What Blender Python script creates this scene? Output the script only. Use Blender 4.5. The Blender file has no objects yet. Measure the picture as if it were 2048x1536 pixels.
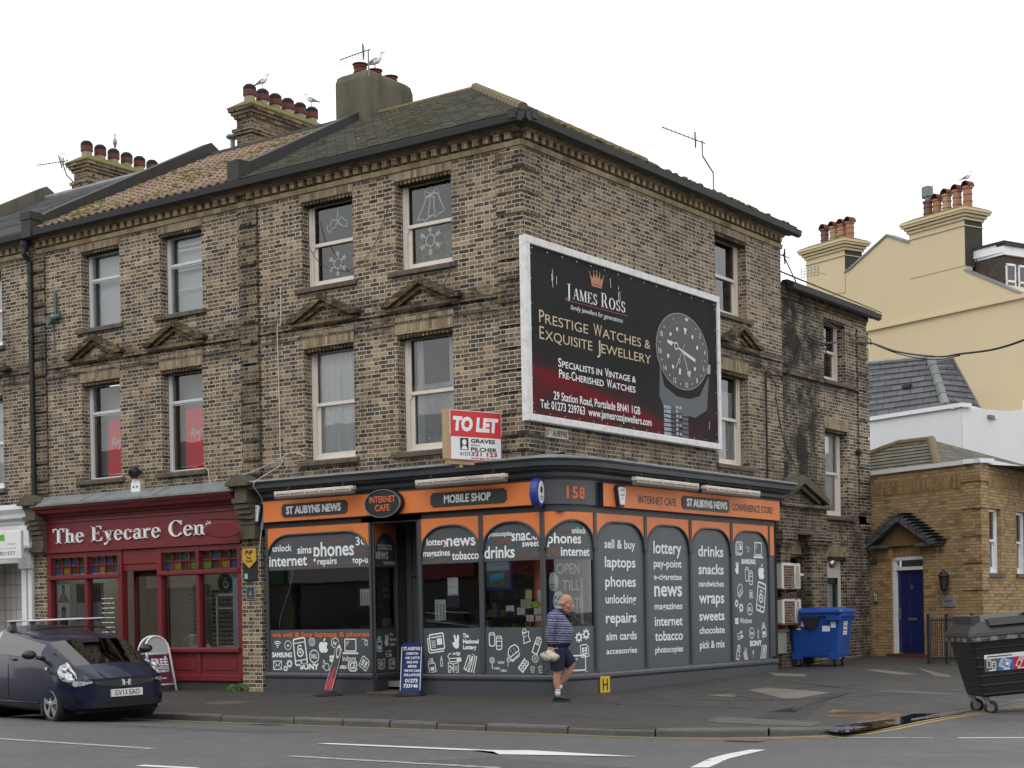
import bpy, bmesh, math, random
from math import sin, cos, pi, radians as RAD
from mathutils import Vector, Matrix
random.seed(7)
sc = bpy.context.scene
col = sc.collection
CAM = Vector((15.16, -21.86, 1.43))
YAW, ROLL = -0.6172, 0.01833
_F = Vector((sin(YAW), cos(YAW), 0)); _r = Vector((cos(YAW), -sin(YAW), 0)); _d = Vector((0, 0, -1))
_R = cos(ROLL) * _r + sin(ROLL) * _d
_D = -sin(ROLL) * _r + cos(ROLL) * _d
camd = bpy.data.cameras.new('camera'); cam = bpy.data.objects.new('camera', camd); col.objects.link(cam)
cam.matrix_world = Matrix(((_R.x, -_D.x, -_F.x, CAM.x), (_R.y, -_D.y, -_F.y, CAM.y), (_R.z, -_D.z, -_F.z, CAM.z), (0, 0, 0, 1)))
camd.sensor_width = 36; camd.lens = 36 * 3155 / 2048; camd.shift_y = 456 / 2048
camd.clip_start = 0.1; camd.clip_end = 3000
sc.camera = cam
world = bpy.data.worlds.new('World'); sc.world = world; world.use_nodes = True
_n = world.node_tree.nodes; _l = world.node_tree.links
_sky = _n.new('ShaderNodeTexSky'); _sky.sky_type = 'NISHITA'; _sky.sun_disc = False
_sky.sun_elevation = RAD(48); _sky.sun_rotation = RAD(200); _sky.dust_density = 4
_hsv = _n.new('ShaderNodeHueSaturation'); _hsv.inputs['Saturation'].default_value = 0.12
_l.new(_sky.outputs[0], _hsv.inputs['Color'])
_mix = _n.new('ShaderNodeMix'); _mix.data_type = 'RGBA'; _mix.inputs[0].default_value = 0.82
_l.new(_hsv.outputs[0], _mix.inputs[6]); _mix.inputs[7].default_value = (11.6, 11.7, 11.8, 1)   # even cloud layer
_bg = _n['Background']; _bg.inputs[1].default_value = 0.1
_l.new(_mix.outputs[2], _bg.inputs[0])
sund = bpy.data.lights.new('sun', 'SUN'); sund.energy = 0.6; sund.angle = RAD(35); sund.color = (1, 0.97, 0.93)
sun = bpy.data.objects.new('sun', sund); col.objects.link(sun)
_sd = Vector((sin(RAD(160)) * cos(RAD(48)), cos(RAD(160)) * cos(RAD(48)), sin(RAD(48))))   # towards the sun: from the street side
sun.rotation_euler = _sd.to_track_quat('Z', 'Y').to_euler(); sun.location = (0, -30, 40)
sc.view_settings.view_transform = 'Standard'; sc.view_settings.look = 'None'
sc.view_settings.exposure = 0.42; sc.view_settings.gamma = 1
sc.render.resolution_x, sc.render.resolution_y = 1024, 768
def frame(o, head):
    """plane with u along heading `head` (degrees from +X), v up, d outward (to the viewer's side)"""
    o = Vector(o); U = Vector((cos(RAD(head)), sin(RAD(head)), 0)); N = Vector((sin(RAD(head)), -cos(RAD(head)), 0))
    def f(u, v, d=0.0):
        return Vector((o.x + U.x * u + N.x * d, o.y + U.y * u + N.y * d, o.z + v))
    f.U = U; f.N = N
    return f
FRONT = frame((0, 0, 0), 0)        # u = X, d towards the street
SIDE = frame((0, 0, 0), 90)        # u = Y, d = X
XYZ = lambda u, v, d=0.0: Vector((u, v, d))
def lerp(a, b, t): return a + (b - a) * t
class MB:
    def __init__(s): s.v = []; s.f = []; s.m = []
    def add(s, vs, fs, mi=0):
        o = len(s.v); s.v += [tuple(p) for p in vs]
        for f in fs: s.f.append(tuple(i + o for i in f)); s.m.append(mi)
        return s
    def quad(s, a, b, c, d, mi=0): return s.add([a, b, c, d], [(0, 1, 2, 3)], mi)
    def box(s, fr, u0, u1, v0, v1, d0, d1, mi=0):
        if u0 > u1: u0, u1 = u1, u0
        if v0 > v1: v0, v1 = v1, v0
        if d0 > d1: d0, d1 = d1, d0
        P = [fr(u, v, d) for d in (d0, d1) for v in (v0, v1) for u in (u0, u1)]
        return s.add(P, [(1, 0, 2, 3), (4, 5, 7, 6), (0, 1, 5, 4), (2, 6, 7, 3), (0, 4, 6, 2), (1, 3, 7, 5)], mi)
    def bbox(s, fr, u0, u1, v0, v1, d0, d1, b=0.01, mi=0):
        """box with chamfered front edges"""
        if u0 > u1: u0, u1 = u1, u0
        P = []
        for d, e in ((d0, 0), (d1 - b, 0), (d1, b)):
            P += [fr(u0 + e, v0 + e, d), fr(u1 - e, v0 + e, d), fr(u1 - e, v1 - e, d), fr(u0 + e, v1 - e, d)]
        F = [(3, 2, 1, 0), (8, 9, 10, 11)]
        for k in (0, 4):
            for i in range(4): F.append((k + i, k + (i + 1) % 4, k + 4 + (i + 1) % 4, k + 4 + i))
        return s.add(P, F, mi)
    def prism(s, fr, poly, d0, d1, mi=0, back=True):
        n = len(poly)
        P = [fr(u, v, d0) for u, v in poly] + [fr(u, v, d1) for u, v in poly]
        F = [tuple(range(n, 2 * n))]
        if back: F.append(tuple(range(n - 1, -1, -1)))
        F += [(i, (i + 1) % n, n + (i + 1) % n, n + i) for i in range(n)]
        return s.add(P, F, mi)
    def face(s, fr, poly, d, mi=0):
        return s.add([fr(u, v, d) for u, v in poly], [tuple(range(len(poly)))], mi)
    def tube(s, pts, r, n=8, mi=0, caps=True):
        pts = [Vector(p) for p in pts]; m = len(pts)
        rr = r if isinstance(r, (list, tuple)) else [r] * m
        base = len(s.v); ref = None
        for i, p in enumerate(pts):
            t = (pts[min(i + 1, m - 1)] - pts[max(i - 1, 0)])
            t = t.normalized() if t.length > 1e-9 else Vector((0, 0, 1))
            if ref is None: ref = t.orthogonal().normalized()
            a = (ref - t * ref.dot(t)); a = a.normalized() if a.length > 1e-6 else t.orthogonal().normalized()
            ref = a; b = t.cross(a)
            for k in range(n):
                q = 2 * pi * k / n; s.v.append(tuple(p + (a * cos(q) + b * sin(q)) * rr[i]))
        for i in range(m - 1):
            for k in range(n):
                A = base + i * n + k; B = base + i * n + (k + 1) % n
                s.f.append((A, B, B + n, A + n)); s.m.append(mi)
        if caps:
            s.f.append(tuple(base + k for k in range(n - 1, -1, -1))); s.m.append(mi)
            s.f.append(tuple(base + (m - 1) * n + k for k in range(n))); s.m.append(mi)
        return s
    def loft(s, rings, mi=0, caps=True, closed=True):
        """rings: lists of equally many points"""
        base = len(s.v); n = len(rings[0]); m = len(rings)
        for r in rings: s.v += [tuple(p) for p in r]
        for i in range(m - 1):
            for k in range(n if closed else n - 1):
                A = base + i * n + k; B = base + i * n + (k + 1) % n
                s.f.append((A, B, B + n, A + n)); s.m.append(mi)
        if caps and closed:
            s.f.append(tuple(base + k for k in range(n - 1, -1, -1))); s.m.append(mi)
            s.f.append(tuple(base + (m - 1) * n + k for k in range(n))); s.m.append(mi)
        return s
    def lathe(s, c, prof, n=16, mi=0, axis=None, caps=True):
        """profile of (radius, height) turned about `axis` through c"""
        c = Vector(c); ax = Vector(axis).normalized() if axis else Vector((0, 0, 1))
        a = ax.orthogonal().normalized(); b = ax.cross(a)
        return s.loft([[c + ax * h + (a * cos(2 * pi * k / n) + b * sin(2 * pi * k / n)) * max(r, 1e-4) for k in range(n)] for r, h in prof], mi, caps)
    def ell(s, c, rx, ry, rz, n=12, m=8, rot=None, mi=0):
        c = Vector(c); rings = []
        for i in range(m + 1):
            th = pi * i / m; z = -cos(th); w = max(sin(th), 0.02); rg = []
            for k in range(n):
                p = Vector((rx * w * cos(2 * pi * k / n), ry * w * sin(2 * pi * k / n), rz * z))
                if rot: p = rot @ p
                rg.append(c + p)
            rings.append(rg)
        return s.loft(rings, mi)
    def text(s, fr, body, u, v, h, d, mi=0, w=None, bold=0.0, align='L', shear=0.0, sp=1.0, sx=1.0, depth=0, clip=None, rot=0.0):
        """lettering of cap height h with its baseline at (u, v); w squeezes it to a width; clip = (u0,v0,u1,v1)"""
        vs, fs = glyphs(body, bold, shear, sp)
        if not vs: return s
        x0 = min(p[0] for p in vs); x1 = max(p[0] for p in vs)
        kx = (w / (x1 - x0)) if w else h * sx
        off = {'L': 0, 'C': (x1 - x0) / 2, 'R': (x1 - x0)}[align]
        cr, sr = cos(rot), sin(rot)
        P = []
        for x, y in vs:
            a = (x - x0 - off) * kx; b = y * h
            P.append((u + a * cr - b * sr, v + a * sr + b * cr))
        if clip:
            inside = clip if callable(clip) else (lambda a, b: clip[0] <= a <= clip[2] and clip[1] <= b <= clip[3])
            fs = [f for f in fs if all(inside(*P[i]) for i in f)]
            used = sorted({i for f in fs for i in f}); mp = {o: k for k, o in enumerate(used)}
            P = [P[i] for i in used]; fs = [tuple(mp[i] for i in f) for f in fs]
            if not fs: return s
        s.add([fr(a, b, d + depth) for a, b in P], fs, mi)
        if depth:
            from collections import Counter
            ec = {}
            for f in fs:
                for i in range(len(f)):
                    e = (f[i], f[(i + 1) % len(f)]); ec[e] = ec.get(e, 0) + 1
            for (i, j) in ec:
                if (j, i) not in ec:
                    s.add([fr(*P[i], d), fr(*P[j], d), fr(*P[j], d + depth), fr(*P[i], d + depth)], [(0, 1, 2, 3)], mi)
        return s
    def stroke(s, fr, pts, w, d, mi=0, closed=False):
        """flat line of width w on the plane"""
        P = [Vector(p) for p in pts]; n = len(P)
        if n < 2: return s
        L = []
        for i, p in enumerate(P):
            a = P[(i - 1) % n] if (closed or i > 0) else None; b = P[(i + 1) % n] if (closed or i < n - 1) else None
            t1 = (p - a).normalized() if a is not None and (p - a).length > 1e-9 else None
            t2 = (b - p).normalized() if b is not None and (b - p).length > 1e-9 else None
            if t1 is None: t1 = t2
            if t2 is None: t2 = t1
            t = t1 + t2; t = t.normalized() if t.length > 1e-6 else t1
            nn = Vector((-t.y, t.x)); k = max(0.5, nn.dot(Vector((-t1.y, t1.x)))); nn = nn * (w / 2 / k)
            L.append((p + nn, p - nn))
        for i in range(n if closed else n - 1):
            a, b = L[i], L[(i + 1) % n]
            s.add([fr(*a[0], d), fr(*a[1], d), fr(*b[1], d), fr(*b[0], d)], [(0, 1, 2, 3)], mi)
        return s
    def disc(s, fr, cu, cv, r, d, n=20, mi=0, ry=None):
        ry = ry or r
        return s.face(fr, [(cu + r * cos(2 * pi * k / n), cv + ry * sin(2 * pi * k / n)) for k in range(n)], d, mi)
    def ringline(s, fr, cu, cv, r, w, d, n=20, mi=0, a0=0, a1=2 * pi, ry=None):
        ry = ry or r; full = abs(a1 - a0) > 6.2
        m = n if full else n + 1
        return s.stroke(fr, [(cu + r * cos(a0 + (a1 - a0) * k / n), cv + ry * sin(a0 + (a1 - a0) * k / n)) for k in range(m)], w, d, mi, closed=full)
    def dome(s, *a, **k): return s
_gc = {}
def glyphs(body, bold=0.0, shear=0.0, sp=1.0):
    key = (body, bold, shear, sp)
    if key in _gc: return _gc[key]
    cu = bpy.data.curves.new('lettering', 'FONT'); cu.body = body; cu.size = 1.0; cu.offset = bold; cu.shear = shear
    cu.space_character = sp; cu.resolution_u = 3
    ob = bpy.data.objects.new('lettering', cu)
    me = bpy.data.meshes.new_from_object(ob)
    k = 1 / 0.69
    r = ([(p.co.x * k, p.co.y * k) for p in me.vertices], [tuple(p.vertices) for p in me.polygons])
    bpy.data.meshes.remove(me); bpy.data.objects.remove(ob); bpy.data.curves.remove(cu)
    _gc[key] = r
    return r
def _offset(parent):
    o = Vector((0, 0, 0)); p = parent
    while p is not None: o += p.location; p = p.parent
    return o
def mesh_of(name, mb, mats, off=Vector((0, 0, 0)), smooth=False):
    me = bpy.data.meshes.new(name)
    me.from_pydata([(v[0] - off.x, v[1] - off.y, v[2] - off.z) for v in mb.v], [], mb.f)
    for m in (mats if isinstance(mats, (list, tuple)) else [mats]): me.materials.append(m)
    me.polygons.foreach_set('material_index', mb.m)
    if smooth: me.polygons.foreach_set('use_smooth', [True] * len(me.polygons))
    me.update()
    return me
def obj(name, mb, mats, parent=None, smooth=False, local=False, label=None, recalc=False):
    off = Vector((0, 0, 0)) if (local or parent is None) else _offset(parent)
    me = mesh_of(name, mb, mats, off, smooth)
    if recalc: fix_normals(me)
    o = bpy.data.objects.new(name, me); col.objects.link(o)
    if parent is not None: o.parent = parent
    if label: o['label'] = label
    return o
def fix_normals(me):
    bm = bmesh.new(); bm.from_mesh(me); bmesh.ops.recalc_face_normals(bm, faces=bm.faces); bm.to_mesh(me); bm.free()
def thing(name, label, cat, loc=(0, 0, 0), rotz=0.0, group=None):
    o = bpy.data.objects.new(name, None); col.objects.link(o); o.empty_display_size = 0.2
    o.location = loc; o.rotation_euler = (0, 0, rotz); o['label'] = label; o['category'] = cat
    if group: o['group'] = group
    return o
def solo(name, mb, mats, label, cat, group=None, smooth=False, recalc=False):
    xs = [v[0] for v in mb.v]; ys = [v[1] for v in mb.v]; zs = [v[2] for v in mb.v]
    c = Vector(((min(xs) + max(xs)) / 2, (min(ys) + max(ys)) / 2, min(zs)))
    me = mesh_of(name, mb, mats, c, smooth)
    if recalc: fix_normals(me)
    o = bpy.data.objects.new(name, me); col.objects.link(o); o.location = c
    o['label'] = label; o['category'] = cat
    if group: o['group'] = group
    return o
def struct(name, mb, mats, parent=None, smooth=False, kind='structure'):
    o = obj(name, mb, mats, parent, smooth); o['kind'] = kind
    return o
def remeshed(mb, voxel=0.008, smooth_it=6, factor=0.5):
    """weld overlapping solids into one continuous surface"""
    me = mesh_of('tmp', mb, [])
    fix_normals(me)
    o = bpy.data.objects.new('tmp', me); col.objects.link(o)
    m = o.modifiers.new('r', 'REMESH'); m.mode = 'VOXEL'; m.voxel_size = voxel
    if smooth_it:
        s = o.modifiers.new('s', 'SMOOTH'); s.iterations = smooth_it; s.factor = factor
    dg = bpy.context.evaluated_depsgraph_get(); dg.update()
    e = o.evaluated_get(dg); em = e.to_mesh()
    out = MB(); out.v = [tuple(v.co) for v in em.vertices]; out.f = [tuple(p.vertices) for p in em.polygons]; out.m = [0] * len(out.f)
    e.to_mesh_clear(); bpy.data.objects.remove(o); bpy.data.meshes.remove(me)
    return out
def wall(mb, fr, u0, u1, v0, v1, holes, depth=0.2, d=0.0, mi=0, mi_rev=None, top=None):
    """wall face on plane d with rectangular holes (u0,u1,v0,v1) and their reveals; top(u) may cut it to a gable"""
    us = sorted({u0, u1, *[h[0] for h in holes], *[h[1] for h in holes]}); vs = sorted({v0, v1, *[h[2] for h in holes], *[h[3] for h in holes]})
    us = [u for u in us if u0 <= u <= u1]; vs = [v for v in vs if v0 <= v <= v1]
    for a, b in zip(us, us[1:]):
        for c, e in zip(vs, vs[1:]):
            mu, mv = (a + b) / 2, (c + e) / 2
            if any(h[0] < mu < h[1] and h[2] < mv < h[3] for h in holes): continue
            mb.add([fr(a, c, d), fr(b, c, d), fr(b, e, d), fr(a, e, d)], [(0, 1, 2, 3)], mi)
    mr = mi if mi_rev is None else mi_rev
    for h in holes:
        a, b, c, e = h[:4]; D = d - (h[4] if len(h) > 4 else depth)
        mb.quad(fr(a, c, d), fr(a, e, d), fr(a, e, D), fr(a, c, D), mr); mb.quad(fr(b, e, d), fr(b, c, d), fr(b, c, D), fr(b, e, D), mr)
        mb.quad(fr(a, e, d), fr(b, e, d), fr(b, e, D), fr(a, e, D), mr); mb.quad(fr(b, c, d), fr(a, c, d), fr(a, c, D), fr(b, c, D), mr)
    return mb
class NT:
    def __init__(s, name):
        s.mat = bpy.data.materials.new(name); s.mat.use_nodes = True
        s.t = s.mat.node_tree; s.b = s.t.nodes['Principled BSDF']; s.out = s.t.nodes['Material Output']
        s.tc = None
    def new(s, k): return s.t.nodes.new(k)
    def set(s, inp, val):
        if isinstance(val, bpy.types.NodeSocket): s.t.links.new(val, inp)
        elif isinstance(val, (tuple, list)) and len(val) == 3 and inp.type == 'RGBA': inp.default_value = (*val, 1)
        else: inp.default_value = val
    def m(s, op, a, b=None, c=None):
        n = s.new('ShaderNodeMath'); n.operation = op; s.set(n.inputs[0], a)
        if b is not None: s.set(n.inputs[1], b)
        if c is not None: s.set(n.inputs[2], c)
        return n.outputs[0]
    def coords(s, kind='Object'):
        if not s.tc: s.tc = s.new('ShaderNodeTexCoord')
        return s.tc.outputs[kind]
    def xyz(s, v):
        n = s.new('ShaderNodeSeparateXYZ'); s.set(n.inputs[0], v); return n.outputs
    def comb(s, x, y, z=0.0):
        n = s.new('ShaderNodeCombineXYZ'); s.set(n.inputs[0], x); s.set(n.inputs[1], y); s.set(n.inputs[2], z); return n.outputs[0]
    def noise(s, scale, detail=4, vec=None, rough=0.55, stretch=None, out='Fac'):
        n = s.new('ShaderNodeTexNoise'); n.inputs['Scale'].default_value = scale; n.inputs['Detail'].default_value = detail; n.inputs['Roughness'].default_value = rough
        v = vec if vec is not None else s.coords()
        if stretch:
            mp = s.new('ShaderNodeMapping'); mp.inputs['Scale'].default_value = stretch; s.set(mp.inputs[0], v); v = mp.outputs[0]
        s.set(n.inputs['Vector'], v); return n.outputs[out]
    def ramp(s, fac, stops, interp='LINEAR'):
        n = s.new('ShaderNodeValToRGB'); n.color_ramp.interpolation = interp; e = n.color_ramp.elements
        while len(e) < len(stops): e.new(0.5)
        for k, (p, c) in enumerate(stops):
            e[k].position = p; e[k].color = (*c, 1) if isinstance(c, (tuple, list)) else (c, c, c, 1)
        s.set(n.inputs[0], fac); return n.outputs[0]
    def mix(s, fac, a, b, mode='MIX'):
        n = s.new('ShaderNodeMix'); n.data_type = 'RGBA'; n.blend_type = mode; n.clamp_factor = True
        s.set(n.inputs[0], fac); s.set(n.inputs[6], a); s.set(n.inputs[7], b); return n.outputs[2]
    def step(s, x, lo, hi, a=0.0, b=1.0):
        n = s.new('ShaderNodeMapRange'); n.clamp = True; s.set(n.inputs[0], x)
        for i, q in enumerate((lo, hi, a, b)): s.set(n.inputs[i + 1], q)
        return n.outputs[0]
    def bump(s, h, strength=0.3, dist=0.01):
        n = s.new('ShaderNodeBump'); n.inputs['Strength'].default_value = strength; n.inputs['Distance'].default_value = dist
        s.set(n.inputs['Height'], h); s.t.links.new(n.outputs[0], s.b.inputs['Normal'])
    def done(s, color=None, rough=None, metal=None, spec=None):
        if color is not None: s.set(s.b.inputs['Base Color'], color)
        if rough is not None: s.set(s.b.inputs['Roughness'], rough)
        if metal is not None: s.set(s.b.inputs['Metallic'], metal)
        if spec is not None: s.set(s.b.inputs['Specular IOR Level'], spec)
        return s.mat
def paint(name, c, rough=0.45, dirt=0.25, scale=6, dark=None, spec=0.5, bump=0.0, metal=0.0, streak=False):
    """painted or plain surface with uneven dirt"""
    n = NT(name); dk = dark or tuple(x * 0.45 for x in c)
    f = n.noise(scale, 6, rough=0.65, stretch=(1, 1, 0.25) if streak else None); f2 = n.noise(scale * 9, 3)
    k = n.m('ADD', n.step(f, 0.45, 0.75, 0, dirt), n.step(f2, 0.55, 0.8, 0, dirt * 0.5))
    colr = n.mix(k, c, dk)
    if bump: n.bump(f2, bump, 0.004)
    return n.done(colr, n.m('ADD', n.m('MULTIPLY', f, 0.15), rough - 0.07), metal, spec)
def brick(name, pal, mortar, bond='flemish', L=0.225, H=0.075, joint=0.012, soot=0.4, sootband=None, hdark=0.1, gain=1.0, grime=None, mortar_var=0.35):
    n = NT(name); p = n.xyz(n.coords()); nn = n.xyz(n.coords('Normal'))
    side = n.m('GREATER_THAN', n.m('ABSOLUTE', nn[0]), n.m('ABSOLUTE', nn[1]))
    u = n.m('ADD', n.m('MULTIPLY', p[0], n.m('SUBTRACT', 1.0, side)), n.m('MULTIPLY', p[1], side)); v = p[2]
    if bond == 'soldier': u, v = v, u
    wob = n.noise(3.0, 2); v = n.m('ADD', v, n.m('MULTIPLY', n.m('SUBTRACT', wob, 0.5), 0.018))
    row = n.m('FLOOR', n.m('DIVIDE', v, H)); fv = n.m('SUBTRACT', n.m('DIVIDE', v, H), row)
    odd = n.m('MODULO', n.m('ABSOLUTE', row), 2.0)
    jit = n.m('MULTIPLY', odd, 0.5)
    per = 1.5 * L if bond == 'flemish' else L
    t = n.m('ADD', n.m('DIVIDE', u, per), jit); cell = n.m('FLOOR', t); ft = n.m('SUBTRACT', t, cell)
    if bond == 'flemish':
        ft = n.m('MULTIPLY', ft, 1.5); hd = n.m('GREATER_THAN', ft, 1.0); lx = n.m('SUBTRACT', ft, hd); w = n.m('SUBTRACT', 1.0, n.m('MULTIPLY', hd, 0.5))
    else:
        hd = None; lx = ft; w = 1.0
    dx = n.m('MULTIPLY', n.m('MINIMUM', lx, n.m('SUBTRACT', w, lx)), L); dy = n.m('MULTIPLY', n.m('MINIMUM', fv, n.m('SUBTRACT', 1.0, fv)), H)
    d = n.m('MINIMUM', dx, dy)
    d = n.m('ADD', d, n.m('MULTIPLY', n.m('SUBTRACT', n.noise(60, 2), 0.5), 0.006))
    mask = n.step(d, joint / 2 - 0.0018, joint / 2 + 0.0018)
    wn = n.new('ShaderNodeTexWhiteNoise'); wn.noise_dimensions = '3D'
    n.set(wn.inputs[0], n.comb(n.m('ADD', n.m('MULTIPLY', cell, 2.0), hd if hd is not None else 0.0), row, side))
    val = wn.outputs[0]
    if hd is not None: val = n.m('SUBTRACT', val, n.m('MULTIPLY', hd, hdark))
    big = n.noise(0.55, 4)
    val = n.m('ADD', val, n.m('MULTIPLY', n.m('SUBTRACT', big, 0.5), 0.6))
    k = len(pal) - 1
    c = n.ramp(val, [(i / k, tuple(x * gain for x in q)) for i, q in enumerate(pal)])
    c = n.mix(n.step(n.noise(1.1, 5, rough=0.7), 0.5, 0.8, 0, 0.5), c, n.mix(1.0, c, (1.25, 1.1, 0.85), 'MULTIPLY'))
    c = n.mix(n.step(n.noise(35, 4), 0.35, 0.75, 0, 0.45), c, n.mix(1.0, c, (0.55, 0.5, 0.46), 'MULTIPLY'))
    mo = n.mix(n.step(n.noise(1.3, 4), 0.35, 0.65, 0, mortar_var), mortar, tuple(x * 0.35 for x in mortar))
    c = n.mix(mask, mo, c)
    s1 = n.step(n.noise(0.9, 6, rough=0.65, stretch=(1, 1, 0.55)), 0.5, 0.72, 0, soot)
    if sootband:
        brk = n.step(n.noise(2.2, 5, rough=0.7), 0.38, 0.6, 0, 1)
        for z0, z1, z2, z3, amt in sootband:
            b = n.m('MULTIPLY', n.step(p[2], z0, z1), n.step(p[2], z2, z3, 1, 0))
            s1 = n.m('MAXIMUM', s1, n.m('MULTIPLY', n.m('MULTIPLY', b, brk), amt))
    if grime:      # (axis, lo, hi, top) : damp staining along a stretch of wall
        ax, a0, a1, a2, a3, amt = grime
        b = n.m('MULTIPLY', n.step(p[ax], a0, a1), n.step(p[ax], a2, a3, 1, 0))
        brk = n.step(n.noise(1.3, 6, rough=0.7), 0.34, 0.56, 0, 1)
        s1 = n.m('MAXIMUM', s1, n.m('MULTIPLY', n.m('MULTIPLY', b, brk), amt))
    c = n.mix(s1, c, (0.018, 0.016, 0.014))
    spl = n.m('MULTIPLY', n.step(n.noise(9, 2), 0.72, 0.76, 0, 0.5), mask)
    c = n.mix(spl, c, (0.42, 0.38, 0.34))
    n.bump(n.m('ADD', n.m('MULTIPLY', mask, 0.7), n.m('MULTIPLY', n.noise(90, 3), 0.35)), 0.55, 0.012)
    return n.done(c, 0.93, spec=0.25)
STOCK = [(0.052, 0.043, 0.035), (0.088, 0.069, 0.051), (0.12, 0.091, 0.063), (0.155, 0.115, 0.074), (0.2, 0.147, 0.09), (0.27, 0.2, 0.12), (0.36, 0.28, 0.18)]
MORT = (0.6, 0.555, 0.48)
M = {}
M['brick'] = brick('stock_brick', STOCK, MORT, soot=0.5, sootband=[(6.25, 6.6, 6.95, 7.25, 0.85), (8.9, 9.3, 9.5, 9.7, 0.3), (3.7, 3.9, 4.2, 4.5, 0.6)], grime=(1, 9.2, 10.2, 12.1, 13.0, 0.8))
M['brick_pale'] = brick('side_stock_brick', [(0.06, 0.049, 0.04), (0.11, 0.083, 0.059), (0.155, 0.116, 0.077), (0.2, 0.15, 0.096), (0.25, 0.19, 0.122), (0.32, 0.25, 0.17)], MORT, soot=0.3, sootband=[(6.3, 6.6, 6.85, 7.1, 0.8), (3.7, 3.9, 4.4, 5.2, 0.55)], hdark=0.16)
M['brick_quoin'] = brick('quoin_brick', STOCK, MORT, soot=0.75, gain=0.8, sootband=[(3.9, 4.1, 4.4, 4.8, 0.6), (8.6, 9.1, 9.4, 9.6, 0.75), (6.2, 6.5, 7.0, 7.4, 0.8)])
M['brick_sooty'] = brick('sooty_brick', STOCK, (0.36, 0.32, 0.27), soot=0.95, gain=0.62, mortar_var=0.6)
M['brick_wing'] = brick('wing_brick', STOCK, MORT, soot=0.65, gain=0.95, sootband=[(0.0, 0.2, 3.6, 4.4, 0.7), (6.2, 6.5, 6.9, 7.2, 0.8)], grime=(1, 9.3, 9.9, 11.6, 12.7, 0.95))
M['brick_stack'] = brick('stack_brick', STOCK, (0.36, 0.32, 0.25), soot=0.5, gain=0.95)
M['brick_tan'] = brick('tan_brick', [(0.24, 0.155, 0.075), (0.33, 0.22, 0.108), (0.38, 0.255, 0.125), (0.42, 0.285, 0.145), (0.45, 0.315, 0.17)], (0.14, 0.12, 0.1), bond='stretcher', soot=0.12, mortar_var=0.3)
M['brick_tan_up'] = brick('tan_soldier_brick', [(0.22, 0.135, 0.06), (0.3, 0.19, 0.085), (0.36, 0.23, 0.105), (0.4, 0.26, 0.125)], (0.12, 0.1, 0.08), bond='soldier', soot=0.1)
M['gauged'] = brick('gauged_brick', [(0.17, 0.13, 0.085), (0.25, 0.2, 0.125), (0.3, 0.245, 0.16), (0.36, 0.3, 0.21)], (0.16, 0.14, 0.11), bond='soldier', L=0.3, H=0.07, joint=0.006, soot=0.25)
M['moulded'] = brick('moulded_brick', [(0.2, 0.155, 0.095), (0.3, 0.235, 0.145), (0.36, 0.285, 0.18), (0.4, 0.32, 0.215)], (0.1, 0.085, 0.065), bond='stretcher', L=0.225, H=0.1, joint=0.008, soot=0.3)
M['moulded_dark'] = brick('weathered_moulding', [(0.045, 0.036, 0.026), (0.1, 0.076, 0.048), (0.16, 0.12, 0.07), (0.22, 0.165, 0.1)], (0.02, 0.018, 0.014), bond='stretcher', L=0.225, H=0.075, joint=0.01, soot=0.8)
def plain(name, c, rough=0.6, metal=0.0, spec=0.5, var=0.0):
    n = NT(name)
    if var: c = n.mix(n.step(n.noise(25, 4), 0.3, 0.7), c, tuple(x * (1 - var) for x in c))
    return n.done(c, rough, metal, spec)
def roofing(name, pal, H, L, moss=0.3, mosscol=(0.16, 0.17, 0.03), lichen=0.0, gap=0.006, z=2.0, gain=1.0, rough=0.7):
    """courses of slates or tiles on a slope; H is the rise of one course"""
    n = NT(name); p = n.xyz(n.coords()); nn = n.xyz(n.coords('Normal'))
    side = n.m('GREATER_THAN', n.m('ABSOLUTE', nn[0]), n.m('ABSOLUTE', nn[1]))
    u = n.m('ADD', n.m('MULTIPLY', p[0], n.m('SUBTRACT', 1.0, side)), n.m('MULTIPLY', p[1], side)); v = n.m('DIVIDE', p[2], H)
    row = n.m('FLOOR', v); fv = n.m('SUBTRACT', v, row)
    t = n.m('ADD', n.m('DIVIDE', u, L), n.m('MULTIPLY', n.m('MODULO', n.m('ABSOLUTE', row), 2.0), 0.5)); cell = n.m('FLOOR', t); ft = n.m('SUBTRACT', t, cell)
    dx = n.m('MULTIPLY', n.m('MINIMUM', ft, n.m('SUBTRACT', 1.0, ft)), L); mask = n.step(n.m('MINIMUM', dx, n.m('MULTIPLY', fv, H)), gap * 0.3, gap)
    wn = n.new('ShaderNodeTexWhiteNoise'); wn.noise_dimensions = '3D'; n.set(wn.inputs[0], n.comb(cell, row, side))
    val = n.m('ADD', n.m('MULTIPLY', wn.outputs[0], 0.7), n.m('MULTIPLY', n.noise(1.2, 5), 0.3)); k = len(pal) - 1
    c = n.ramp(val, [(i / k, tuple(x * gain for x in q)) for i, q in enumerate(pal)])
    c = n.mix(mask, tuple(x * 0.25 for x in pal[0]), c)
    a = n.step(n.m('ADD', n.noise(1.6, 6, rough=0.7), n.m('MULTIPLY', n.noise(14, 4), 0.25)), 0.62, 0.78, 0, moss)
    c = n.mix(a, c, n.mix(n.noise(6, 3), tuple(x * 0.5 for x in mosscol), mosscol))
    if lichen:
        b = n.step(n.noise(4.5, 5, rough=0.7), 0.55, 0.66, 0, lichen); c = n.mix(b, c, (0.3, 0.2, 0.06))
    n.bump(n.m('ADD', n.m('MULTIPLY', mask, 0.6), n.m('MULTIPLY', n.noise(20, 4), 0.5)), 0.5, 0.02)
    return n.done(c, rough, spec=0.4)
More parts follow.
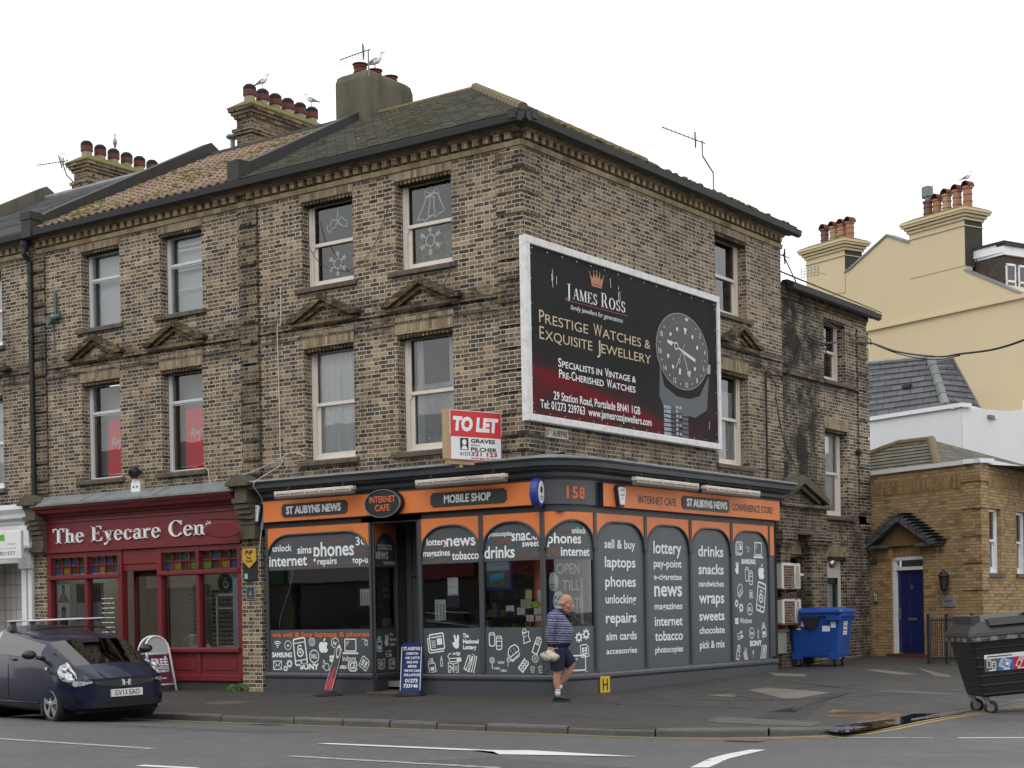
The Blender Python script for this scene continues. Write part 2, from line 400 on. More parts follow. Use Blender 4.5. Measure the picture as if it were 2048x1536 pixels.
def glass(name, tint=(0.9, 0.93, 0.92), strength=1.6, rough=0.01, wave=0.02, base=0.03):
    n = NT(name); t = n.t
    tr = n.new('ShaderNodeBsdfTransparent'); n.set(tr.inputs[0], tint)
    gl = n.new('ShaderNodeBsdfGlossy'); gl.inputs['Roughness'].default_value = rough; n.set(gl.inputs[0], (1, 1, 1))
    bp = n.new('ShaderNodeBump'); bp.inputs['Strength'].default_value = wave; bp.inputs['Distance'].default_value = 0.05
    n.set(bp.inputs['Height'], n.noise(1.7, 2)); t.links.new(bp.outputs[0], gl.inputs['Normal'])
    fr = n.new('ShaderNodeFresnel'); fr.inputs[0].default_value = 1.5
    f = n.m('MINIMUM', n.m('ADD', n.m('MULTIPLY', fr.outputs[0], strength), base), 1.0)
    mx = n.new('ShaderNodeMixShader'); n.set(mx.inputs[0], f); t.links.new(tr.outputs[0], mx.inputs[1]); t.links.new(gl.outputs[0], mx.inputs[2])
    t.links.new(mx.outputs[0], n.out.inputs[0]); return n.mat
def net(name, c, alpha=0.6, lace=0.0):
    n = NT(name); t = n.t
    tr = n.new('ShaderNodeBsdfTransparent'); df = n.new('ShaderNodeBsdfDiffuse'); n.set(df.inputs[0], c)
    tl = n.new('ShaderNodeBsdfTranslucent'); n.set(tl.inputs[0], c)
    m0 = n.new('ShaderNodeMixShader'); m0.inputs[0].default_value = 0.3; t.links.new(df.outputs[0], m0.inputs[1]); t.links.new(tl.outputs[0], m0.inputs[2])
    a = alpha
    if lace:
        v = n.new('ShaderNodeTexVoronoi'); v.inputs['Scale'].default_value = 11; n.set(v.inputs['Vector'], n.coords())
        p = n.xyz(n.coords('Generated'))
        a = n.m('ADD', alpha, n.m('MULTIPLY', n.step(v.outputs[0], 0.3, 0.24), n.step(p[2], 0.35, 0.15, 0.12, lace)))
    mx = n.new('ShaderNodeMixShader'); n.set(mx.inputs[0], a); t.links.new(tr.outputs[0], mx.inputs[1]); t.links.new(m0.outputs[0], mx.inputs[2])
    t.links.new(mx.outputs[0], n.out.inputs[0]); return n.mat
def asphalt(name, c, speck=0.25, patch=0.4, wet=0.0, rough=0.75, speckcol=(0.3, 0.3, 0.29), scale=1.0):
    n = NT(name)
    big = n.noise(0.35, 6, rough=0.6); mid = n.noise(2.5, 5); fine = n.noise(150 * scale, 2)
    c1 = n.mix(n.step(big, 0.4, 0.62, 0, patch), c, tuple(x * 0.55 for x in c))
    c1 = n.mix(n.step(mid, 0.5, 0.75, 0, 0.35), c1, tuple(min(1, x * 1.5) for x in c))
    c1 = n.mix(n.step(fine, 0.3, 0.7, 0, 1), n.mix(1.0, c1, (0.6, 0.6, 0.6), 'MULTIPLY'), n.mix(1.0, c1, (1.35, 1.35, 1.35), 'MULTIPLY'))
    v = n.new('ShaderNodeTexVoronoi'); v.inputs['Scale'].default_value = 34 * scale; n.set(v.inputs['Vector'], n.coords())
    wn = n.new('ShaderNodeTexWhiteNoise'); n.set(wn.inputs[0], v.outputs['Color'])
    sp = n.m('MULTIPLY', n.step(v.outputs['Distance'], 0.3, 0.2), n.m('GREATER_THAN', wn.outputs[0], 1 - speck))
    c1 = n.mix(n.m('MULTIPLY', sp, 0.75), c1, speckcol)
    n.bump(n.m('ADD', fine, n.m('MULTIPLY', n.noise(45, 3), 0.8)), 0.35, 0.006)
    return n.done(c1, n.m('SUBTRACT', rough, n.m('MULTIPLY', n.step(n.noise(0.8, 5), 0.45, 0.65), wet)), spec=0.45)
M['road'] = asphalt('road_asphalt', (0.085, 0.085, 0.087), speck=0.3, patch=0.3, wet=0.25)
M['pave'] = asphalt('pavement_asphalt', (0.043, 0.041, 0.038), speck=0.09, patch=0.35, wet=0.22, rough=0.72, speckcol=(0.3, 0.29, 0.27), scale=0.8)
M['pave_patch'] = asphalt('pavement_patch', (0.027, 0.026, 0.026), speck=0.03, patch=0.2, wet=0.2, rough=0.7)
M['flag'] = asphalt('flagstone', (0.15, 0.14, 0.115), speck=0.05, patch=0.5, rough=0.8)
M['flag_grey'] = asphalt('grey_flagstone', (0.085, 0.085, 0.078), speck=0.05, patch=0.5, rough=0.7, wet=0.2)
M['clay_paver'] = brick('clay_paver', [(0.12, 0.07, 0.035), (0.19, 0.105, 0.05), (0.25, 0.145, 0.075)], (0.05, 0.045, 0.04), bond='stretcher', L=0.11, H=0.11, joint=0.012, soot=0.4)
M['kerb'] = asphalt('granite_kerb', (0.1, 0.096, 0.088), speck=0.2, patch=0.7, rough=0.65, wet=0.15, speckcol=(0.25, 0.22, 0.2))
M['yellow_line'] = paint('yellow_line_paint', (0.42, 0.29, 0.09), 0.6, 0.6, 8)
M['white_line'] = paint('white_line_paint', (0.62, 0.62, 0.6), 0.6, 0.4, 5)
M['white_worn'] = paint('worn_line_paint', (0.36, 0.36, 0.35), 0.7, 0.95, 9, dark=(0.08, 0.08, 0.08))
M['glass'] = glass('window_glass', strength=1.25, base=0.03)
M['glass_shop'] = glass('shop_glass', tint=(0.84, 0.88, 0.87), strength=1.7, base=0.02, wave=0.012)
M['glass_car'] = glass('car_glass', tint=(0.3, 0.35, 0.34), strength=1.1, base=0.03, wave=0.0)
M['net'] = net('net_curtain', (0.92, 0.92, 0.93), 0.95, 0.04)
M['net_thin'] = net('thin_net_curtain', (0.82, 0.83, 0.85), 0.62, 0.36)
M['charcoal'] = paint('charcoal_paint', (0.058, 0.062, 0.07), 0.42, 0.3, 4, streak=True)
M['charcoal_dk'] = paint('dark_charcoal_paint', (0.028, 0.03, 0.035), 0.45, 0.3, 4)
M['vinyl'] = paint('grey_vinyl', (0.07, 0.082, 0.09), 0.4, 0.12, 2)
M['vinyl_w'] = plain('white_vinyl', (0.78, 0.79, 0.8), 0.5)
M['vinyl_o'] = plain('orange_vinyl', (0.62, 0.13, 0.035), 0.5)
M['vinyl_odk'] = plain('faded_orange_vinyl', (0.2, 0.085, 0.06), 0.5)
M['orange'] = paint('orange_board', (0.72, 0.2, 0.045), 0.45, 0.16, 3, dark=(0.4, 0.09, 0.02), streak=True)
M['red'] = paint('oxblood_paint', (0.155, 0.012, 0.016), 0.42, 0.3, 5, streak=True)
M['red_dk'] = paint('dark_oxblood_paint', (0.07, 0.008, 0.01), 0.5, 0.3, 5)
M['lead'] = paint('lead_flashing', (0.2, 0.215, 0.22), 0.55, 0.7, 3, dark=(0.08, 0.085, 0.07), streak=True)
M['cream_paint'] = paint('cream_window_paint', (0.66, 0.6, 0.54), 0.45, 0.2, 6)
M['grey_frame'] = paint('grey_window_frame', (0.55, 0.56, 0.57), 0.45, 0.15, 6)
M['white_paint'] = paint('white_paint', (0.74, 0.75, 0.76), 0.45, 0.25, 4, dark=(0.4, 0.4, 0.38))
M['stone_sill'] = paint('stone_sill', (0.12, 0.1, 0.075), 0.85, 0.75, 7, dark=(0.03, 0.027, 0.02), bump=0.4)
M['stone_moss'] = paint('mossy_stone', (0.1, 0.085, 0.06), 0.9, 0.85, 6, dark=(0.05, 0.055, 0.012), bump=0.5)
M['black'] = paint('black_iron', (0.011, 0.011, 0.012), 0.6, 0.3, 8, dark=(0.04, 0.035, 0.03))
M['black_pl'] = plain('black_plastic', (0.015, 0.015, 0.016), 0.5, var=0.3)
M['felt'] = paint('bitumen_felt', (0.022, 0.022, 0.023), 0.7, 0.5, 3, dark=(0.05, 0.055, 0.035), streak=True)
M['slate'] = roofing('old_slate', [(0.08, 0.08, 0.07), (0.12, 0.12, 0.105), (0.16, 0.16, 0.14), (0.19, 0.19, 0.16)], 0.078, 0.25, moss=0.5, mosscol=(0.15, 0.145, 0.05), lichen=0.3)
M['slate_grey'] = roofing('grey_slate', [(0.13, 0.135, 0.14), (0.17, 0.175, 0.18), (0.21, 0.215, 0.22)], 0.085, 0.28, moss=0.12, rough=0.5)
M['slate_blue'] = roofing('blue_slate', [(0.075, 0.078, 0.09), (0.1, 0.105, 0.118), (0.13, 0.135, 0.15)], 0.185, 0.5, moss=0.25, mosscol=(0.1, 0.095, 0.05), gap=0.02, rough=0.45)
M['slate_lichen'] = roofing('lichen_slate', [(0.055, 0.052, 0.045), (0.08, 0.076, 0.066), (0.11, 0.105, 0.09)], 0.1, 0.3, moss=0.5, mosscol=(0.2, 0.13, 0.03), lichen=0.6)
M['tile'] = roofing('pan_tile', [(0.1, 0.06, 0.045), (0.18, 0.105, 0.075), (0.23, 0.15, 0.105), (0.27, 0.2, 0.145)], 0.155, 0.25, moss=0.75, mosscol=(0.12, 0.13, 0.025), gap=0.003)
M['ridge'] = paint('lichen_ridge', (0.16, 0.115, 0.06), 0.9, 0.8, 5, dark=(0.1, 0.1, 0.05), bump=0.5)
M['render_old'] = paint('weathered_render', (0.115, 0.1, 0.075), 0.95, 0.85, 1.6, dark=(0.035, 0.04, 0.022), bump=0.5, streak=True)
M['render_dk'] = paint('blackened_render', (0.04, 0.038, 0.035), 0.95, 0.7, 1.6, dark=(0.06, 0.06, 0.045), bump=0.5)
M['cement'] = paint('cement_render', (0.3, 0.3, 0.29), 0.9, 0.3, 3)
M['cream_wall'] = paint('cream_render', (0.56, 0.46, 0.29), 0.8, 0.14, 0.9, dark=(0.4, 0.32, 0.2), bump=0.15, streak=True)
M['white_wall'] = paint('white_render', (0.68, 0.69, 0.71), 0.8, 0.16, 1.0, dark=(0.42, 0.42, 0.4), bump=0.15, streak=True)
M['terracotta'] = paint('terracotta_pot', (0.36, 0.17, 0.1), 0.85, 0.55, 5, dark=(0.12, 0.075, 0.055))
M['terracotta_dk'] = paint('sooty_pot', (0.12, 0.022, 0.014), 0.7, 0.5, 6, dark=(0.05, 0.015, 0.012))
M['pot_cream'] = paint('flaunching', (0.3, 0.26, 0.18), 0.9, 0.6, 6, dark=(0.12, 0.1, 0.07))
M['soot'] = plain('soot', (0.008, 0.008, 0.008), 0.9)
M['moss'] = paint('moss', (0.15, 0.135, 0.04), 1.0, 0.8, 5, dark=(0.07, 0.075, 0.02), bump=0.8)
M['dark_room'] = plain('dark_room', (0.06, 0.058, 0.055), 0.9)
M['room'] = plain('room_wall', (0.2, 0.19, 0.18), 0.9)
M['steel'] = paint('grey_steel', (0.35, 0.36, 0.37), 0.35, 0.3, 10, metal=0.9)
M['alu'] = plain('aluminium', (0.55, 0.56, 0.57), 0.35, 0.8)
M['paper'] = plain('white_paper', (0.72, 0.73, 0.74), 0.8)
M['ink'] = plain('black_ink', (0.015, 0.015, 0.015), 0.6)
M['tube_fit'] = paint('cream_batten', (0.62, 0.58, 0.48), 0.5, 0.4, 12, dark=(0.25, 0.2, 0.15))
M['tube_diff'] = plain('dull_diffuser', (0.2, 0.17, 0.15), 0.35)
M['blue_door'] = paint('navy_door', (0.008, 0.016, 0.095), 0.35, 0.15, 4)
M['gull_w'] = plain('white_feathers', (0.78, 0.78, 0.78), 0.8)
M['gull_g'] = plain('grey_feathers', (0.3, 0.31, 0.33), 0.8)
M['gull_b'] = plain('black_feathers', (0.02, 0.02, 0.02), 0.8)
M['gull_y'] = plain('yellow_bill', (0.55, 0.33, 0.05), 0.5)
M['gull_p'] = plain('pink_legs', (0.5, 0.28, 0.24), 0.6)
M['wire_w'] = plain('pale_cable', (0.5, 0.49, 0.46), 0.6)
def smooth01(a): a = min(1.0, max(0.0, a)); return a * a * (3 - 2 * a)
def zroad(X, Y):
    z = -.2 + .045 * min(4.2, max(0, -4.4 - Y))
    if Y < -13: z -= .03 * min(5, -13 - Y)
    if X > 4: z += smooth01((X - 4) / 2.5) * smooth01((Y + 5) / 4) * .065
    if Y > 0: z += .012 * Y
    return z
def zpave(X, Y):
    z = .1 * (Y / 4.4) if Y <= 0 else .0129 * Y
    return z - .02 * max(0, X - .9) * smooth01((Y + 4.4) / 3)
def sheet(xs, ys, fn, mb=None, dz=0.0):
    mb = mb or MB(); o = len(mb.v); n = len(xs)
    for y in ys:
        for x in xs: mb.v.append((x, y, fn(x, y) + dz))
    for j in range(len(ys) - 1):
        for i in range(n - 1):
            a = o + j * n + i; mb.f.append((a, a + 1, a + n + 1, a + n)); mb.m.append(0)
    return mb
def frange(a, b, s):
    n = max(1, int(round((b - a) / s))); return [a + (b - a) * i / n for i in range(n + 1)]
def drape(mb, poly, fn, dz, step=0.5, mi=0):
    """flat patch that follows the ground"""
    n = len(poly); cx = sum(p[0] for p in poly) / n; cy = sum(p[1] for p in poly) / n
    ring = []
    for i in range(n):
        a, b = poly[i], poly[(i + 1) % n]; k = max(1, int(math.hypot(b[0] - a[0], b[1] - a[1]) / step))
        ring += [(lerp(a[0], b[0], j / k), lerp(a[1], b[1], j / k)) for j in range(k)]
    m = len(ring); K = 5; o = len(mb.v)
    for r in range(1, K + 1):
        for x, y in ring:
            px, py = lerp(cx, x, r / K), lerp(cy, y, r / K); mb.v.append((px, py, fn(px, py) + dz))
    mb.v.append((cx, cy, fn(cx, cy) + dz)); c = len(mb.v) - 1
    for r in range(K - 1):
        for i in range(m):
            a = o + r * m + i; b = o + r * m + (i + 1) % m; mb.f.append((a, a + m, b + m, b)); mb.m.append(mi)
    for i in range(m): mb.f.append((c, o + i, o + (i + 1) % m)); mb.m.append(mi)
    return mb
def ribbon(mb, pts, w, fn, dz, mi=0):
    P = [Vector(p) for p in pts]
    Q = []
    for a, b in zip(P, P[1:]):
        k = max(1, int((b - a).length / 0.4)); Q += [a.lerp(b, i / k) for i in range(k)]
    Q.append(P[-1]); o = len(mb.v); m = len(Q)
    for i, p in enumerate(Q):
        t = (Q[min(i + 1, m - 1)] - Q[max(i - 1, 0)]).normalized(); nn = Vector((-t.y, t.x)) * w / 2
        for q in (p + nn, p - nn): mb.v.append((q.x, q.y, fn(q.x, q.y) + dz))
    for i in range(m - 1): mb.f.append((o + 2 * i, o + 2 * i + 1, o + 2 * i + 3, o + 2 * i + 2)); mb.m.append(mi)
    return mb
xs = [-400, -150, -60] + frange(-30, 20, 1.0) + [40, 90, 200, 400]
ys = [-400, -150, -60, -30, -22] + frange(-18, -9, 1.0) + frange(-8.5, 1.5, 0.25) + frange(2, 16, 1) + [25, 45, 90, 200, 600]
ground = struct('ground', sheet([-900, -300, 300, 900], [-900, -300, 300, 900], lambda x, y: -1.2), M['pave'])
road = struct('road', sheet(xs, ys, lambda x, y: zroad(x, y) if y < 60 else .72), M['road'])
KERB = [(-60, -4.42), (-30, -4.42), (-14, -4.42), (-7, -4.42), (0, -4.42), (4.4, -4.42), (5.1, -4.34), (5.7, -4.15), (6.3, -3.85), (6.8, -3.5), (7.1, -3.05), (7.22, -2.4), (7.28, -1.2), (7.34, 0), (7.42, 2), (7.6, 6), (7.9, 10), (8.3, 16), (9.5, 40)]
INNER = [(-60, .6), (-30, .6), (-14, .6), (-7, .6), (-1, .6), (-.6, .6), (-.6, .8), (-.6, 1.0), (-.6, 1.3), (-.6, 1.6), (-.6, 2.0), (-.6, 2.4), (-.6, 3), (-.6, 4), (-.6, 6), (-.6, 9), (-.6, 12), (-.6, 17), (-.6, 40)]
def densify(A, B):
    a2, b2 = [], []
    for i in range(len(A) - 1):
        k = max(1, int(math.hypot(A[i + 1][0] - A[i][0], A[i + 1][1] - A[i][1]) / 0.7)); k = min(k, 14)
        for j in range(k):
            t = j / k; a2.append((lerp(A[i][0], A[i + 1][0], t), lerp(A[i][1], A[i + 1][1], t))); b2.append((lerp(B[i][0], B[i + 1][0], t), lerp(B[i][1], B[i + 1][1], t)))
    a2.append(A[-1]); b2.append(B[-1]); return a2, b2
KD, ID = densify(KERB, INNER)
pv = MB(); nT = 22
for k, i in zip(KD, ID):
    for j in range(nT + 1):
        t = j / nT; x, y = lerp(k[0], i[0], t), lerp(k[1], i[1], t); pv.v.append((x, y, zpave(x, y)))
for r in range(len(KD) - 1):
    for j in range(nT):
        a = r * (nT + 1) + j; pv.f.append((a, a + nT + 1, a + nT + 2, a + 1)); pv.m.append(0)
pavement = struct('pavement', pv, M['pave'])
kb = MB(); run = []; P = [Vector(p) for p in KD]
for a, b in zip(P, P[1:]):
    if a.x < -30 or a.y > 8: continue
    k = max(1, int((b - a).length / 0.12)); run += [a.lerp(b, i / k) for i in range(k)]
rs = random.Random(3); i = 0; KH = lambda p: max(zpave(p.x, p.y), zroad(p.x, p.y) + 0.012)
while i < len(run) - 2:
    n = rs.randint(7, 11); seg = run[i:i + n + 1]; i += n
    if len(seg) < 3: break
    dz = rs.uniform(-.008, .008); rings = []
    for j, p in enumerate(seg):
        q = seg[min(j + 1, len(seg) - 1)] - seg[max(j - 1, 0)]; nn = Vector((q.y, -q.x)).normalized()
        e = 0.012 if j == 0 else (-0.012 if j == len(seg) - 1 else 0)
        c = p + q.normalized() * e; top = KH(p) + dz; lo = zroad(p.x, p.y) - .15
        w = rs.uniform(-.004, .004)
        pr = [(-.16, lo), (-.16, top + .004), (-.02, top + .006), (.012, top - .008), (.022 + w, top - .03), (.03 + w, lo)]
        rings.append([(c.x + nn.x * d, c.y + nn.y * d, z) for d, z in pr])
    kb.loft(rings)
kerb = struct('kerb', kb, M['kerb'])
fix_normals(kerb.data)
wl = MB()
for poly in ([(3.1, -8.71), (3.2, -8.58), (5.59, -8.52), (5.72, -8.3), (7.2, -8.56), (5.79, -8.93), (5.55, -8.7)],):
    drape(wl, poly, zroad, .005)
drape(wl, [(8.19, -9.3), (8.34, -9.22), (8.05, -8.3), (7.82, -7.5), (7.52, -6.4), (7.39, -6.52), (7.62, -7.5), (7.9, -8.4)], zroad, .005)
ribbon(wl, [(3.2, -11.37), (3.95, -11.33)], .12, zroad, .005)
ribbon(wl, [(8.57, -3.4), (9.5, -3.1), (11, -2.7)], .07, zroad, .005)
struct('lane_marking', wl, M['white_line'], road)
ww = MB()
ribbon(ww, [(3.9, -9.98), (6.6, -10.06)], .1, zroad, .005); ribbon(ww, [(-4.5, -9.55), (-1.16, -9.74), (1.81, -9.96)], .11, zroad, .005)
ribbon(ww, [(7.2, -3.8), (8.3, -3.5)], .07, zroad, .005); ribbon(ww, [(-5, -6.1), (-3.85, -6.13), (-.6, -6.35)], .05, zroad, .005)
struct('worn_lane_marking', ww, M['white_worn'], road)
yl = MB()
yc = [(-30, -4.72), (-4.4, -4.72), (1.45, -4.74), (4.4, -4.74), (5.2, -4.66), (5.85, -4.46), (6.57, -4.09), (7.05, -3.72), (7.3, -3.3), (7.42, -2.6), (7.46, -1.6), (7.5, -.6), (7.66, .6), (8.0, 2.4)]
for o_ in (-.075, .075):
    P = [Vector(p) for p in yc]; Q = []
    for i, p in enumerate(P):
        t = (P[min(i + 1, len(P) - 1)] - P[max(i - 1, 0)]).normalized(); Q.append((p.x - t.y * o_, p.y + t.x * o_))
    ribbon(yl, Q, .06, zroad, .005)
struct('yellow_line', yl, M['yellow_line'], road)
for nm, poly, m, dz in (('flagstone', [(2.61, 2.85), (2.68, 3.47), (4.13, 2.92), (4.22, 1.44), (3.96, 1.38)], 'flag', .004),
    ('flagstone', [(2.59, 1.35), (2.67, 1.93), (3.08, 1.61), (3.15, 1.25)], 'flag', .004),
    ('flagstone', [(4.81, -2.73), (4.58, -1.9), (6.26, -2.15), (6.51, -3.07), (5.15, -3.07)], 'flag_grey', .004),
    ('paver_patch', [(5.76, -1.12), (5.55, -.17), (6.87, -.43), (6.86, -.83), (6.78, -1.46)], 'clay_paver', .004),
    ('flagstone', [(4.5, 3.41), (4.81, 4.01), (6.07, 3.62), (6.07, 3.3)], 'flag_grey', .004),
    ('flagstone', [(2.83, 10.26), (4.38, 8.0), (4.52, 7.52), (4.11, 7.86)], 'flag', .004),
    ('trench_scar', [(4.84, -.89), (5.23, -.84), (4.45, 1.56), (4.19, 3.03), (4.45, 3.17), (4.58, 2.02), (5.33, -.37), (5.83, -1.78), (5.13, -1.89)], 'pave_patch', .003),
    ('flagstone', [(2.19, 8.98), (2.32, 9.36), (3.65, 8.2), (3.46, 7.82)], 'flag', .004),
    ('flagstone', [(.78, 7.4), (1.72, 7.23), (1.99, 6.51), (1.37, 6.48)], 'flag', .004),
    ('flagstone', [(-5.2, -2.6), (-4.5, -2.9), (-4.2, -2.2), (-5.0, -2.0)], 'flag_grey', .004)):
    struct(nm, drape(MB(), poly, zpave, dz), M[m], pavement)
jt = MB()
for line in ([(1.6, .2), (3.4, .5), (4.3, 1.2), (5.3, 3.2)], [(2.2, 2.2), (3.6, 1.1)], [(3.0, 4.6), (4.6, 3.6), (6.1, 4.2)], [(1.2, -.9), (3, -.75), (4.4, -.6)], [(2.0, 5.2), (3.9, 3.9)], [(3.9, 5.1), (3.2, 3.6)]):
    ribbon(jt, line, .025, zpave, .007)
rs = random.Random(12)
for k in range(26):          # hairline cracks wandering over the asphalt
    x, y = rs.uniform(-6, 6.5), rs.uniform(-4.1, 7)
    if y > -.3 and x < 1.2: continue
    a = rs.uniform(-.5, .5) + (0 if y < 0 else 1.2); L = [(x, y)]
    for j in range(rs.randint(3, 8)): a += rs.uniform(-.5, .5); L.append((L[-1][0] + .28 * cos(a), L[-1][1] + .28 * sin(a)))
    if any(q[1] > -.2 and q[0] < 1.0 for q in L): continue
    ribbon(jt, L, rs.uniform(.008, .016), zpave, .007)
ribbon(jt, [(-12, -4.2), (-4, -4.21), (4.3, -4.2), (5.2, -4.1)], .018, zpave, .007)
struct('pavement_joint', jt, M['soot'], pavement)
dc = MB()
for x, y, w_, h_ in ((-1.6, -5.05, .45, .32), (6.2, -4.9, .42, .3)): drape(dc, [(x, y), (x + w_, y), (x + w_, y + h_), (x, y + h_)], zroad, .006)
struct('drain_cover', dc, M['black'], road)
rp = MB()
drape(rp, [(-2.5, -6.9), (.8, -7.1), (.9, -6.2), (-2.4, -6.0)], zroad, .003); drape(rp, [(5.4, -9.9), (8.8, -10.6), (9.3, -9.8), (5.9, -9.2)], zroad, .003)
struct('road_repair', rp, asphalt('road_repair_asphalt', (.066, .066, .067), speck=.2, patch=.2, rough=.75), road)
n = NT('puddle_water'); M['puddle'] = n.done((.012, .012, .012), 0.015, spec=0.8)
pd = MB(); pd.face(lambda u, v, d=0: Vector((u, v, -.124)), [(6.72, -3.1), (6.78, -2.4), (6.86, -1.8), (6.9, -1.3), (6.84, -.7), (6.76, -.1), (6.8, .5), (7.06, 1.05), (7.3, .7), (7.4, .1), (7.36, -.8), (7.36, -1.9), (7.33, -2.7), (7.3, -3.3), (7.25, -3.75), (7.0, -3.6)], 0)
puddle = struct('puddle', pd, M['puddle'], kind='structure')
def quoins(mb, fr, u0, u1, v_list, d=0.05, ret=None, mi=0):
    for a, b in v_list: mb.box(fr, u0, u1, a, b, -.02, d, mi)
QZ = [(8.93, 9.27), (8.55, 8.87), (8.18, 8.49), (7.80, 8.11), (7.42, 7.73), (7.06, 7.36), (6.68, 6.99), (6.29, 6.61), (5.92, 6.24), (5.54, 5.86), (5.17, 5.49), (4.8, 5.12), (4.43, 4.75), (4.15, 4.37)]
def cornice(fr, u0, u1, z0=9.3, skip=()):
    mm = MB(); mm.prism(lambda a, b, d: fr(d, b, a), [(0, z0), (.035, z0 + .01), (.05, z0 + .07), (.05, z0 + .1), (0, z0 + .1)], u0, u1)
    mm.prism(lambda a, b, d: fr(d, b, a), [(0, z0 + .24), (.06, z0 + .245), (.13, z0 + .29), (.15, z0 + .36), (.15, z0 + .38), (0, z0 + .38)], u0, u1)
    dn = MB(); k = int((u1 - u0) / .225)
    for i in range(k):
        a = u0 + .06 + i * .225; dn.box(fr, a, a + .115, z0 + .12, z0 + .235, -.01, .105)
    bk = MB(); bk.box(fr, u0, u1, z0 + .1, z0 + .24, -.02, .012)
    return mm, dn, bk
def gutter(mb, fr, u0, u1, z=9.68, d=.17, r=.085):
    pr = [(d, z), (d + .02, z - .07), (d + .09, z - .1), (d + .16, z - .06), (d + .175, z + .05), (d + .16, z + .06), (d, z + .06)]
    mb.prism(lambda a, b, q: fr(q, b, a), pr, u0, u1)
    mb.box(fr, u0, u1, z - .02, z + .14, 0, d + .02)
def sash(root, fr, u0, u1, v0, v1, mats, d=-.2, mid=.5, style='sash', curtain=None, head=.05, label=None):
    """window (frame mesh) > pane, curtain"""
    f = MB(); vm = lerp(v0, v1, mid); w = .055 if style == 'sash' else .06
    f.bbox(fr, u0, u0 + w + .03, v0, v1, d - .12, d, .006); f.bbox(fr, u1 - w - .03, u1, v0, v1, d - .12, d, .006)
    f.bbox(fr, u0, u1, v1 - head - .02, v1, d - .12, d + .001, .006); f.bbox(fr, u0, u1, v0, v0 + .05, d - .12, d + .002, .006)
    g = MB()
    a, b = u0 + w + .03, u1 - w - .03
    if style == 'sash':
        f.bbox(fr, a, b, vm - .02, vm + .045, d - .07, d - .025, .006)                 # meeting rail
        for q in (a, b): f.box(fr, q - .035, q + .035, vm, v1 - .05, d - .06, d - .03)
        for q in (a + .03, b - .03): f.box(fr, q - .045, q + .045, v0 + .04, vm - .02, d - .1, d - .065)
        f.box(fr, a, b, v0 + .04, v0 + .15, d - .1, d - .06)
        for q in (a, b): f.prism(fr, [(q - .028, vm - .02), (q + .028, vm - .02), (q + .022, vm - .07), (q, vm - .1), (q - .022, vm - .07)], d - .06, d - .03)
        g.quad(fr(a, vm, d - .045), fr(b, vm, d - .045), fr(b, v1 - .05, d - .045), fr(a, v1 - .05, d - .045)); g.quad(fr(a, v0 + .1, d - .082), fr(b, v0 + .1, d - .082), fr(b, vm, d - .082), fr(a, vm, d - .082))
    else:
        f.bbox(fr, a, b, vm - .03, vm + .03, d - .08, d - .01, .006); f.box(fr, a, b, vm - .055, vm - .03, d - .08, d - .03)
        g.quad(fr(a, v0 + .04, d - .05), fr(b, v0 + .04, d - .05), fr(b, v1 - .05, d - .05), fr(a, v1 - .05, d - .05))
    win = obj('window', f, M[mats], root)
    if label: win['label'] = label
    obj('pane', g, M['glass'], win)
    if curtain: curtain(win, fr, a, b, v0 + .05, v1 - .03, d - .13)
    return win
def hang(win, fr, a, b, v0, v1, d, mat='net', folds=9, amp=.03, name='curtain'):
    c = MB(); n = folds * 8; rs = random.Random(int(a * 100)); ph = [rs.uniform(0, 6) for _ in range(4)]
    top = []; bot = []
    for i in range(n + 1):
        t = i / n; u = lerp(a - (.16 if b - a > .6 else 0), b, t); q = amp * (sin(t * folds * 6.28 + ph[0]) + .6 * sin(t * folds * 3.7 + ph[1]))
        top.append(fr(u, v1, d + q * .6)); bot.append(fr(u, v0, d + q))
    for i in range(n): c.quad(bot[i], bot[i + 1], top[i + 1], top[i])
    o = obj(name, c, M[mat], win, smooth=True); return o
def dress(root, fr, u0, u1, v0, v1, sill=True, arch=.3, sx=(.14, .1), dark=False):
    """brick dressings round one opening: flat arch, moulded soffit, stone sill"""
    if arch:
        n = MB(); n.prism(fr, [(u0 - .03, v1 + .005), (u1 + .02, v1 + .005), (u1 + .03, v1 + arch), (u0 - .04, v1 + arch)], -.03, .012); obj('arch', n, M['gauged'], root)
        n = MB(); k = 14; w = (u1 - u0) / k
        for i in range(k):
            a = u0 + i * w; n.tube([fr(a + w / 2, v1 - .035, -.13), fr(a + w / 2, v1 - .035, -.015)], w * .44, 6)
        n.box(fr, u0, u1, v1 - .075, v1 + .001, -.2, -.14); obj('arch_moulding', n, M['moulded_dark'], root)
    if sill:
        n = MB(); n.prism(lambda a, b, d: fr(d, b, a), [(-.2, v0 - .005), (-.2, v0 - .1), (.075, v0 - .1), (.085, v0 - .03), (.07, v0 - .015)], u0 - sx[0], u1 + sx[1]); obj('sill', n, M['stone_sill'], root)
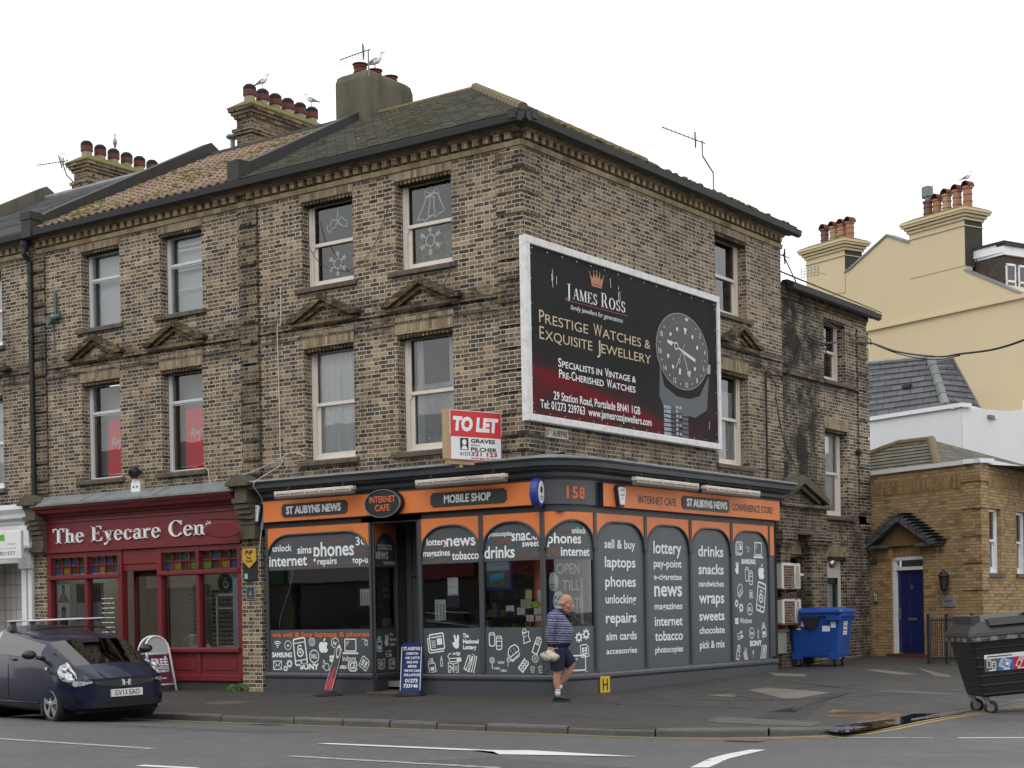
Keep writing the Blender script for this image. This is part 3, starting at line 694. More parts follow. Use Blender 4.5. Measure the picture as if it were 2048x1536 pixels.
def pediment(root, fr, uc, v0=6.9, va=7.36, hw=.87, d=.16):
    n = MB(); t = .11
    L = math.hypot(hw, va - v0); s, c = (va - v0) / L, hw / L
    def rake(h0, h1, dd, inset):
        for sg in (-1, 1):
            a = (uc + sg * (hw - inset), v0 + inset * .1); b = (uc, va - inset * s / c)
            n.prism(fr, [(a[0], v0 + .0), (a[0] - sg * .0, v0 + .06), (uc, b[1]), (uc, b[1] - h1 - .04), (a[0] - sg * (h1 / s), v0)] if sg > 0 else [(a[0], v0), (a[0] + (h1 / s), v0), (uc, b[1] - h1 - .04), (uc, b[1]), (a[0], v0 + .06)], -.01, dd)
    rake(0, .075, d, 0); rake(0, .07, d * .62, .2)
    n.box(fr, uc - hw + .05, uc + hw - .05, v0 - .07, v0, -.01, d * .55)
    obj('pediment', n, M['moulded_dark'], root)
    b = MB(); b.prism(fr, [(uc - hw + .2, v0), (uc + hw - .2, v0), (uc, va - .17)], -.01, .03); obj('pediment_infill', b, M['brick'], root)
def stringcourse(root, fr, u0, u1, gaps=()):
    n = MB(); n.box(fr, u0, u1, 6.8, 6.87, -.01, .05); n.box(fr, u0, u1, 6.87, 6.9, -.01, .025); n.box(fr, u0, u1, 6.6, 6.64, -.01, .022)
    obj('string_course', n, M['brick_sooty'], root)
CB = thing('corner_building', 'three storey brown brick corner house above the charcoal and orange shopfront', 'building', (0, 0, 0))
holes = [(-5.02, -3.76, 7.55, 9.15), (-2.75, -1.49, 7.55, 9.15), (-5.02, -3.79, 4.32, 6.41), (-2.76, -1.51, 4.32, 6.41)]
sholes = [(6.88, 8.29, 7.51, 9.14), (6.9, 8.29, 4.4, 6.34)]
w = MB(); wall(w, FRONT, -6.4, 0, 3.4, 9.72, holes); obj('front_wall', w, M['brick'], CB)
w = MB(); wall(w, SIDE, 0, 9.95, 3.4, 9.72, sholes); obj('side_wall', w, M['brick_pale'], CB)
w = MB(); w.box(XYZ, -6.35, -.35, .45, 9.9, .1, .2); w.quad((-6.4, 9.95, 0), (0, 9.95, 0), (0, 9.95, 9.7), (-6.4, 9.95, 9.7)); w.quad((-6.4, .3, 3.9), (-.3, .3, 3.9), (-.3, 9.9, 3.9), (-6.4, 9.9, 3.9))
w.quad((-6.4, .3, 7.0), (-.3, .3, 7.0), (-.3, 9.9, 7.0), (-6.4, 9.9, 7.0)); w.quad((-6.3, 3.0, 3.9), (-.3, 3.0, 3.9), (-.3, 3.0, 9.6), (-6.3, 3.0, 9.6)); w.quad((-2.6, .3, 3.9), (-2.6, 9.9, 3.9), (-2.6, 9.9, 9.6), (-2.6, .3, 9.6))
obj('inner_wall', w, M['room'], CB)
for fr, u0, u1, l0, l1 in ((FRONT, -6.4, .02, 0, 0), (SIDE, -.02, 9.98, 0, 0)):
    mm, dn, bk = cornice(fr, u0, u1)
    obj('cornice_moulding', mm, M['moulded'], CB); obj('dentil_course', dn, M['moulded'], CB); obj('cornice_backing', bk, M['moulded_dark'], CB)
g = MB(); gutter(g, FRONT, -6.75, .36); gutter(g, SIDE, -.36, 10.35); obj('gutter', g, M['black'], CB)
q = MB()
for a, b in QZ:
    P = [(-.5, 0.02), (-.5, -.05), (.05, -.05), (.05, .53), (-.02, .53), (-.02, .02)]
    q.prism(lambda u, v, d: Vector((u, v, d)), P, a, b)
obj('corner_quoins', q, M['brick_quoin'], CB, recalc=True)
q = MB(); q.box(FRONT, -.5, .015, 4.0, 9.3, -.02, .012); q.box(SIDE, -.01, .53, 4.0, 9.3, -.02, .012); obj('corner_pier', q, M['brick_quoin'], CB)
q = MB(); quoins(q, FRONT, -6.64, -6.14, QZ); q.box(FRONT, -6.64, -6.14, 3.95, 9.3, -.02, .008); obj('pilaster', q, M['brick_sooty'], CB)
for u0, u1, v0, v1 in holes: dress(CB, FRONT, u0, u1, v0, v1, arch=.14 if v1 > 8 else .31)
for u0, u1, v0, v1 in sholes: dress(CB, SIDE, u0, u1, v0, v1, arch=.15 if v1 > 8 else .27, sx=(.12, .17))
pediment(CB, FRONT, -4.44); pediment(CB, FRONT, -2.14); pediment(CB, SIDE, 7.85, hw=.9)
stringcourse(CB, FRONT, -6.1, -.52); stringcourse(CB, SIDE, .55, 9.9)
def lace(win, fr, a, b, v0, v1, d): hang(win, fr, a, b, v0, v1, d, 'net', 8)
def halves(win, fr, a, b, v0, v1, d):
    vm = lerp(v0, v1, .52)
    hang(win, fr, a, b, v0, vm + .12, d, 'net_thin', 9, .02); hang(win, fr, a, a + .22, v0, v1, d - .06, 'net', 3); hang(win, fr, b - .3, b, v0, v1, d - .06, 'net', 4)
def lowlace(win, fr, a, b, v0, v1, d): hang(win, fr, a, b, v0, lerp(v0, v1, .82), d, 'net_thin', 8, .02)
u = holes
W1 = sash(CB, FRONT, *u[0], 'cream_paint', label='upper sash window with holly and snowflake decorations')
W2 = sash(CB, FRONT, *u[1], 'cream_paint', label='upper sash window with bell and snowflake decorations')
sash(CB, FRONT, *u[2], 'cream_paint', curtain=lace, label='sash window filled with white net curtain')
sash(CB, FRONT, *u[3], 'cream_paint', curtain=halves, label='sash window with parted net curtains')
sash(CB, SIDE, *sholes[0], 'cream_paint', label='side sash window with dark grey panes')
sash(CB, SIDE, *sholes[1], 'cream_paint', curtain=lowlace, label='side sash window with lace curtain beside the billboard')
def slope_courses(mb, A0, A1, B0, B1, n, lip=.022):
    """A0-A1 eave, B0-B1 ridge; n courses, each stepped"""
    A0, A1, B0, B1 = map(Vector, (A0, A1, B0, B1)); N = (A1 - A0).cross(B0 - A0).normalized()
    if N.z < 0: N = -N
    for i in range(n):
        t0, t1 = i / n, (i + 1) / n
        p, q, r, s = A0.lerp(B0, t0), A1.lerp(B1, t0), A1.lerp(B1, t1), A0.lerp(B0, t1)
        mb.add([p + N * lip, q + N * lip, r, s, p, q], [(0, 1, 2, 3), (4, 5, 1, 0)])
ez, rz = 9.78, 11.9
rf = MB(); slope_courses(rf, (-6.55, -.27, ez), (.27, -.27, ez), (-6.55, 3.52, rz), (-3.52, 3.52, rz), 27)
slope_courses(rf, (.27, -.27, ez), (.27, 10.25, ez), (-3.52, 3.52, rz), (-3.52, 10.25, rz), 27)
rf.quad((-6.55, 3.52, rz), (-3.52, 3.52, rz), (-3.6, 10.2, rz), (-6.55, 10.2, 9.8)); rf.add([(.27, 10.25, ez), (-3.52, 10.25, rz), (-6.5, 10.25, ez)], [(0, 1, 2)])
RF = obj('roof', rf, M['slate'], CB)
rd = MB()
def ridge_tiles(mb, a, b, n, r=.1):
    a, b = Vector(a), Vector(b)
    for i in range(n):
        p, q = a.lerp(b, i / n), a.lerp(b, (i + .97) / n)
        mb.tube([p, q], [r, r * .93], 8)
ridge_tiles(rd, (.2, -.2, ez + .06), (-3.52, 3.52, rz + .02), 15); ridge_tiles(rd, (-3.52, 3.52, rz + .02), (-3.52, 10.2, rz + .02), 16); ridge_tiles(rd, (-6, 3.52, rz), (-3.52, 3.52, rz), 6, .06)
obj('ridge_tile', rd, M['ridge'], RF)
ms = MB(); rs = random.Random(5)
for i in range(130):
    t = rs.random() ** .8; x = rs.uniform(-6, 0) ; y = lerp(-.2, 3.3, t); z = ez + (y + .27) * .5594
    if x > -.3 - y * .93: continue
    k = rs.uniform(.015, .045); ms.ell((x, y, z + .01), k * 1.6, k, k * .45, 7, 4)
for i in range(120):
    y = rs.uniform(0, 10); t = rs.random() ** 2 * .5; x = lerp(.25, -3.4, t); k = rs.uniform(.03, .08)
    if y < -x: continue
    ms.ell((x, y, ez + (.27 - x) * .5594 + .015), k, k * 1.4, k * .5, 7, 4)
obj('moss_clump', ms, M['moss'], RF)['kind'] = 'stuff'
pw = MB()
pw.prism(lambda a, b, d: Vector((d, a, b)), [(-.32, 9.75), (-.32, 10.14), (-.02, 10.16), (.25, 10.3), (3.5, 12.06), (6, 11.5), (6, 9.7)], -6.62, -6.32)
obj('parapet', pw, M['felt'], CB, recalc=True)
ch = MB(); cw = [(-6.62, 3.3), (-6.12, 3.22), (-6.08, 3.3), (-6.08, 4.72), (-6.12, 4.78), (-6.95, 4.78), (-6.98, 4.72), (-6.98, 3.3), (-6.95, 3.22)]
cw = cw[1:]
ch.loft([[Vector((x, y, z)) + Vector((x + 6.53, y - 4, 0)) * k for x, y in cw] for z, k in ((10.5, 0), (12.62, 0), (12.74, -.05), (12.8, -.16))])
CH = obj('chimney_stack', ch, M['render_old'], CB, recalc=True)
def pot(parent, x, y, z, h, r, mat, hood=False, name='chimney_pot', rim=True):
    p = MB(); p.lathe((x, y, z), [(r * .95, -.1), (r, 0), (r * .97, h * .35), (r * 1.06, h * .36), (r * 1.06, h * .4), (r * .95, h * .41), (r * .93, h * .72), (r * 1.05, h * .73), (r * 1.05, h * .77), (r * .93, h * .78), (r * .95, h * .93), (r * 1.18, h * .94), (r * 1.18, h), (r * .85, h), (r * .8, h * .7)], 14)
    o = obj(name, p, M[mat], parent, smooth=False); return o
for y in (3.5, 3.98, 4.5): pot(CH, -6.5, y, 12.72, .3, .14, 'terracotta_dk')
CX, CY, RX, RY = .3, .97, .42, .97        # rounded corner: quarter ellipse from (.3,0) to (.72,.97)
def corner_pts(n=10):
    out = []
    for i in range(n + 1):
        a = -pi / 2 + (pi / 2) * i / n; x, y = CX + RX * cos(a), CY + RY * sin(a)
        nx, ny = cos(a) / RX, sin(a) / RY; l = math.hypot(nx, ny); out.append((x, y, nx / l, ny / l))
    return out
_cp = corner_pts(40); _cl = [0]
for a, b in zip(_cp, _cp[1:]): _cl.append(_cl[-1] + math.hypot(b[0] - a[0], b[1] - a[1]))
CLEN = _cl[-1]
def CORNER(u, v, d=0.0):
    u_ = min(max(u, 0), CLEN); i = 0
    while i < 39 and _cl[i + 1] < u_: i += 1
    t = (u_ - _cl[i]) / (_cl[i + 1] - _cl[i]); a, b = _cp[i], _cp[i + 1]
    nx, ny = lerp(a[2], b[2], t), lerp(a[3], b[3], t); l = math.hypot(nx, ny)
    return Vector((lerp(a[0], b[0], t) + nx / l * d, lerp(a[1], b[1], t) + ny / l * d, v))
SHOP = frame((0.72, 0, 0), 90)
def sweep(mb, path, prof, mi=0, caps=True):
    rings = [[(x + nx * d, y + ny * d, z) for d, z in prof] for x, y, nx, ny in path]
    return mb.loft(rings, mi, caps, closed=True)
FPATH = [(-6.15, 0, 0, -1)] + [(p[0], p[1], p[2], p[3]) for p in corner_pts(10)] + [(.72, 8.02, 1, 0)]
SF = thing('shop_anchor', '', '') if False else CB
c = MB()
sweep(c, [(-6.55, 0, 0, -1)] + FPATH[1:-1] + [(.72, 8.3, 1, 0)], [(-.3, 3.66), (.04, 3.66), (.07, 3.7), (.075, 3.76), (.2, 3.8), (.22, 3.84), (.3, 3.85), (.31, 3.93), (.34, 3.95), (.34, 3.99), (-.3, 3.99)])
obj('shop_cornice', c, M['charcoal'], SF, recalc=True)
c = MB(); sweep(c, [(-6.5, 0, 0, -1)] + FPATH[1:-1] + [(.72, 8.3, 1, 0)], [(-.75, 4.0), (-.75, 4.16), (-.1, 4.07), (.36, 4.0), (.37, 3.97), (.345, 3.97), (.33, 3.995)])
obj('lead_flashing', c, M['lead'], SF, recalc=True)
c = MB()          # return end of the cornice, with its corbelled underside
c.box(SIDE, 7.9, 8.02, 3.2, 3.7, .0, .74); obj('cornice_return', c, M['charcoal'], SF)
c = MB(); sweep(c, FPATH, [(-.2, 3.1), (-.02, 3.1), (-.02, 3.22), (.012, 3.22), (.012, 3.66), (-.2, 3.66)]); obj('fascia_backing', c, M['charcoal_dk'], SF, recalc=True)
c = MB(); c.prism(lambda a, b, d: CORNER(d, b, a), [(.012, 3.23), (.03, 3.23), (.03, 3.62), (.012, 3.62)], .02, CLEN * .5); c.prism(lambda a, b, d: CORNER(d, b, a), [(.012, 3.23), (.03, 3.23), (.03, 3.62), (.012, 3.62)], CLEN * .5, CLEN - .02)
c = MB(); sweep(c, corner_pts(12), [(0, 3.23), (.022, 3.23), (.022, 3.63), (0, 3.63)]); CFB = obj('corner_fascia', c, M['charcoal'], SF, recalc=True)
c = MB(); c.text(CORNER, '158', CLEN * .56, 3.33, .19, .027, align='C', bold=.035, sp=1.15); obj('number', c, M['vinyl_o'], CFB)
def board(fr, u0, u1, z0=3.215, z1=3.615, d0=.02, d1=.1, name='fascia_board'):
    c = MB(); c.bbox(fr, u0, u1, z0, z1, d0, d1, .006); o = obj(name, c, M['orange'], SF)
    e = MB(); e.box(fr, u0 - .012, u1 + .012, z1, z1 + .018, d0, d1 + .012); e.box(fr, u0 - .012, u0, z0, z1, d0, d1 - .004); e.box(fr, u1, u1 + .012, z0, z1, d0, d1 - .004); obj('board_edge', e, M['charcoal_dk'], o); return o
FB1 = board(FRONT, -6.05, .26); FB2 = board(SHOP, 1.12, 7.98)
c = MB(); c.text(SHOP, 'INTERNET CAFE', 2.28, 3.325, .135, .104, w=1.36, bold=.012); c.text(SHOP, 'CONVENIENCE STORE', 5.86, 3.345, .135, .104, w=1.78, bold=.012); obj('lettering', c, M['charcoal_dk'], FB2)
def name_panel(fr, u0, u1, v0, v1, d, body, h, label, w=None, matl='vinyl_w', bold=.03):
    c = MB(); n = .045
    c.prism(fr, [(u0 + n, v0), (u1 - n, v0), (u1 - n, v0 + n * .5), (u1, v0 + n), (u1, v1 - n), (u1 - n, v1 - n * .5), (u1 - n, v1), (u0 + n, v1), (u0 + n, v1 - n * .5), (u0, v1 - n), (u0, v0 + n), (u0 + n, v0 + n * .5)], d, d + .02)
    t = thing('shop_sign', label, 'shop sign', fr((u0 + u1) / 2, v0, d)); obj('panel', c, M['charcoal_dk'], t)
    c = MB(); c.text(fr, body, (u0 + u1) / 2, (v0 + v1) / 2 - h / 2, h, d + .021, w=w, align='C', bold=bold, depth=.018); obj('lettering', c, M[matl], t); return t
name_panel(FRONT, -5.55, -3.92, 3.29, 3.535, .1, 'ST AUBYNS NEWS', .135, 'dark notched name panel on the front fascia, nearest the red shop', w=1.36)
name_panel(FRONT, -1.98, -.35, 3.29, 3.535, .1, 'MOBILE SHOP', .135, 'dark notched MOBILE SHOP panel on the orange fascia', w=1.0, bold=.02)
name_panel(SHOP, 3.85, 5.72, 3.29, 3.535, .1, 'ST AUBYNS NEWS', .135, 'dark notched name panel on the side street fascia', w=1.6)
t = thing('shop_sign', 'oval black INTERNET CAFE sign over the shop doorway', 'shop sign', FRONT(-3.02, 3.16, .1))
c = MB(); n = 28; O = lambda r, k, d: FRONT(-3.0 + .43 * r * cos(2 * pi * k / n), 3.41 + .26 * r * sin(2 * pi * k / n), d)
c.loft([[O(1, k, .08) for k in range(n)], [O(1, k, .2) for k in range(n)], [O(.985, k, .21) for k in range(n)]]); obj('casing', c, M['black'], t)
c = MB(); c.loft([[O(.99, k, .208) for k in range(n)], [O(.97, k, .222) for k in range(n)], [O(.93, k, .222) for k in range(n)]], caps=False); obj('rim', c, M['steel'], t)
c = MB(); c.text(FRONT, 'INTERNET', -3.0, 3.43, .11, .214, w=.6, align='C', bold=.02); c.text(FRONT, 'CAFE', -3.0, 3.28, .11, .214, w=.34, align='C', bold=.02); obj('lettering', c, M['vinyl_o'], t)
t = thing('shop_sign', 'blue round lottery sign projecting edge on at the fascia corner', 'shop sign', (.28, -.1, 3.2))
c = MB(); fr_l = frame((.31, -.14, 0), 101); n = 22
c.loft([[fr_l(.19 * r * cos(2 * pi * k / n), 3.41 + .25 * r * sin(2 * pi * k / n), d) for k in range(n)] for r, d in ((.9, -.07), (1, -.05), (1, .05), (.9, .07))]); obj('casing', c, plain('lottery_blue', (.02, .04, .25), .35), t)
c = MB(); c.disc(fr_l, 0, 3.42, .13, .072, ry=.19); obj('face', c, M['vinyl_w'], t)
c = MB(); c.text(fr_l, 'NATIONAL', 0, 3.33, .03, .076, w=.15, align='C', bold=.02); c.text(fr_l, 'LOTTERY', 0, 3.285, .03, .076, w=.13, align='C', bold=.02); c.disc(fr_l, 0, 3.46, .05, .076, ry=.06); obj('lettering', c, M['ink'], t)
def arch_curve(u0, u1, vs, va, n=8):
    """flattened arch: springs at vs, crown va, rounded shoulders"""
    r = min((u1 - u0) / 2, (va - vs)); rx = min((u1 - u0) / 2, r * 1.25); pts = []
    for i in range(n + 1):
        a = pi - (pi / 2) * i / n; pts.append((u0 + rx + rx * cos(a), vs + r * sin(a)))
    for i in range(n + 1):
        a = pi / 2 - (pi / 2) * i / n; pts.append((u1 - rx + rx * cos(a), vs + r * sin(a)))
    return pts
def bay(fr, u0, u1, kind, d=0.0, words=None, dark=None, low=None, m=.045, label=None, glassname='glass_shop'):
    """one bay of the shopfront: spandrel, arch bead, word band, glass, lower panel"""
    vt, vs, va, vb, v0 = 3.1, 2.52, 2.96, 1.17, .37
    a, b = u0 + m, u1 - m
    f = MB(); N = max(2, int((u1 - u0) / .15))
    f.bbox(fr, u0 - .005, a, v0, vt, d - .06, d + .03, .012); f.bbox(fr, b, u1 + .005, v0, vt, d - .06, d + .03, .012)
    for i in range(N): f.box(fr, lerp(a, b, i / N), lerp(a, b, (i + 1) / N), v0 - .02, v0 + .02, d - .06, d + .02)
    win = obj('shop_window', f, M['charcoal'], SF)
    if label: win['label'] = label
    sp = MB(); cur = arch_curve(a, b, vs, va); top = [(lerp(a, b, i / (len(cur) - 1)), vt) for i in range(len(cur))]
    for i in range(len(cur) - 1):
        sp.quad(fr(*cur[i], d + .004), fr(*cur[i + 1], d + .004), fr(top[i + 1][0], vt, d + .004), fr(top[i][0], vt, d + .004))
    obj('arch_spandrel', sp, M['orange'], win)
    bd = MB(); bd.tube([fr(a, vs - .06, d + .012)] + [fr(x, y, d + .012) for x, y in cur] + [fr(b, vs - .06, d + .012)], .022, 6); obj('arch_bead', bd, M['charcoal'], win, smooth=True)
    def cap(x, y):
        for p, q in zip(cur, cur[1:]):
            if p[0] - 1e-6 <= x <= q[0] + 1e-6 and q[0] > p[0]: return y < lerp(p[1], q[1], (x - p[0]) / (q[0] - p[0])) - .02 and a + .01 < x < b - .01
        return False
    if kind == 'glass':
        wb = MB()
        for i in range(len(cur) - 1): wb.quad(fr(cur[i][0], vb + 1.13, d - .01), fr(cur[i + 1][0], vb + 1.13, d - .01), fr(*cur[i + 1], d - .01), fr(*cur[i], d - .01))
        obj('word_band', wb, M['vinyl'], win)
        g = MB()
        for i in range(N): g.quad(fr(lerp(a, b, i / N), vb, d - .02), fr(lerp(a, b, (i + 1) / N), vb, d - .02), fr(lerp(a, b, (i + 1) / N), vb + 1.14, d - .02), fr(lerp(a, b, i / N), vb + 1.14, d - .02))
        obj('pane', g, M[glassname], win)
        lp = MB()
        for i in range(N): lp.quad(fr(lerp(a, b, i / N), v0, d - .012), fr(lerp(a, b, (i + 1) / N), v0, d - .012), fr(lerp(a, b, (i + 1) / N), vb, d - .012), fr(lerp(a, b, i / N), vb, d - .012))
        obj('lower_panel', lp, M['vinyl'], win)
    else:
        lp = MB()
        for i in range(len(cur) - 1): lp.quad(fr(cur[i][0], v0, d - .012), fr(cur[i + 1][0], v0, d - .012), fr(*cur[i + 1], d - .012), fr(*cur[i], d - .012))
        obj('panel', lp, M['vinyl'], win)
    for items, mt in ((words, 'vinyl_w'), (dark, 'vinyl_odk')):
        if items:
            t = MB()
            for body, x, y, h, wd in items: t.text(fr, body, x, y, h, d - .006, w=wd, bold=.02, clip=cap if kind == 'glass' else None)
            if t.v: obj('lettering', t, M[mt], win)
    if low:
        t = MB(); low(t, fr, a, b, d - .006)
        obj('icon_set', t, M['vinyl_w'], win)
    return win
def ic(fn):
    def g(t, fr, x, y, s, d, rot=0.0, **k):
        cr, sr = cos(rot), sin(rot)
        f2 = lambda u, v, dd=0.0: fr(x + (u * cr - v * sr) * s, y + (u * sr + v * cr) * s, dd)
        fn(t, f2, d, **k)
    return g
def rr(x0, y0, x1, y1, r=.06):
    o = []
    for cx, cy, a in ((x1 - r, y1 - r, 0), (x0 + r, y1 - r, 90), (x0 + r, y0 + r, 180), (x1 - r, y0 + r, 270)):
        for k in range(4): q = RAD(a + 30 * k); o.append((cx + r * cos(q), cy + r * sin(q)))
    return o
@ic
def i_news(t, f, d):
    t.stroke(f, rr(-.42, -.36, .46, .42), .07, d, closed=True); t.stroke(f, [(-.42, .28), (-.55, .24), (-.55, -.4), (-.48, -.48), (.4, -.48)], .06, d)
    t.face(f, [(.02, -.14), (.34, -.14), (.34, .18), (.02, .18)], d)
    for k in range(5): t.stroke(f, [(-.32, .1 - k * .08), (-.08, .1 - k * .08)], .03, d)
    t.stroke(f, [(-.32, .27), (.34, .27)], .06, d)
@ic
def i_phone(t, f, d):
    t.stroke(f, rr(-.3, -.5, .3, .5, .08), .06, d, closed=True); t.stroke(f, [(-.28, .34), (.28, .34)], .04, d); t.stroke(f, [(-.28, -.33), (.28, -.33)], .04, d); t.disc(f, 0, -.41, .045, d, 8)
    t.ringline(f, 0, -.04, .14, .06, d); t.ringline(f, 0, .14, .1, .05, d, a0=.3, a1=3.4); t.disc(f, 0, -.03, .05, d, 10)
@ic
def i_can(t, f, d):
    for x, y in ((-.22, .08), (.22, -.1)):
        t.stroke(f, rr(x - .17, y - .34, x + .17, y + .34, .1), .055, d, closed=True); t.ringline(f, x, y + .27, .14, .04, d, ry=.05)
    t.stroke(f, [(.07, -.02), (.37, -.02)], .04, d); t.stroke(f, [(.07, -.26), (.37, -.26)], .04, d)
@ic
def i_gear(t, f, d, hole=.2):
    n = 8; pts = []
    for k in range(n):
        for da, r in ((-.2, .38), (-.13, .5), (.13, .5), (.2, .38)): a = 2 * pi * k / n + da; pts.append((r * cos(a), r * sin(a)))
    m = len(pts); inn = [(hole * cos(math.atan2(p[1], p[0])), hole * sin(math.atan2(p[1], p[0]))) for p in pts]
    for i in range(m): j = (i + 1) % m; t.quad(f(*pts[i], d), f(*pts[j], d), f(*inn[j], d), f(*inn[i], d))
@ic
def i_sim(t, f, d):
    t.stroke(f, [(-.38, -.42), (.38, -.42), (.42, -.36), (.42, .22), (.2, .44), (-.38, .44), (-.42, .38), (-.42, -.36)], .07, d, closed=True)
    for x in (-.17, .14):
        for y in (-.2, 0, .18): t.face(f, [(x - .12, y - .07), (x + .12, y - .07), (x + .12, y + .07), (x - .12, y + .07)], d)
@ic
def i_laptop(t, f, d):
    t.stroke(f, rr(-.38, -.26, .38, .36, .04), .06, d, closed=True); t.face(f, [(-.55, -.42), (.55, -.42), (.52, -.33), (-.52, -.33)], d); t.stroke(f, [(-.3, .12), (-.16, .27)], .03, d); t.stroke(f, [(-.3, 0), (-.1, .24)], .03, d)
@ic
def i_wifi(t, f, d):
    for r in (.2, .38, .56): t.ringline(f, 0, -.3, r, .09, d, a0=RAD(45), a1=RAD(135), n=8)
    t.disc(f, 0, -.28, .07, d, 10)
@ic
def i_mail(t, f, d):
    t.stroke(f, [(-.46, -.36), (.46, -.36), (.46, .36), (-.46, .36)], .07, d, closed=True); t.stroke(f, [(-.44, .34), (0, -.06), (.44, .34)], .06, d); t.stroke(f, [(-.44, -.34), (-.12, .04)], .05, d); t.stroke(f, [(.44, -.34), (.12, .04)], .05, d)
@ic
def i_apple(t, f, d):
    P = [(0, .2), (.14, .26), (.3, .22), (.38, .1), (.3, .0), (.28, -.12), (.33, -.22), (.41, -.28), (.32, -.42), (.2, -.5), (.1, -.48), (0, -.45), (-.1, -.48), (-.2, -.5), (-.33, -.4), (-.42, -.2), (-.43, .02), (-.36, .18), (-.22, .26), (-.1, .24)]
    for i in range(len(P)): t.add([f(0, -.1, d), f(*P[i], d), f(*P[(i + 1) % len(P)], d)], [(0, 1, 2)])
    t.face(f, [(.0, .28), (.1, .3), (.18, .42), (.18, .52), (.06, .47), (.0, .38)], d)
@ic
def i_badge(t, f, d, txt='hp'):
    t.ringline(f, 0, 0, .44, .07, d)
    t.text(f, txt, 0, -.13, .28, d, align='C', bold=.03, w=.6 if len(txt) > 1 else .34, shear=.3 if txt == 'hp' else 0)
@ic
def i_globe(t, f, d):
    t.ringline(f, 0, 0, .42, .07, d); t.ringline(f, 0, 0, .2, .04, d, ry=.42); t.stroke(f, [(-.4, .0), (.4, .0)], .04, d); t.stroke(f, [(-.36, .2), (.36, .2)], .04, d); t.stroke(f, [(-.36, -.2), (.36, -.2)], .04, d); t.stroke(f, [(0, -.4), (0, .4)], .04, d)
@ic
def i_winlogo(t, f, d):
    for x0, x1, k in ((-.4, -.03, .06), (.02, .45, 0)):
        t.face(f, [(x0, .02), (x1, .02), (x1, .38 - k * .3), (x0, .38 - k)], d); t.face(f, [(x0, -.4 + k), (x1, -.4 + k * .3), (x1, -.03), (x0, -.03)], d)
@ic
def i_hand(t, f, d):
    t.stroke(f, [(-.08, -.45), (-.3, -.1), (-.36, .04), (-.26, .06), (-.14, -.06), (-.14, .42), (-.06, .48), (.02, .42), (.02, .12), (.12, .16), (.18, .08), (.28, .1), (.34, .0), (.38, -.16), (.3, -.45)], .06, d, closed=True)
@ic
def i_mouse(t, f, d):
    t.stroke(f, rr(-.05, -.3, .28, .22, .15), .06, d, closed=True); t.stroke(f, [(.11, .2), (.11, .05)], .05, d); t.stroke(f, [(.0, .2), (-.14, .34), (-.3, .24), (-.46, .3)], .045, d)
@ic
def i_lotto(t, f, d):
    P = [(-.3, -.02), (-.18, -.3), (.02, -.46), (.22, -.4), (.28, -.18), (.24, .0), (.3, .3), (.24, .46), (.14, .42), (.06, .12), (-.02, .42), (-.12, .46), (-.16, .38), (-.08, .0), (-.2, -.06)]
    for i in range(len(P)): t.add([f(.05, -.16, d), f(*P[i], d), f(*P[(i + 1) % len(P)], d)], [(0, 1, 2)])
@ic
def i_ecig(t, f, d):
    t.stroke(f, rr(-.4, -.3, .4, -.12, .04), .05, d, closed=True); t.face(f, [(.1, -.27), (.36, -.27), (.36, -.15), (.1, -.15)], d); t.stroke(f, [(-.4, -.15), (-.5, 0), (-.36, .16), (-.22, .12)], .04, d); t.text(f, 'e-cigs', .12, .06, .2, d, align='C', bold=.03, w=.5)
@ic
def i_cigs(t, f, d):
    t.stroke(f, rr(-.26, -.44, .26, .1, .04), .06, d, closed=True); t.face(f, [(-.15, -.34), (.15, -.34), (.15, -.12), (-.15, -.12)], d); t.stroke(f, [(-.24, .1), (-.2, .26), (.02, .2), (.24, .1)], .05, d)
    for x in (-.08, .04, .14): t.stroke(f, [(x, .18), (x, .42)], .06, d)
@ic
def i_lighter(t, f, d):
    t.stroke(f, [(-.08, -.4), (.08, -.4), (.08, .1), (-.08, .1)], .05, d, closed=True); t.face(f, [(-.05, .14), (.05, .14), (.02, .34), (0, .4)], d)
@ic
def i_mags(t, f, d):
    for k in range(3): t.stroke(f, [(-.34 + k * .14, -.38 - k * .0), (-.2 + k * .14, .34 + k * .06), (.12 + k * .12, .42 - k * .02), (.02 + k * .14, -.46)], .055, d, closed=(k == 0))
    t.disc(f, -.06, .12, .09, d, 10); t.face(f, [(-.18, -.1), (.06, -.1), (.02, .06), (-.14, .06)], d); t.text(f, 'MAG', -.05, -.28, .12, d, align='C', w=.26, bold=.03)
@ic
def i_book(t, f, d):
    t.stroke(f, [(-.46, -.3), (-.02, -.4), (-.02, .3), (-.46, .38)], .055, d, closed=True); t.stroke(f, [(.02, -.4), (.46, -.28), (.46, .4), (.02, .3)], .055, d, closed=True)
    t.disc(f, -.3, .12, .08, d, 8); t.disc(f, -.16, -.02, .09, d, 8); t.disc(f, -.28, -.18, .07, d, 8)
    for k in range(4): t.stroke(f, [(.1, .12 - k * .1), (.38, .16 - k * .1)], .035, d)
@ic
def i_bread(t, f, d):
    t.stroke(f, [(-.4, -.12), (-.36, .16), (-.2, .34), (.06, .44), (.3, .3), (.34, .1), (.1, -.04), (-.2, -.24)], .06, d, closed=True)
    t.stroke(f, [(-.4, -.22), (-.1, -.42), (.4, -.06), (.4, .02)], .05, d); t.stroke(f, [(-.4, -.3), (-.1, -.5), (.4, -.16)], .05, d)
    for x, y in ((-.2, .1), (0, .2), (.1, .08), (-.1, -.04)): t.disc(f, x, y, .03, d, 6)
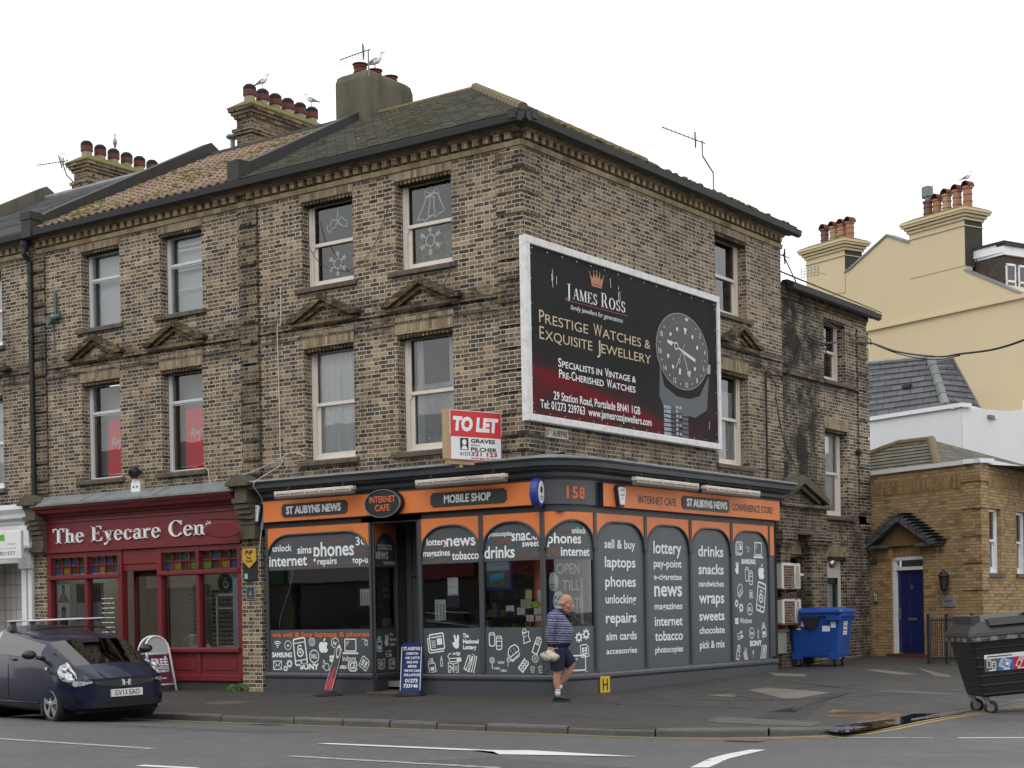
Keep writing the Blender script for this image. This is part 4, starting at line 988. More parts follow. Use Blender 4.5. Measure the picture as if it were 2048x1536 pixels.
@ic
def i_wrap(t, f, d):
    t.stroke(f, [(-.16, -.44), (.16, -.44), (.18, .06), (-.18, .06)], .06, d, closed=True); t.stroke(f, [(-.18, .06), (-.16, .4), (.02, .46), (.18, .38), (.18, .06)], .05, d)
    for k in range(3): t.stroke(f, [(-.12, .14 + k * .1), (.12, .18 + k * .1)], .04, d)
@ic
def i_lolly(t, f, d):
    t.ringline(f, 0, .2, .2, .05, d); t.ringline(f, 0, .2, .1, .045, d); t.stroke(f, [(0, 0), (.02, -.42)], .06, d)
@ic
def i_sweet(t, f, d):
    t.ringline(f, 0, 0, .18, .05, d, ry=.14); t.disc(f, 0, 0, .07, d, 8); t.stroke(f, [(-.18, 0), (-.4, .12), (-.36, -.12)], .05, d, closed=True); t.stroke(f, [(.18, 0), (.4, .12), (.36, -.12)], .05, d, closed=True)
@ic
def i_choc(t, f, d):
    t.stroke(f, [(-.24, -.4), (.24, -.4), (.24, .34), (.1, .42), (-.1, .36), (-.24, .42)], .06, d, closed=True)
    for x in (-.11, .11):
        for y in (-.26, -.02, .2): t.stroke(f, rr(x - .08, y - .09, x + .08, y + .09, .03), .04, d, closed=True)
@ic
def i_donut(t, f, d):
    t.ringline(f, 0, 0, .4, .06, d); t.ringline(f, 0, 0, .12, .05, d)
    for k in range(7): t.disc(f, .26 * cos(k * .9), .26 * sin(k * .9), .04, d, 6)
@ic
def i_cake(t, f, d):
    t.ringline(f, 0, .12, .32, .06, d, ry=.26); t.stroke(f, [(-.26, -.02), (-.18, -.4), (.18, -.4), (.26, -.02)], .06, d); t.disc(f, .1, .14, .07, d, 8); t.disc(f, -.12, .16, .06, d, 8)
@ic
def i_crisps(t, f, d):
    t.stroke(f, [(-.3, -.4), (.3, -.34), (.22, 0), (.3, .34), (-.26, .38), (-.2, 0)], .06, d, closed=True); t.ringline(f, -.05, .44, .16, .05, d); t.stroke(f, [(-.14, .06), (.1, .1)], .05, d)
def low1(t, fr, a, b, d):
    i_wifi(t, fr, a + .2, .9, 0.208, d); i_badge(t, fr, a + .47, .88, 0.192, d, txt='e'); i_phone(t, fr, a + .78, .76, 0.496, d, rot=.12); i_globe(t, fr, a + 1.08, .94, 0.176, d); i_apple(t, fr, a + 1.37, .87, 0.272, d)
    i_badge(t, fr, a + 1.66, .92, 0.208, d, txt='hp'); i_laptop(t, fr, a + 2.03, .86, 0.352, d); i_mouse(t, fr, a + 2.39, .93, 0.192, d)
    t.text(fr, 'SAMSUNG', a + .05, .655, .085, d, w=.52, bold=.05); i_badge(t, fr, a + 1.13, .67, 0.264, d, txt='DELL'); i_winlogo(t, fr, a + 1.58, .63, 0.160, d); t.text(fr, 'Windows', a + 1.7, .585, .1, d, w=.46, bold=.01)
    i_mail(t, fr, a + .19, .5, 0.224, d); i_gear(t, fr, a + .5, .53, 0.160, d); i_gear(t, fr, a + .4, .44, 0.120, d); t.text(fr, 'SONY', a + .77, .43, .1, d, w=.48, bold=.05); i_hand(t, fr, a + 1.41, .5, 0.216, d, rot=.3)
    t.text(fr, 'TOSHIBA', a + 1.62, .445, .06, d, w=.32, bold=.05); t.text(fr, '@', a + 2.08, .44, .17, d, bold=.03, align='C'); i_sim(t, fr, a + 2.36, .54, 0.240, d, rot=-.6)
def low_ret(t, fr, a, b, d):
    i_cigs(t, fr, a + .14, .9, 0.320, d); i_lotto(t, fr, a + .38, .95, 0.240, d); t.text(fr, 'The', a + .5, 1.03, .05, d, bold=.03); t.text(fr, 'National', a + .5, .94, .05, d, bold=.03, w=.24); t.text(fr, 'Lottery', a + .5, .85, .05, d, bold=.03, w=.2); i_ecig(t, fr, a + .46, .72, 0.224, d); i_book(t, fr, a + .2, .52, 0.240, d); i_news(t, fr, a + .58, .52, 0.208, d)
def low2(t, fr, a, b, d):
    i_news(t, fr, a + .3, .92, 0.352, d, rot=.12); i_lotto(t, fr, a + .72, .93, 0.272, d)
    for s_, y in (('The', 1.0), ('National', .9), ('Lottery', .8)): t.text(fr, s_, a + .88, y, .07, d, bold=.04, w={'The': .13, 'National': .34, 'Lottery': .29}[s_])
    i_ecig(t, fr, a + .7, .68, 0.320, d, rot=.05); i_cigs(t, fr, a + .18, .52, 0.288, d, rot=.2); i_lighter(t, fr, a + .4, .6, 0.240, d); i_book(t, fr, a + .66, .47, 0.240, d); i_mags(t, fr, a + 1.03, .56, 0.336, d, rot=-.2)
def low3(t, fr, a, b, d):
    i_can(t, fr, a + .22, .94, 0.336, d); i_bread(t, fr, a + .6, .74, 0.304, d); i_crisps(t, fr, a + .86, 1.0, 0.240, d, rot=.2); i_wrap(t, fr, a + 1.08, .86, 0.320, d, rot=-.4)
    i_lolly(t, fr, a + .14, .56, 0.240, d); i_lolly(t, fr, a + .48, .58, 0.192, d, rot=-.2); i_sweet(t, fr, a + .33, .57, 0.160, d); i_sweet(t, fr, a + .24, .47, 0.144, d); i_sweet(t, fr, a + .38, .43, 0.144, d)
    i_choc(t, fr, a + .8, .52, 0.256, d, rot=-.7); i_donut(t, fr, a + 1.04, .64, 0.160, d); i_cake(t, fr, a + .98, .46, 0.128, d); i_cake(t, fr, a + 1.15, .46, 0.144, d)
def low4(t, fr, a, b, d):
    i_gear(t, fr, a + .62, .98, 0.176, d); i_gear(t, fr, a + .8, 1.03, 0.192, d); i_sim(t, fr, a + .76, .75, 0.240, d, rot=.1); i_laptop(t, fr, a + .62, .53, 0.400, d)
def low8(t, fr, a, b, d):
    w = b - a; X = lambda k: a + w * k
    i_news(t, fr, X(.2), 2.62, 0.288, d); i_mouse(t, fr, X(.43), 2.6, 0.176, d); i_laptop(t, fr, X(.72), 2.6, 0.400, d)
    i_lotto(t, fr, X(.12), 2.22, 0.272, d); t.text(fr, 'SAMSUNG', X(.25), 2.31, .09, d, w=.62, bold=.05); i_can(t, fr, X(.45), 2.07, 0.400, d); i_apple(t, fr, X(.8), 2.16, 0.320, d)
    i_bread(t, fr, X(.2), 1.78, 0.288, d); i_sim(t, fr, X(.5), 1.7, 0.176, d); i_phone(t, fr, X(.78), 1.64, 0.576, d, rot=-.2); i_gear(t, fr, X(.1), 1.52, 0.160, d); i_gear(t, fr, X(.22), 1.43, 0.192, d); i_badge(t, fr, X(.46), 1.4, 0.256, d, txt='DELL')
    i_winlogo(t, fr, X(.09), 1.17, 0.160, d); t.text(fr, 'Windows', X(.18), 1.12, .11, d, w=.52, bold=.01); i_ecig(t, fr, X(.18), .9, 0.272, d, rot=.2); i_badge(t, fr, X(.5), .92, 0.240, d, txt='hp'); i_lighter(t, fr, X(.68), .92, 0.272, d); i_cigs(t, fr, X(.84), .98, 0.336, d, rot=.15)
    i_wrap(t, fr, X(.12), .55, 0.320, d, rot=-.3); t.text(fr, 'SONY', X(.44), .66, .1, d, w=.54, bold=.05); i_donut(t, fr, X(.32), .58, 0.128, d); i_choc(t, fr, X(.32), .3 + .16, 0.240, d, rot=.4); i_lolly(t, fr, X(.53), .5, 0.176, d); i_mags(t, fr, X(.82), .52, 0.352, d, rot=-.1); i_sweet(t, fr, X(.14), .48, 0.112, d)
RET = frame((-3.46, .02, 0), 98)                 # splayed return into the doorway
bay(FRONT, -6.08, -3.46, 'glass', label='widest shop window with laptop and phone icons below',
    words=[('unlock', -5.92, 2.66, .125, .5), ('sims', -5.28, 2.6, .14, .36), ('phones', -4.87, 2.53, .26, 1.0), ('3G', -3.83, 2.7, .15, .28), ('internet', -6.02, 2.38, .2, .98), ('repairs', -4.78, 2.38, .12, .48), ('top-up', -3.92, 2.375, .12, .46)],
    dark=[('3G', -5.0, 2.36, .17, .22), ('mobile', -4.2, 2.36, .06, .34), ('phones', -4.5, 2.76, .09, .4), ('sims', -5.7, 2.8, .07, .3), ('laptops', -3.9, 2.56, .06, .3)], low=low1)
t = MB(); t.text(FRONT, 'we sell & buy laptops & phones', -5.98, 1.035, .09, -.006, w=2.44, bold=.03); obj('lettering', t, M['vinyl_o'], SF)
bay(RET, 0.02, .86, 'glass', label='shaded return window beside the doorway', words=[('tobacco', .2, 2.62, .14, .5), ('news', .07, 2.45, .2, .5), ('magazines', .4, 2.35, .08, .4)], low=low_ret)
bay(FRONT, -2.34, -.98, 'glass', label='shop window with newspaper icon below', words=[('lottery', -2.18, 2.63, .12, .46), ('news', -1.74, 2.6, .2, .64), ('magazines', -2.26, 2.44, .11, .6), ('tobacco', -1.62, 2.36, .14, .58)],
    dark=[('mobile', -2.1, 2.55, .06, .3), ('laptops', -1.6, 2.53, .06, .36), ('news', -1.98, 2.33, .07, .24)], low=low2)
bay(FRONT, -.98, .3, 'glass', label='shop window with drinks and sandwich icons below', words=[('photocopies', -.83, 2.73, .08, .5), ('snacks', -.34, 2.64, .18, .58), ('drinks', -.92, 2.36, .2, .64), ('sweets', -.12, 2.53, .11, .4)],
    dark=[('cards', -.64, 2.6, .1, .3), ('crisps', -.22, 2.36, .07, .26), ('news', .05, 2.36, .09, .25)], low=low3)
bay(CORNER, 0.0, CLEN, 'glass', label='curved corner shop window with neon OPEN sign', words=[('unlock', .55, 2.74, .1, .34), ('phones', .08, 2.57, .17, .68), ('internet', .32, 2.36, .15, .66)],
    dark=[('3G', .07, 2.36, .16, .22), ('mobile', .3, 2.75, .06, .24)], low=low4)
def wordlist(y0, items, u0, u1):
    return [(s_, lerp(u0, u1, .5) - wd / 2, y, h, wd) for s_, y, h, wd in items]
Y = [.97, 2.66, 4.32, 5.98, 7.66]
def col_words(names, x0, x1, zs, hs): return [(n_, x0, z, h, x1 - x0) for n_, z, h in zip(names, zs, hs)]
bay(SHOP, Y[0], Y[1], 'panel', label='grey panel headed sell and buy', words=col_words(['sell & buy', 'laptops', 'phones', 'unlocking', 'repairs', 'sim cards', 'accessories'], 1.29, 2.32, [2.51, 2.18, 1.84, 1.55, 1.21, .91, .67], [.15, .18, .18, .15, .18, .14, .1]))
bay(SHOP, Y[1], Y[2], 'panel', label='grey panel headed lottery', words=col_words(['lottery', 'pay-point', 'e-cigarettes', 'news', 'magazines', 'internet', 'tobacco', 'photocopies'], 2.96, 3.99, [2.45, 2.2, 1.97, 1.67, 1.43, 1.13, .86, .64], [.22, .14, .11, .27, .12, .17, .17, .11]))
bay(SHOP, Y[2], Y[3], 'panel', label='grey panel headed drinks', words=col_words(['drinks', 'snacks', 'sandwiches', 'wraps', 'sweets', 'chocolate', 'pick & mix'], 4.64, 5.66, [2.43, 2.09, 1.85, 1.53, 1.2, .95, .67], [.2, .19, .11, .22, .18, .13, .14]))
bay(SHOP, Y[3], Y[4], 'panel', label='grey panel covered in white line icons', low=low8)
e = MB(); e.box(SHOP, Y[4], 7.9, .42, 2.5, -.1, -.01); e.box(SHOP, Y[4], 7.9, 2.5, 3.1, -.1, -.005, 1); obj('end_panel', e, [M['charcoal'], M['orange']], SF)
def riser(path, nm='stallriser'):
    r = MB(); sweep(r, path, [(-.12, -.3), (.03, -.3), (.03, .25), (.045, .27), (.06, .29), (.06, .33), (.03, .365), (-.12, .365)]); obj(nm, r, M['charcoal'], SF, recalc=True)
riser([(-6.12, 0, 0, -1), (-3.44, 0, .0, -1)]); riser([(-2.36, 0, 0, -1)] + FPATH[1:-1] + [(.72, 7.92, 1, 0)])
e = RET; p0, p1 = e(.03, 0, 0), e(.84, 0, 0); riser([(p0.x, p0.y, e.N.x, e.N.y), (p1.x, p1.y, e.N.x, e.N.y)])
st = MB(); st.box(XYZ, -3.6, -2.3, -.06, 1.2, -.2, .03); obj('doorstep', st, paint('doorway_tiles', (.12, .085, .06), .8, .5, 4), SF)
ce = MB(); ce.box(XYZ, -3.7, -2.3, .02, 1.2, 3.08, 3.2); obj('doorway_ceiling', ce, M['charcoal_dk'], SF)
dr = MB(); D0 = frame((-3.42, .95, 0), 0)
dr.box(D0, 0, .12, .03, 3.1, -.08, 0); dr.box(D0, .98, 1.1, .03, 3.1, -.08, 0); dr.box(D0, 0.12, .98, 2.12, 2.2, -.08, 0); dr.box(D0, .12, .98, 2.2, 3.1, -.06, -.04)
DF = obj('door_frame', dr, M['charcoal'], SF)
dr = MB(); dr.box(D0, .12, .26, .05, 2.1, -.07, -.02); dr.box(D0, .84, .98, .05, 2.1, -.07, -.02); dr.box(D0, .26, .84, .05, .62, -.07, -.02); dr.box(D0, .26, .84, 1.95, 2.1, -.07, -.02); SD = obj('shop_door', dr, M['charcoal'], SF)
dr = MB(); dr.quad(D0(.26, .62, -.045), D0(.84, .62, -.045), D0(.84, 1.95, -.045), D0(.26, 1.95, -.045)); obj('pane', dr, M['glass_shop'], SD)
dr = MB()
for x in (.36, .5, .64): dr.tube([D0(x, .62, -.02), D0(x, 1.95, -.02)], .012, 6)
dr.tube([D0(.26, 1.05, -.02), D0(.84, 1.05, -.02)], .014, 6); obj('door_bars', dr, M['vinyl_o'], SD)
dr = MB(); dr.tube([D0(.9, .95, .0), D0(.9, 1.2, .0)], .014, 6); dr.box(D0, .87, .93, .98, 1.0, -.02, .01); obj('handle', dr, M['steel'], SD)
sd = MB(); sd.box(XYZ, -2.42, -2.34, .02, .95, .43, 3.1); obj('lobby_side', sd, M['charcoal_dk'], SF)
r = MB(); r.box(XYZ, -6.35, .6, .3, 9.0, .02, .05); r.quad((-6.35, 6.5, 0), (.6, 6.5, 0), (.6, 6.5, 3.1), (-6.35, 6.5, 3.1)); r.quad((-6.35, .1, 0), (-6.35, 6.5, 0), (-6.35, 6.5, 3.1), (-6.35, .1, 3.1)); r.quad((-6.35, .1, 3.1), (.6, .1, 3.1), (.6, 6.5, 3.1), (-6.35, 6.5, 3.1)); r.quad((.62, .97, 0), (.62, 8.0, 0), (.62, 8.0, 3.1), (.62, .97, 3.1)); r.quad((.0, 8.0, -.2), (.72, 8.0, -.2), (.72, 8.0, 3.7), (.0, 8.0, 3.7))
obj('shop_interior', r, M['dark_room'], SF)
r = MB(); r.box(XYZ, -3.62, -3.58, .95, 6.4, .05, 3.1); obj('partition', r, M['dark_room'], SF)
r = MB(); r.tube([(-.32, .75, .05), (-.32, .75, 3.1)], .075, 12); obj('post', r, M['orange'], SF)
rs = random.Random(11)
cols = [plain('goods_%s' % nm, c_, .6) for nm, c_ in (('red', (.25, .03, .03)), ('blue', (.04, .08, .25)), ('green', (.05, .16, .05)), ('yellow', (.4, .3, .05)), ('white', (.4, .4, .4)), ('brown', (.14, .08, .04)))]
for sx in (-1.9, -.25):
    r = MB(); x0 = sx - .75
    r.box(XYZ, x0, x0 + 1.5, 2.45, 2.5, .05, 2.2)
    for k in range(6): r.box(XYZ, x0, x0 + 1.5, 2.1, 2.45, .3 + k * .34, .32 + k * .34)
    SH = obj('shelf_unit', r, M['dark_room'], SF)
    g = MB()
    for k in range(6):
        x = x0 + .02
        while x < x0 + 1.4:
            w_ = rs.uniform(.06, .14); g.box(XYZ, x, x + w_ - .01, 2.14, 2.3, .325 + k * .34, .325 + k * .34 + rs.uniform(.12, .28), rs.randrange(6)); x += w_
    obj('goods', g, cols, SH)['kind'] = 'stuff'
r = MB(); r.box(XYZ, -6.0, -3.75, 1.3, 1.9, .74, .78)
for x in (-5.95, -4.9, -3.8): r.box(XYZ, x - .03, x + .03, 1.35, 1.85, .05, .74)
TB = obj('computer_desk', r, M['room'], SF)
r = MB()
for x in (-5.5, -4.9, -4.3): r.box(XYZ, x - .2, x + .2, 1.55, 1.6, .92, 1.22); r.box(XYZ, x - .03, x + .03, 1.56, 1.6, .78, .95); r.box(XYZ, x - .1, x + .1, 1.5, 1.65, .78, .795)
obj('monitor', r, M['black_pl'], TB)
r = MB(); r.quad((-6.1, 2.6, 1.55), (-4.9, 2.6, 1.55), (-4.9, 2.6, 2.25), (-6.1, 2.6, 2.25)); r.quad((-4.7, 2.8, 1.45), (-3.7, 2.8, 1.45), (-3.7, 2.8, 2.3), (-4.7, 2.8, 2.3), 1); obj('screen_curtain', r, [paint('mustard_cloth', (.16, .14, .05), .9, .2), paint('pink_cloth', (.16, .05, .05), .9, .2)], SF)
def _arc(cx, cy, rx, ry, a0, a1, w0, w1, n=14):
    """crescent stroke: thick (w0) at the sides, thin (w1) at top and bottom"""
    out = []
    for i in range(n + 1):
        a = RAD(lerp(a0, a1, i / n)); k = abs(cos(a)); w = lerp(w1, w0, k)
        out.append(((cx + rx * cos(a), cy + ry * sin(a)), (cx + (rx - w) * cos(a), cy + (ry - w * .8) * sin(a))))
    return [[out[i][0], out[i + 1][0], out[i + 1][1], out[i][1]] for i in range(n)]
def _b(x0, y0, x1, y1): return [[(x0, y0), (x1, y0), (x1, y1), (x0, y1)]]
def _st(x, y0, y1, w=.15, s0=True, s1=True, half=False):
    r = _b(x, y0, x + w, y1)
    if s0: r += _b(x - .09, y0, x + w + .09, y0 + .045)
    if s1: r += _b(x - .09, y1 - .045, x + (w if half else w + .09), y1)
    return r
def _sl(x0, y0, x1, y1, w): return [[(x0, y0), (x0 + w, y0), (x1 + w, y1), (x1, y1)]]
XH = .66
SER = {
 'T': (.78, _st(.31, 0, 1, .16, True, False) + _b(.02, .93, .76, 1) + [[(.02, .93), (.02, .74), (.05, .74), (.12, .93)], [(.76, .93), (.66, .93), (.73, .74), (.76, .74)]]),
 'E': (.74, _st(.1, 0, 1, .16) + _b(.1, .945, .66, 1) + _b(.1, 0, .68, .055) + _b(.2, .49, .5, .54) + [[(.66, .945), (.58, .945), (.63, .77), (.66, .77)], [(.58, .055), (.68, .055), (.72, .27), (.69, .27)], [(.47, .4), (.5, .4), (.5, .64), (.47, .64)]]),
 'C': (.84, _arc(.47, .5, .44, .52, 48, 312, .17, .05, 20) + [[(.76, .72), (.8, .72), (.8, 1.0), (.77, 1.0), (.7, .86)], _b(.74, .1, .79, .26)[0]]),
 'h': (.64, _st(.08, 0, 1, .14, True, True, True) + _st(.42, 0, .42, .14, True, False) + _arc(.36, .42, .2, .24, 0, 150, .14, .08, 10)),
 'n': (.64, _st(.08, 0, XH, .14, True, True, True) + _st(.42, 0, .42, .14, True, False) + _arc(.36, .42, .2, .24, 0, 150, .14, .08, 10)),
 'r': (.48, _st(.08, 0, XH, .14, True, True, True) + _arc(.34, .44, .13, .23, 50, 165, .09, .09, 8) + _arc(.39, .57, .08, .09, 0, 360, .079, .079, 10)),
 'e': (.56, _arc(.28, .33, .26, .35, 0, 322, .13, .05, 20) + _b(.1, .34, .53, .395)),
 'c': (.52, _arc(.29, .33, .26, .35, 45, 318, .14, .05, 18) + _arc(.43, .53, .075, .085, 0, 360, .074, .074, 10)),
 'a': (.56, _st(.34, 0, .48, .13, False, False) + _arc(.27, .46, .2, .22, 0, 160, .12, .06, 10) + _arc(.13, .52, .08, .08, 0, 360, .079, .079, 8) + _arc(.24, .18, .2, .2, 60, 330, .13, .06, 14) + _b(.26, .36, .4, .41) + [[(.44, .1), (.44, 0), (.56, .03), (.56, .07)]]),
 'y': (.62, _sl(.08, XH, .3, .02, .15) + _sl(.28, -.02, .5, XH, .05) + _sl(.16, -.24, .29, .02, .07) + _b(.0, XH - .045, .3, XH) + _b(.4, XH - .045, .64, XH) + _arc(.13, -.2, .08, .08, 0, 360, .079, .079, 10)),
 't': (.42, _b(.12, .1, .26, .84) + _b(.01, .61, .38, XH) + [[(.01, .65), (.12, .65), (.26, .84), (.2, .84)]] + _arc(.26, .14, .14, .15, 180, 320, .13, .06, 8)),
 'J': (.5, _st(.2, .0, 1, .15, False, True) + _arc(.15, .02, .2, .22, 190, 360, .15, .05, 10) + _arc(.02, -.06, .08, .08, 0, 360, .079, .079, 8)),
 'A': (.86, _sl(.38, 1, .68, .0, .17)[0:1] + _sl(.1, 0, .4, 1, .055) + _b(.22, .34, .68, .39) + _b(.0, 0, .26, .045) + _b(.58, 0, .94, .045)),
 'M': (1.06, _st(.1, 0, 1, .05, True, False) + _st(.8, 0, 1, .15, True, True, False) + _sl(.1, 1, .42, 0, .17) + _sl(.47, 0, .8, 1, .055) + _b(.0, .955, .2, 1)),
 'S': (.62, _arc(.31, .73, .24, .28, 20, 270, .13, .055, 14) + _arc(.31, .27, .26, .28, -160, 90, .14, .055, 14) + _b(.5, .72, .54, .98) + _b(.06, .02, .1, .3)),
 'R': (.8, _st(.1, 0, 1, .15, True, True, True) + _b(.2, .945, .46, 1) + _b(.2, .46, .46, .51) + _arc(.44, .73, .22, .27, -90, 90, .15, .05, 12) + _sl(.36, .5, .64, 0, .17) + _b(.58, 0, .88, .045)),
 'O': (.92, _arc(.46, .5, .42, .52, 0, 360, .17, .05, 26)),
 ' ': (.36, []),
}
def serif(mb, fr, body, u, v, h, d, w=None, depth=0.0, mi=0, big=None):
    tot = sum(SER[c][0] for c in body) + .06 * len(body); k = (w / tot) if w else h; x = 0
    for c_ in body:
        adv, parts = SER[c_]
        for p in parts:
            q = [(u + (x + a) * k, v + b * h) for a, b in p]
            ar = sum(q[i][0] * q[(i + 1) % len(q)][1] - q[(i + 1) % len(q)][0] * q[i][1] for i in range(len(q)))
            if ar < 0: q.reverse()
            if depth: mb.prism(fr, q, d, d + depth, mi, back=False)
            else: mb.face(fr, q, d, mi)
        x += adv + .06
    return mb
def party_parapet(root, x, zadd=0.0, name='parapet', mat='felt', y1=4.97, zt=12.83):
    p = MB(); p.prism(lambda a, b, d: Vector((d, a, b)), [(-.36, 9.6), (-.36, 10.1), (-.02, 10.12), (.2, 10.26), (y1, zt), (9.8, zt - 2.5), (9.8, 9.6)], x - .15, x + .15)
    p.box(XYZ, x - .17, x + .17, -.38, -.05, 9.98, 10.14)
    return obj(name, p, M[mat], root, recalc=True)
def stack(root, x0, x1, y0, y1, zb, zt, rendered=0.0, n=6, seed=1, birdless=None):
    s = MB(); s.box(XYZ, x0, x1, y0, y1, zb, zt); S = obj('chimney_stack', s, M['brick_stack'], root)
    if rendered: s = MB(); s.box(XYZ, x0 - .03, x1 + .03, y0 - .03, y1 + .03, zb, zb + rendered); obj('render_band', s, M['cement'], S)
    s = MB()
    for z, e in ((zt - .62, .05), (zt - .55, .09), (zt - .22, .05), (zt - .14, .1), (zt - .06, .15)): s.box(XYZ, x0 - e, x1 + e, y0 - e, y1 + e, z, z + .075)
    obj('corbel', s, M['brick_stack'], S)
    s = MB(); e = .17; s.loft([[(x0 - e, y0 - e, zt + .015), (x1 + e, y0 - e, zt + .015), (x1 + e, y1 + e, zt + .015), (x0 - e, y1 + e, zt + .015)], [(x0 - e, y0 - e, zt + .05), (x1 + e, y0 - e, zt + .05), (x1 + e, y1 + e, zt + .05), (x0 - e, y1 + e, zt + .05)], [(x0 + .08, y0 + .12, zt + .24), (x1 - .08, y0 + .12, zt + .24), (x1 - .08, y1 - .12, zt + .24), (x0 + .08, y1 - .12, zt + .24)]])
    obj('cap', s, M['moss'], S, recalc=True)
    for k in range(n):
        y = lerp(y0 + .22, y1 - .22, k / (n - 1)); xc = (x0 + x1) / 2
        p = MB(); p.lathe((xc, y, zt + .16), [(.15, 0), (.135, .2), (.13, .22)], 14); p.lathe((xc, y, zt + .36), [(.13, 0), (.165, .01), (.165, .16), (.15, .17), (.14, .17)], 14, 1, caps=False)
        p.lathe((xc, y, zt + .53), [(.168, -.02), (.16, .06), (.1, .12), (.01, .14)], 14, 2)
        obj('chimney_pot', p, [M['pot_cream'], M['terracotta_dk'], M['soot']], S)
    return S
def pantiles(mb, x0, x1, y0, z0, y1, z1, rows, w=.23):
    n = int((x1 - x0) / w) * 5; sl = Vector((0, y1 - y0, z1 - z0)); L = sl.length; sl /= L; N = Vector((0, -sl.z, sl.y))
    for r in range(rows):
        a = L * r / rows; b = L * (r + 1.12) / rows
        A = []; B = []
        for i in range(n + 1):
            x = lerp(x0, x1, i / n); ph = (i % 5) / 5 * 2 * pi; hgt = .022 * cos(ph) + (.008 if i % 5 == 0 else 0)
            A.append(Vector((x, y0, z0)) + sl * a + N * (hgt + .035)); B.append(Vector((x, y0, z0)) + sl * b + N * (hgt + .004))
        o = len(mb.v); mb.v += [tuple(p) for p in A + B] + [tuple(p - N * .03) for p in A]; m = n + 1
        for i in range(n):
            mb.f.append((o + i, o + i + 1, o + m + i + 1, o + m + i)); mb.m.append(0)
            mb.f.append((o + 2 * m + i, o + 2 * m + i + 1, o + i + 1, o + i)); mb.m.append(0)
EY = thing('terrace_house', 'brown brick house over the red eyecare shop, pantiled roof', 'house', (0, 0, 0))
eh = [(-11.29, -10.09, 7.53, 9.14), (-8.89, -7.68, 7.52, 9.15), (-11.34, -10.15, 4.36, 6.4), (-8.92, -7.73, 4.36, 6.41)]
w = MB(); wall(w, FRONT, -12.7, -6.4, 3.4, 9.72, eh); obj('front_wall', w, M['brick'], EY)
w = MB(); w.quad((-12.6, 3.0, 3.9), (-6.5, 3.0, 3.9), (-6.5, 3.0, 9.6), (-12.6, 3.0, 9.6)); w.quad((-12.6, .3, 3.9), (-6.5, .3, 3.9), (-6.5, 3, 3.9), (-12.6, 3, 3.9)); w.quad((-12.6, .3, 7.0), (-6.5, .3, 7.0), (-6.5, 3, 7.0), (-12.6, 3, 7.0)); w.quad((-9.5, .3, 3.9), (-9.5, 3, 3.9), (-9.5, 3, 9.6), (-9.5, .3, 9.6)); w.quad((-12.7, 9.9, 0), (-6.4, 9.9, 0), (-6.4, 9.9, 9.7), (-12.7, 9.9, 9.7))
obj('inner_wall', w, M['room'], EY)
mm, dn, bk = cornice(FRONT, -12.7, -6.4); obj('cornice_moulding', mm, M['moulded'], EY); obj('dentil_course', dn, M['moulded'], EY); obj('cornice_backing', bk, M['moulded_dark'], EY)
g = MB(); gutter(g, FRONT, -12.75, -6.76); obj('gutter', g, M['black'], EY)
q = MB(); quoins(q, FRONT, -12.94, -12.44, QZ); q.box(FRONT, -12.94, -12.44, 3.95, 9.3, -.02, .008); obj('pilaster', q, M['brick_sooty'], EY)
for u0, u1, v0, v1 in eh: dress(EY, FRONT, u0, u1, v0, v1, arch=.15 if v1 > 8 else .31)
pediment(EY, FRONT, -10.82); pediment(EY, FRONT, -8.41)
stringcourse(EY, FRONT, -12.42, -6.66)
def slats(zs):
    def f(win, fr, a, b, v0, v1, d):
        m = MB()
        for t0 in zs: z = lerp(v0, v1, t0); m.box(fr, a + .12, b, z, z + .03, d, d + .02)
        obj('blind_rail', m, M['white_paint'], win)
        m = MB(); m.quad(fr(a - .3, v0, d - .1), fr(b + .1, v0, d - .1), fr(b + .1, v1, d - .1), fr(a - .3, v1, d - .1)); obj('blind', m, plain('grey_blind', (.55, .57, .6), .8), win)
    return f
def redblind(u_off, lean):
    def f(win, fr, a, b, v0, v1, d):
        m = MB(); t_ = lerp(v0, v1, .62); m.quad(fr(a + u_off, v0, d), fr(b + .05, v0, d), fr(b + .05, t_, d), fr(a + u_off - lean, t_, d)); B = obj('poster_blind', m, M['poster_red'], win)
        m = MB(); x, y = a + u_off + .16, lerp(v0, v1, .3); F = frame(fr(x, y, d + .01), 0)
        sc_ = .46
        for pts in ([(0, .1), (.05, .42), (.16, .5), (.24, .4), (.1, .28), (.26, .06)], [(.3, .3), (.24, .16), (.36, .2), (.38, .32), (.42, .12)], [(.44, .32), (.5, .16), (.6, .34), (.48, -.14), (.4, -.1)], [(.62, .2), (.7, .22)], [(.74, .06), (.8, .56), (.92, .6), (.86, .4), (.98, .24), (.78, .1)], [(1.0, .28), (.98, .14), (1.1, .2), (1.12, .3), (1.16, .12), (1.22, .34), (1.28, .18), (1.34, .26)]): m.stroke(F, [(px * sc_, py * sc_ + px * .1) for px, py in pts], .025, 0)
        obj('lettering', m, M['vinyl_w'], B)
        m = MB(); m.quad(fr(a - .35, v0, d - .25), fr(b + .05, v0, d - .25), fr(b + .05, v1, d - .25), fr(a - .35, v1, d - .25)); obj('blind', m, plain('dim_blind', (.34, .36, .37), .8), win)
    return f
M['poster_red'] = plain('red_poster', (.85, .07, .09), .7)
sash(EY, FRONT, *eh[0], 'grey_frame', style='light', mid=.64, curtain=slats([]), label='plain upper casement window with pale blind')
sash(EY, FRONT, *eh[1], 'grey_frame', style='light', mid=.62, curtain=slats([.87, .81, .55, .3]), label='upper casement window with striped blind')
sash(EY, FRONT, *eh[2], 'grey_frame', style='light', mid=.69, curtain=redblind(.3, -.06), label='lower casement window with sagging red poster')
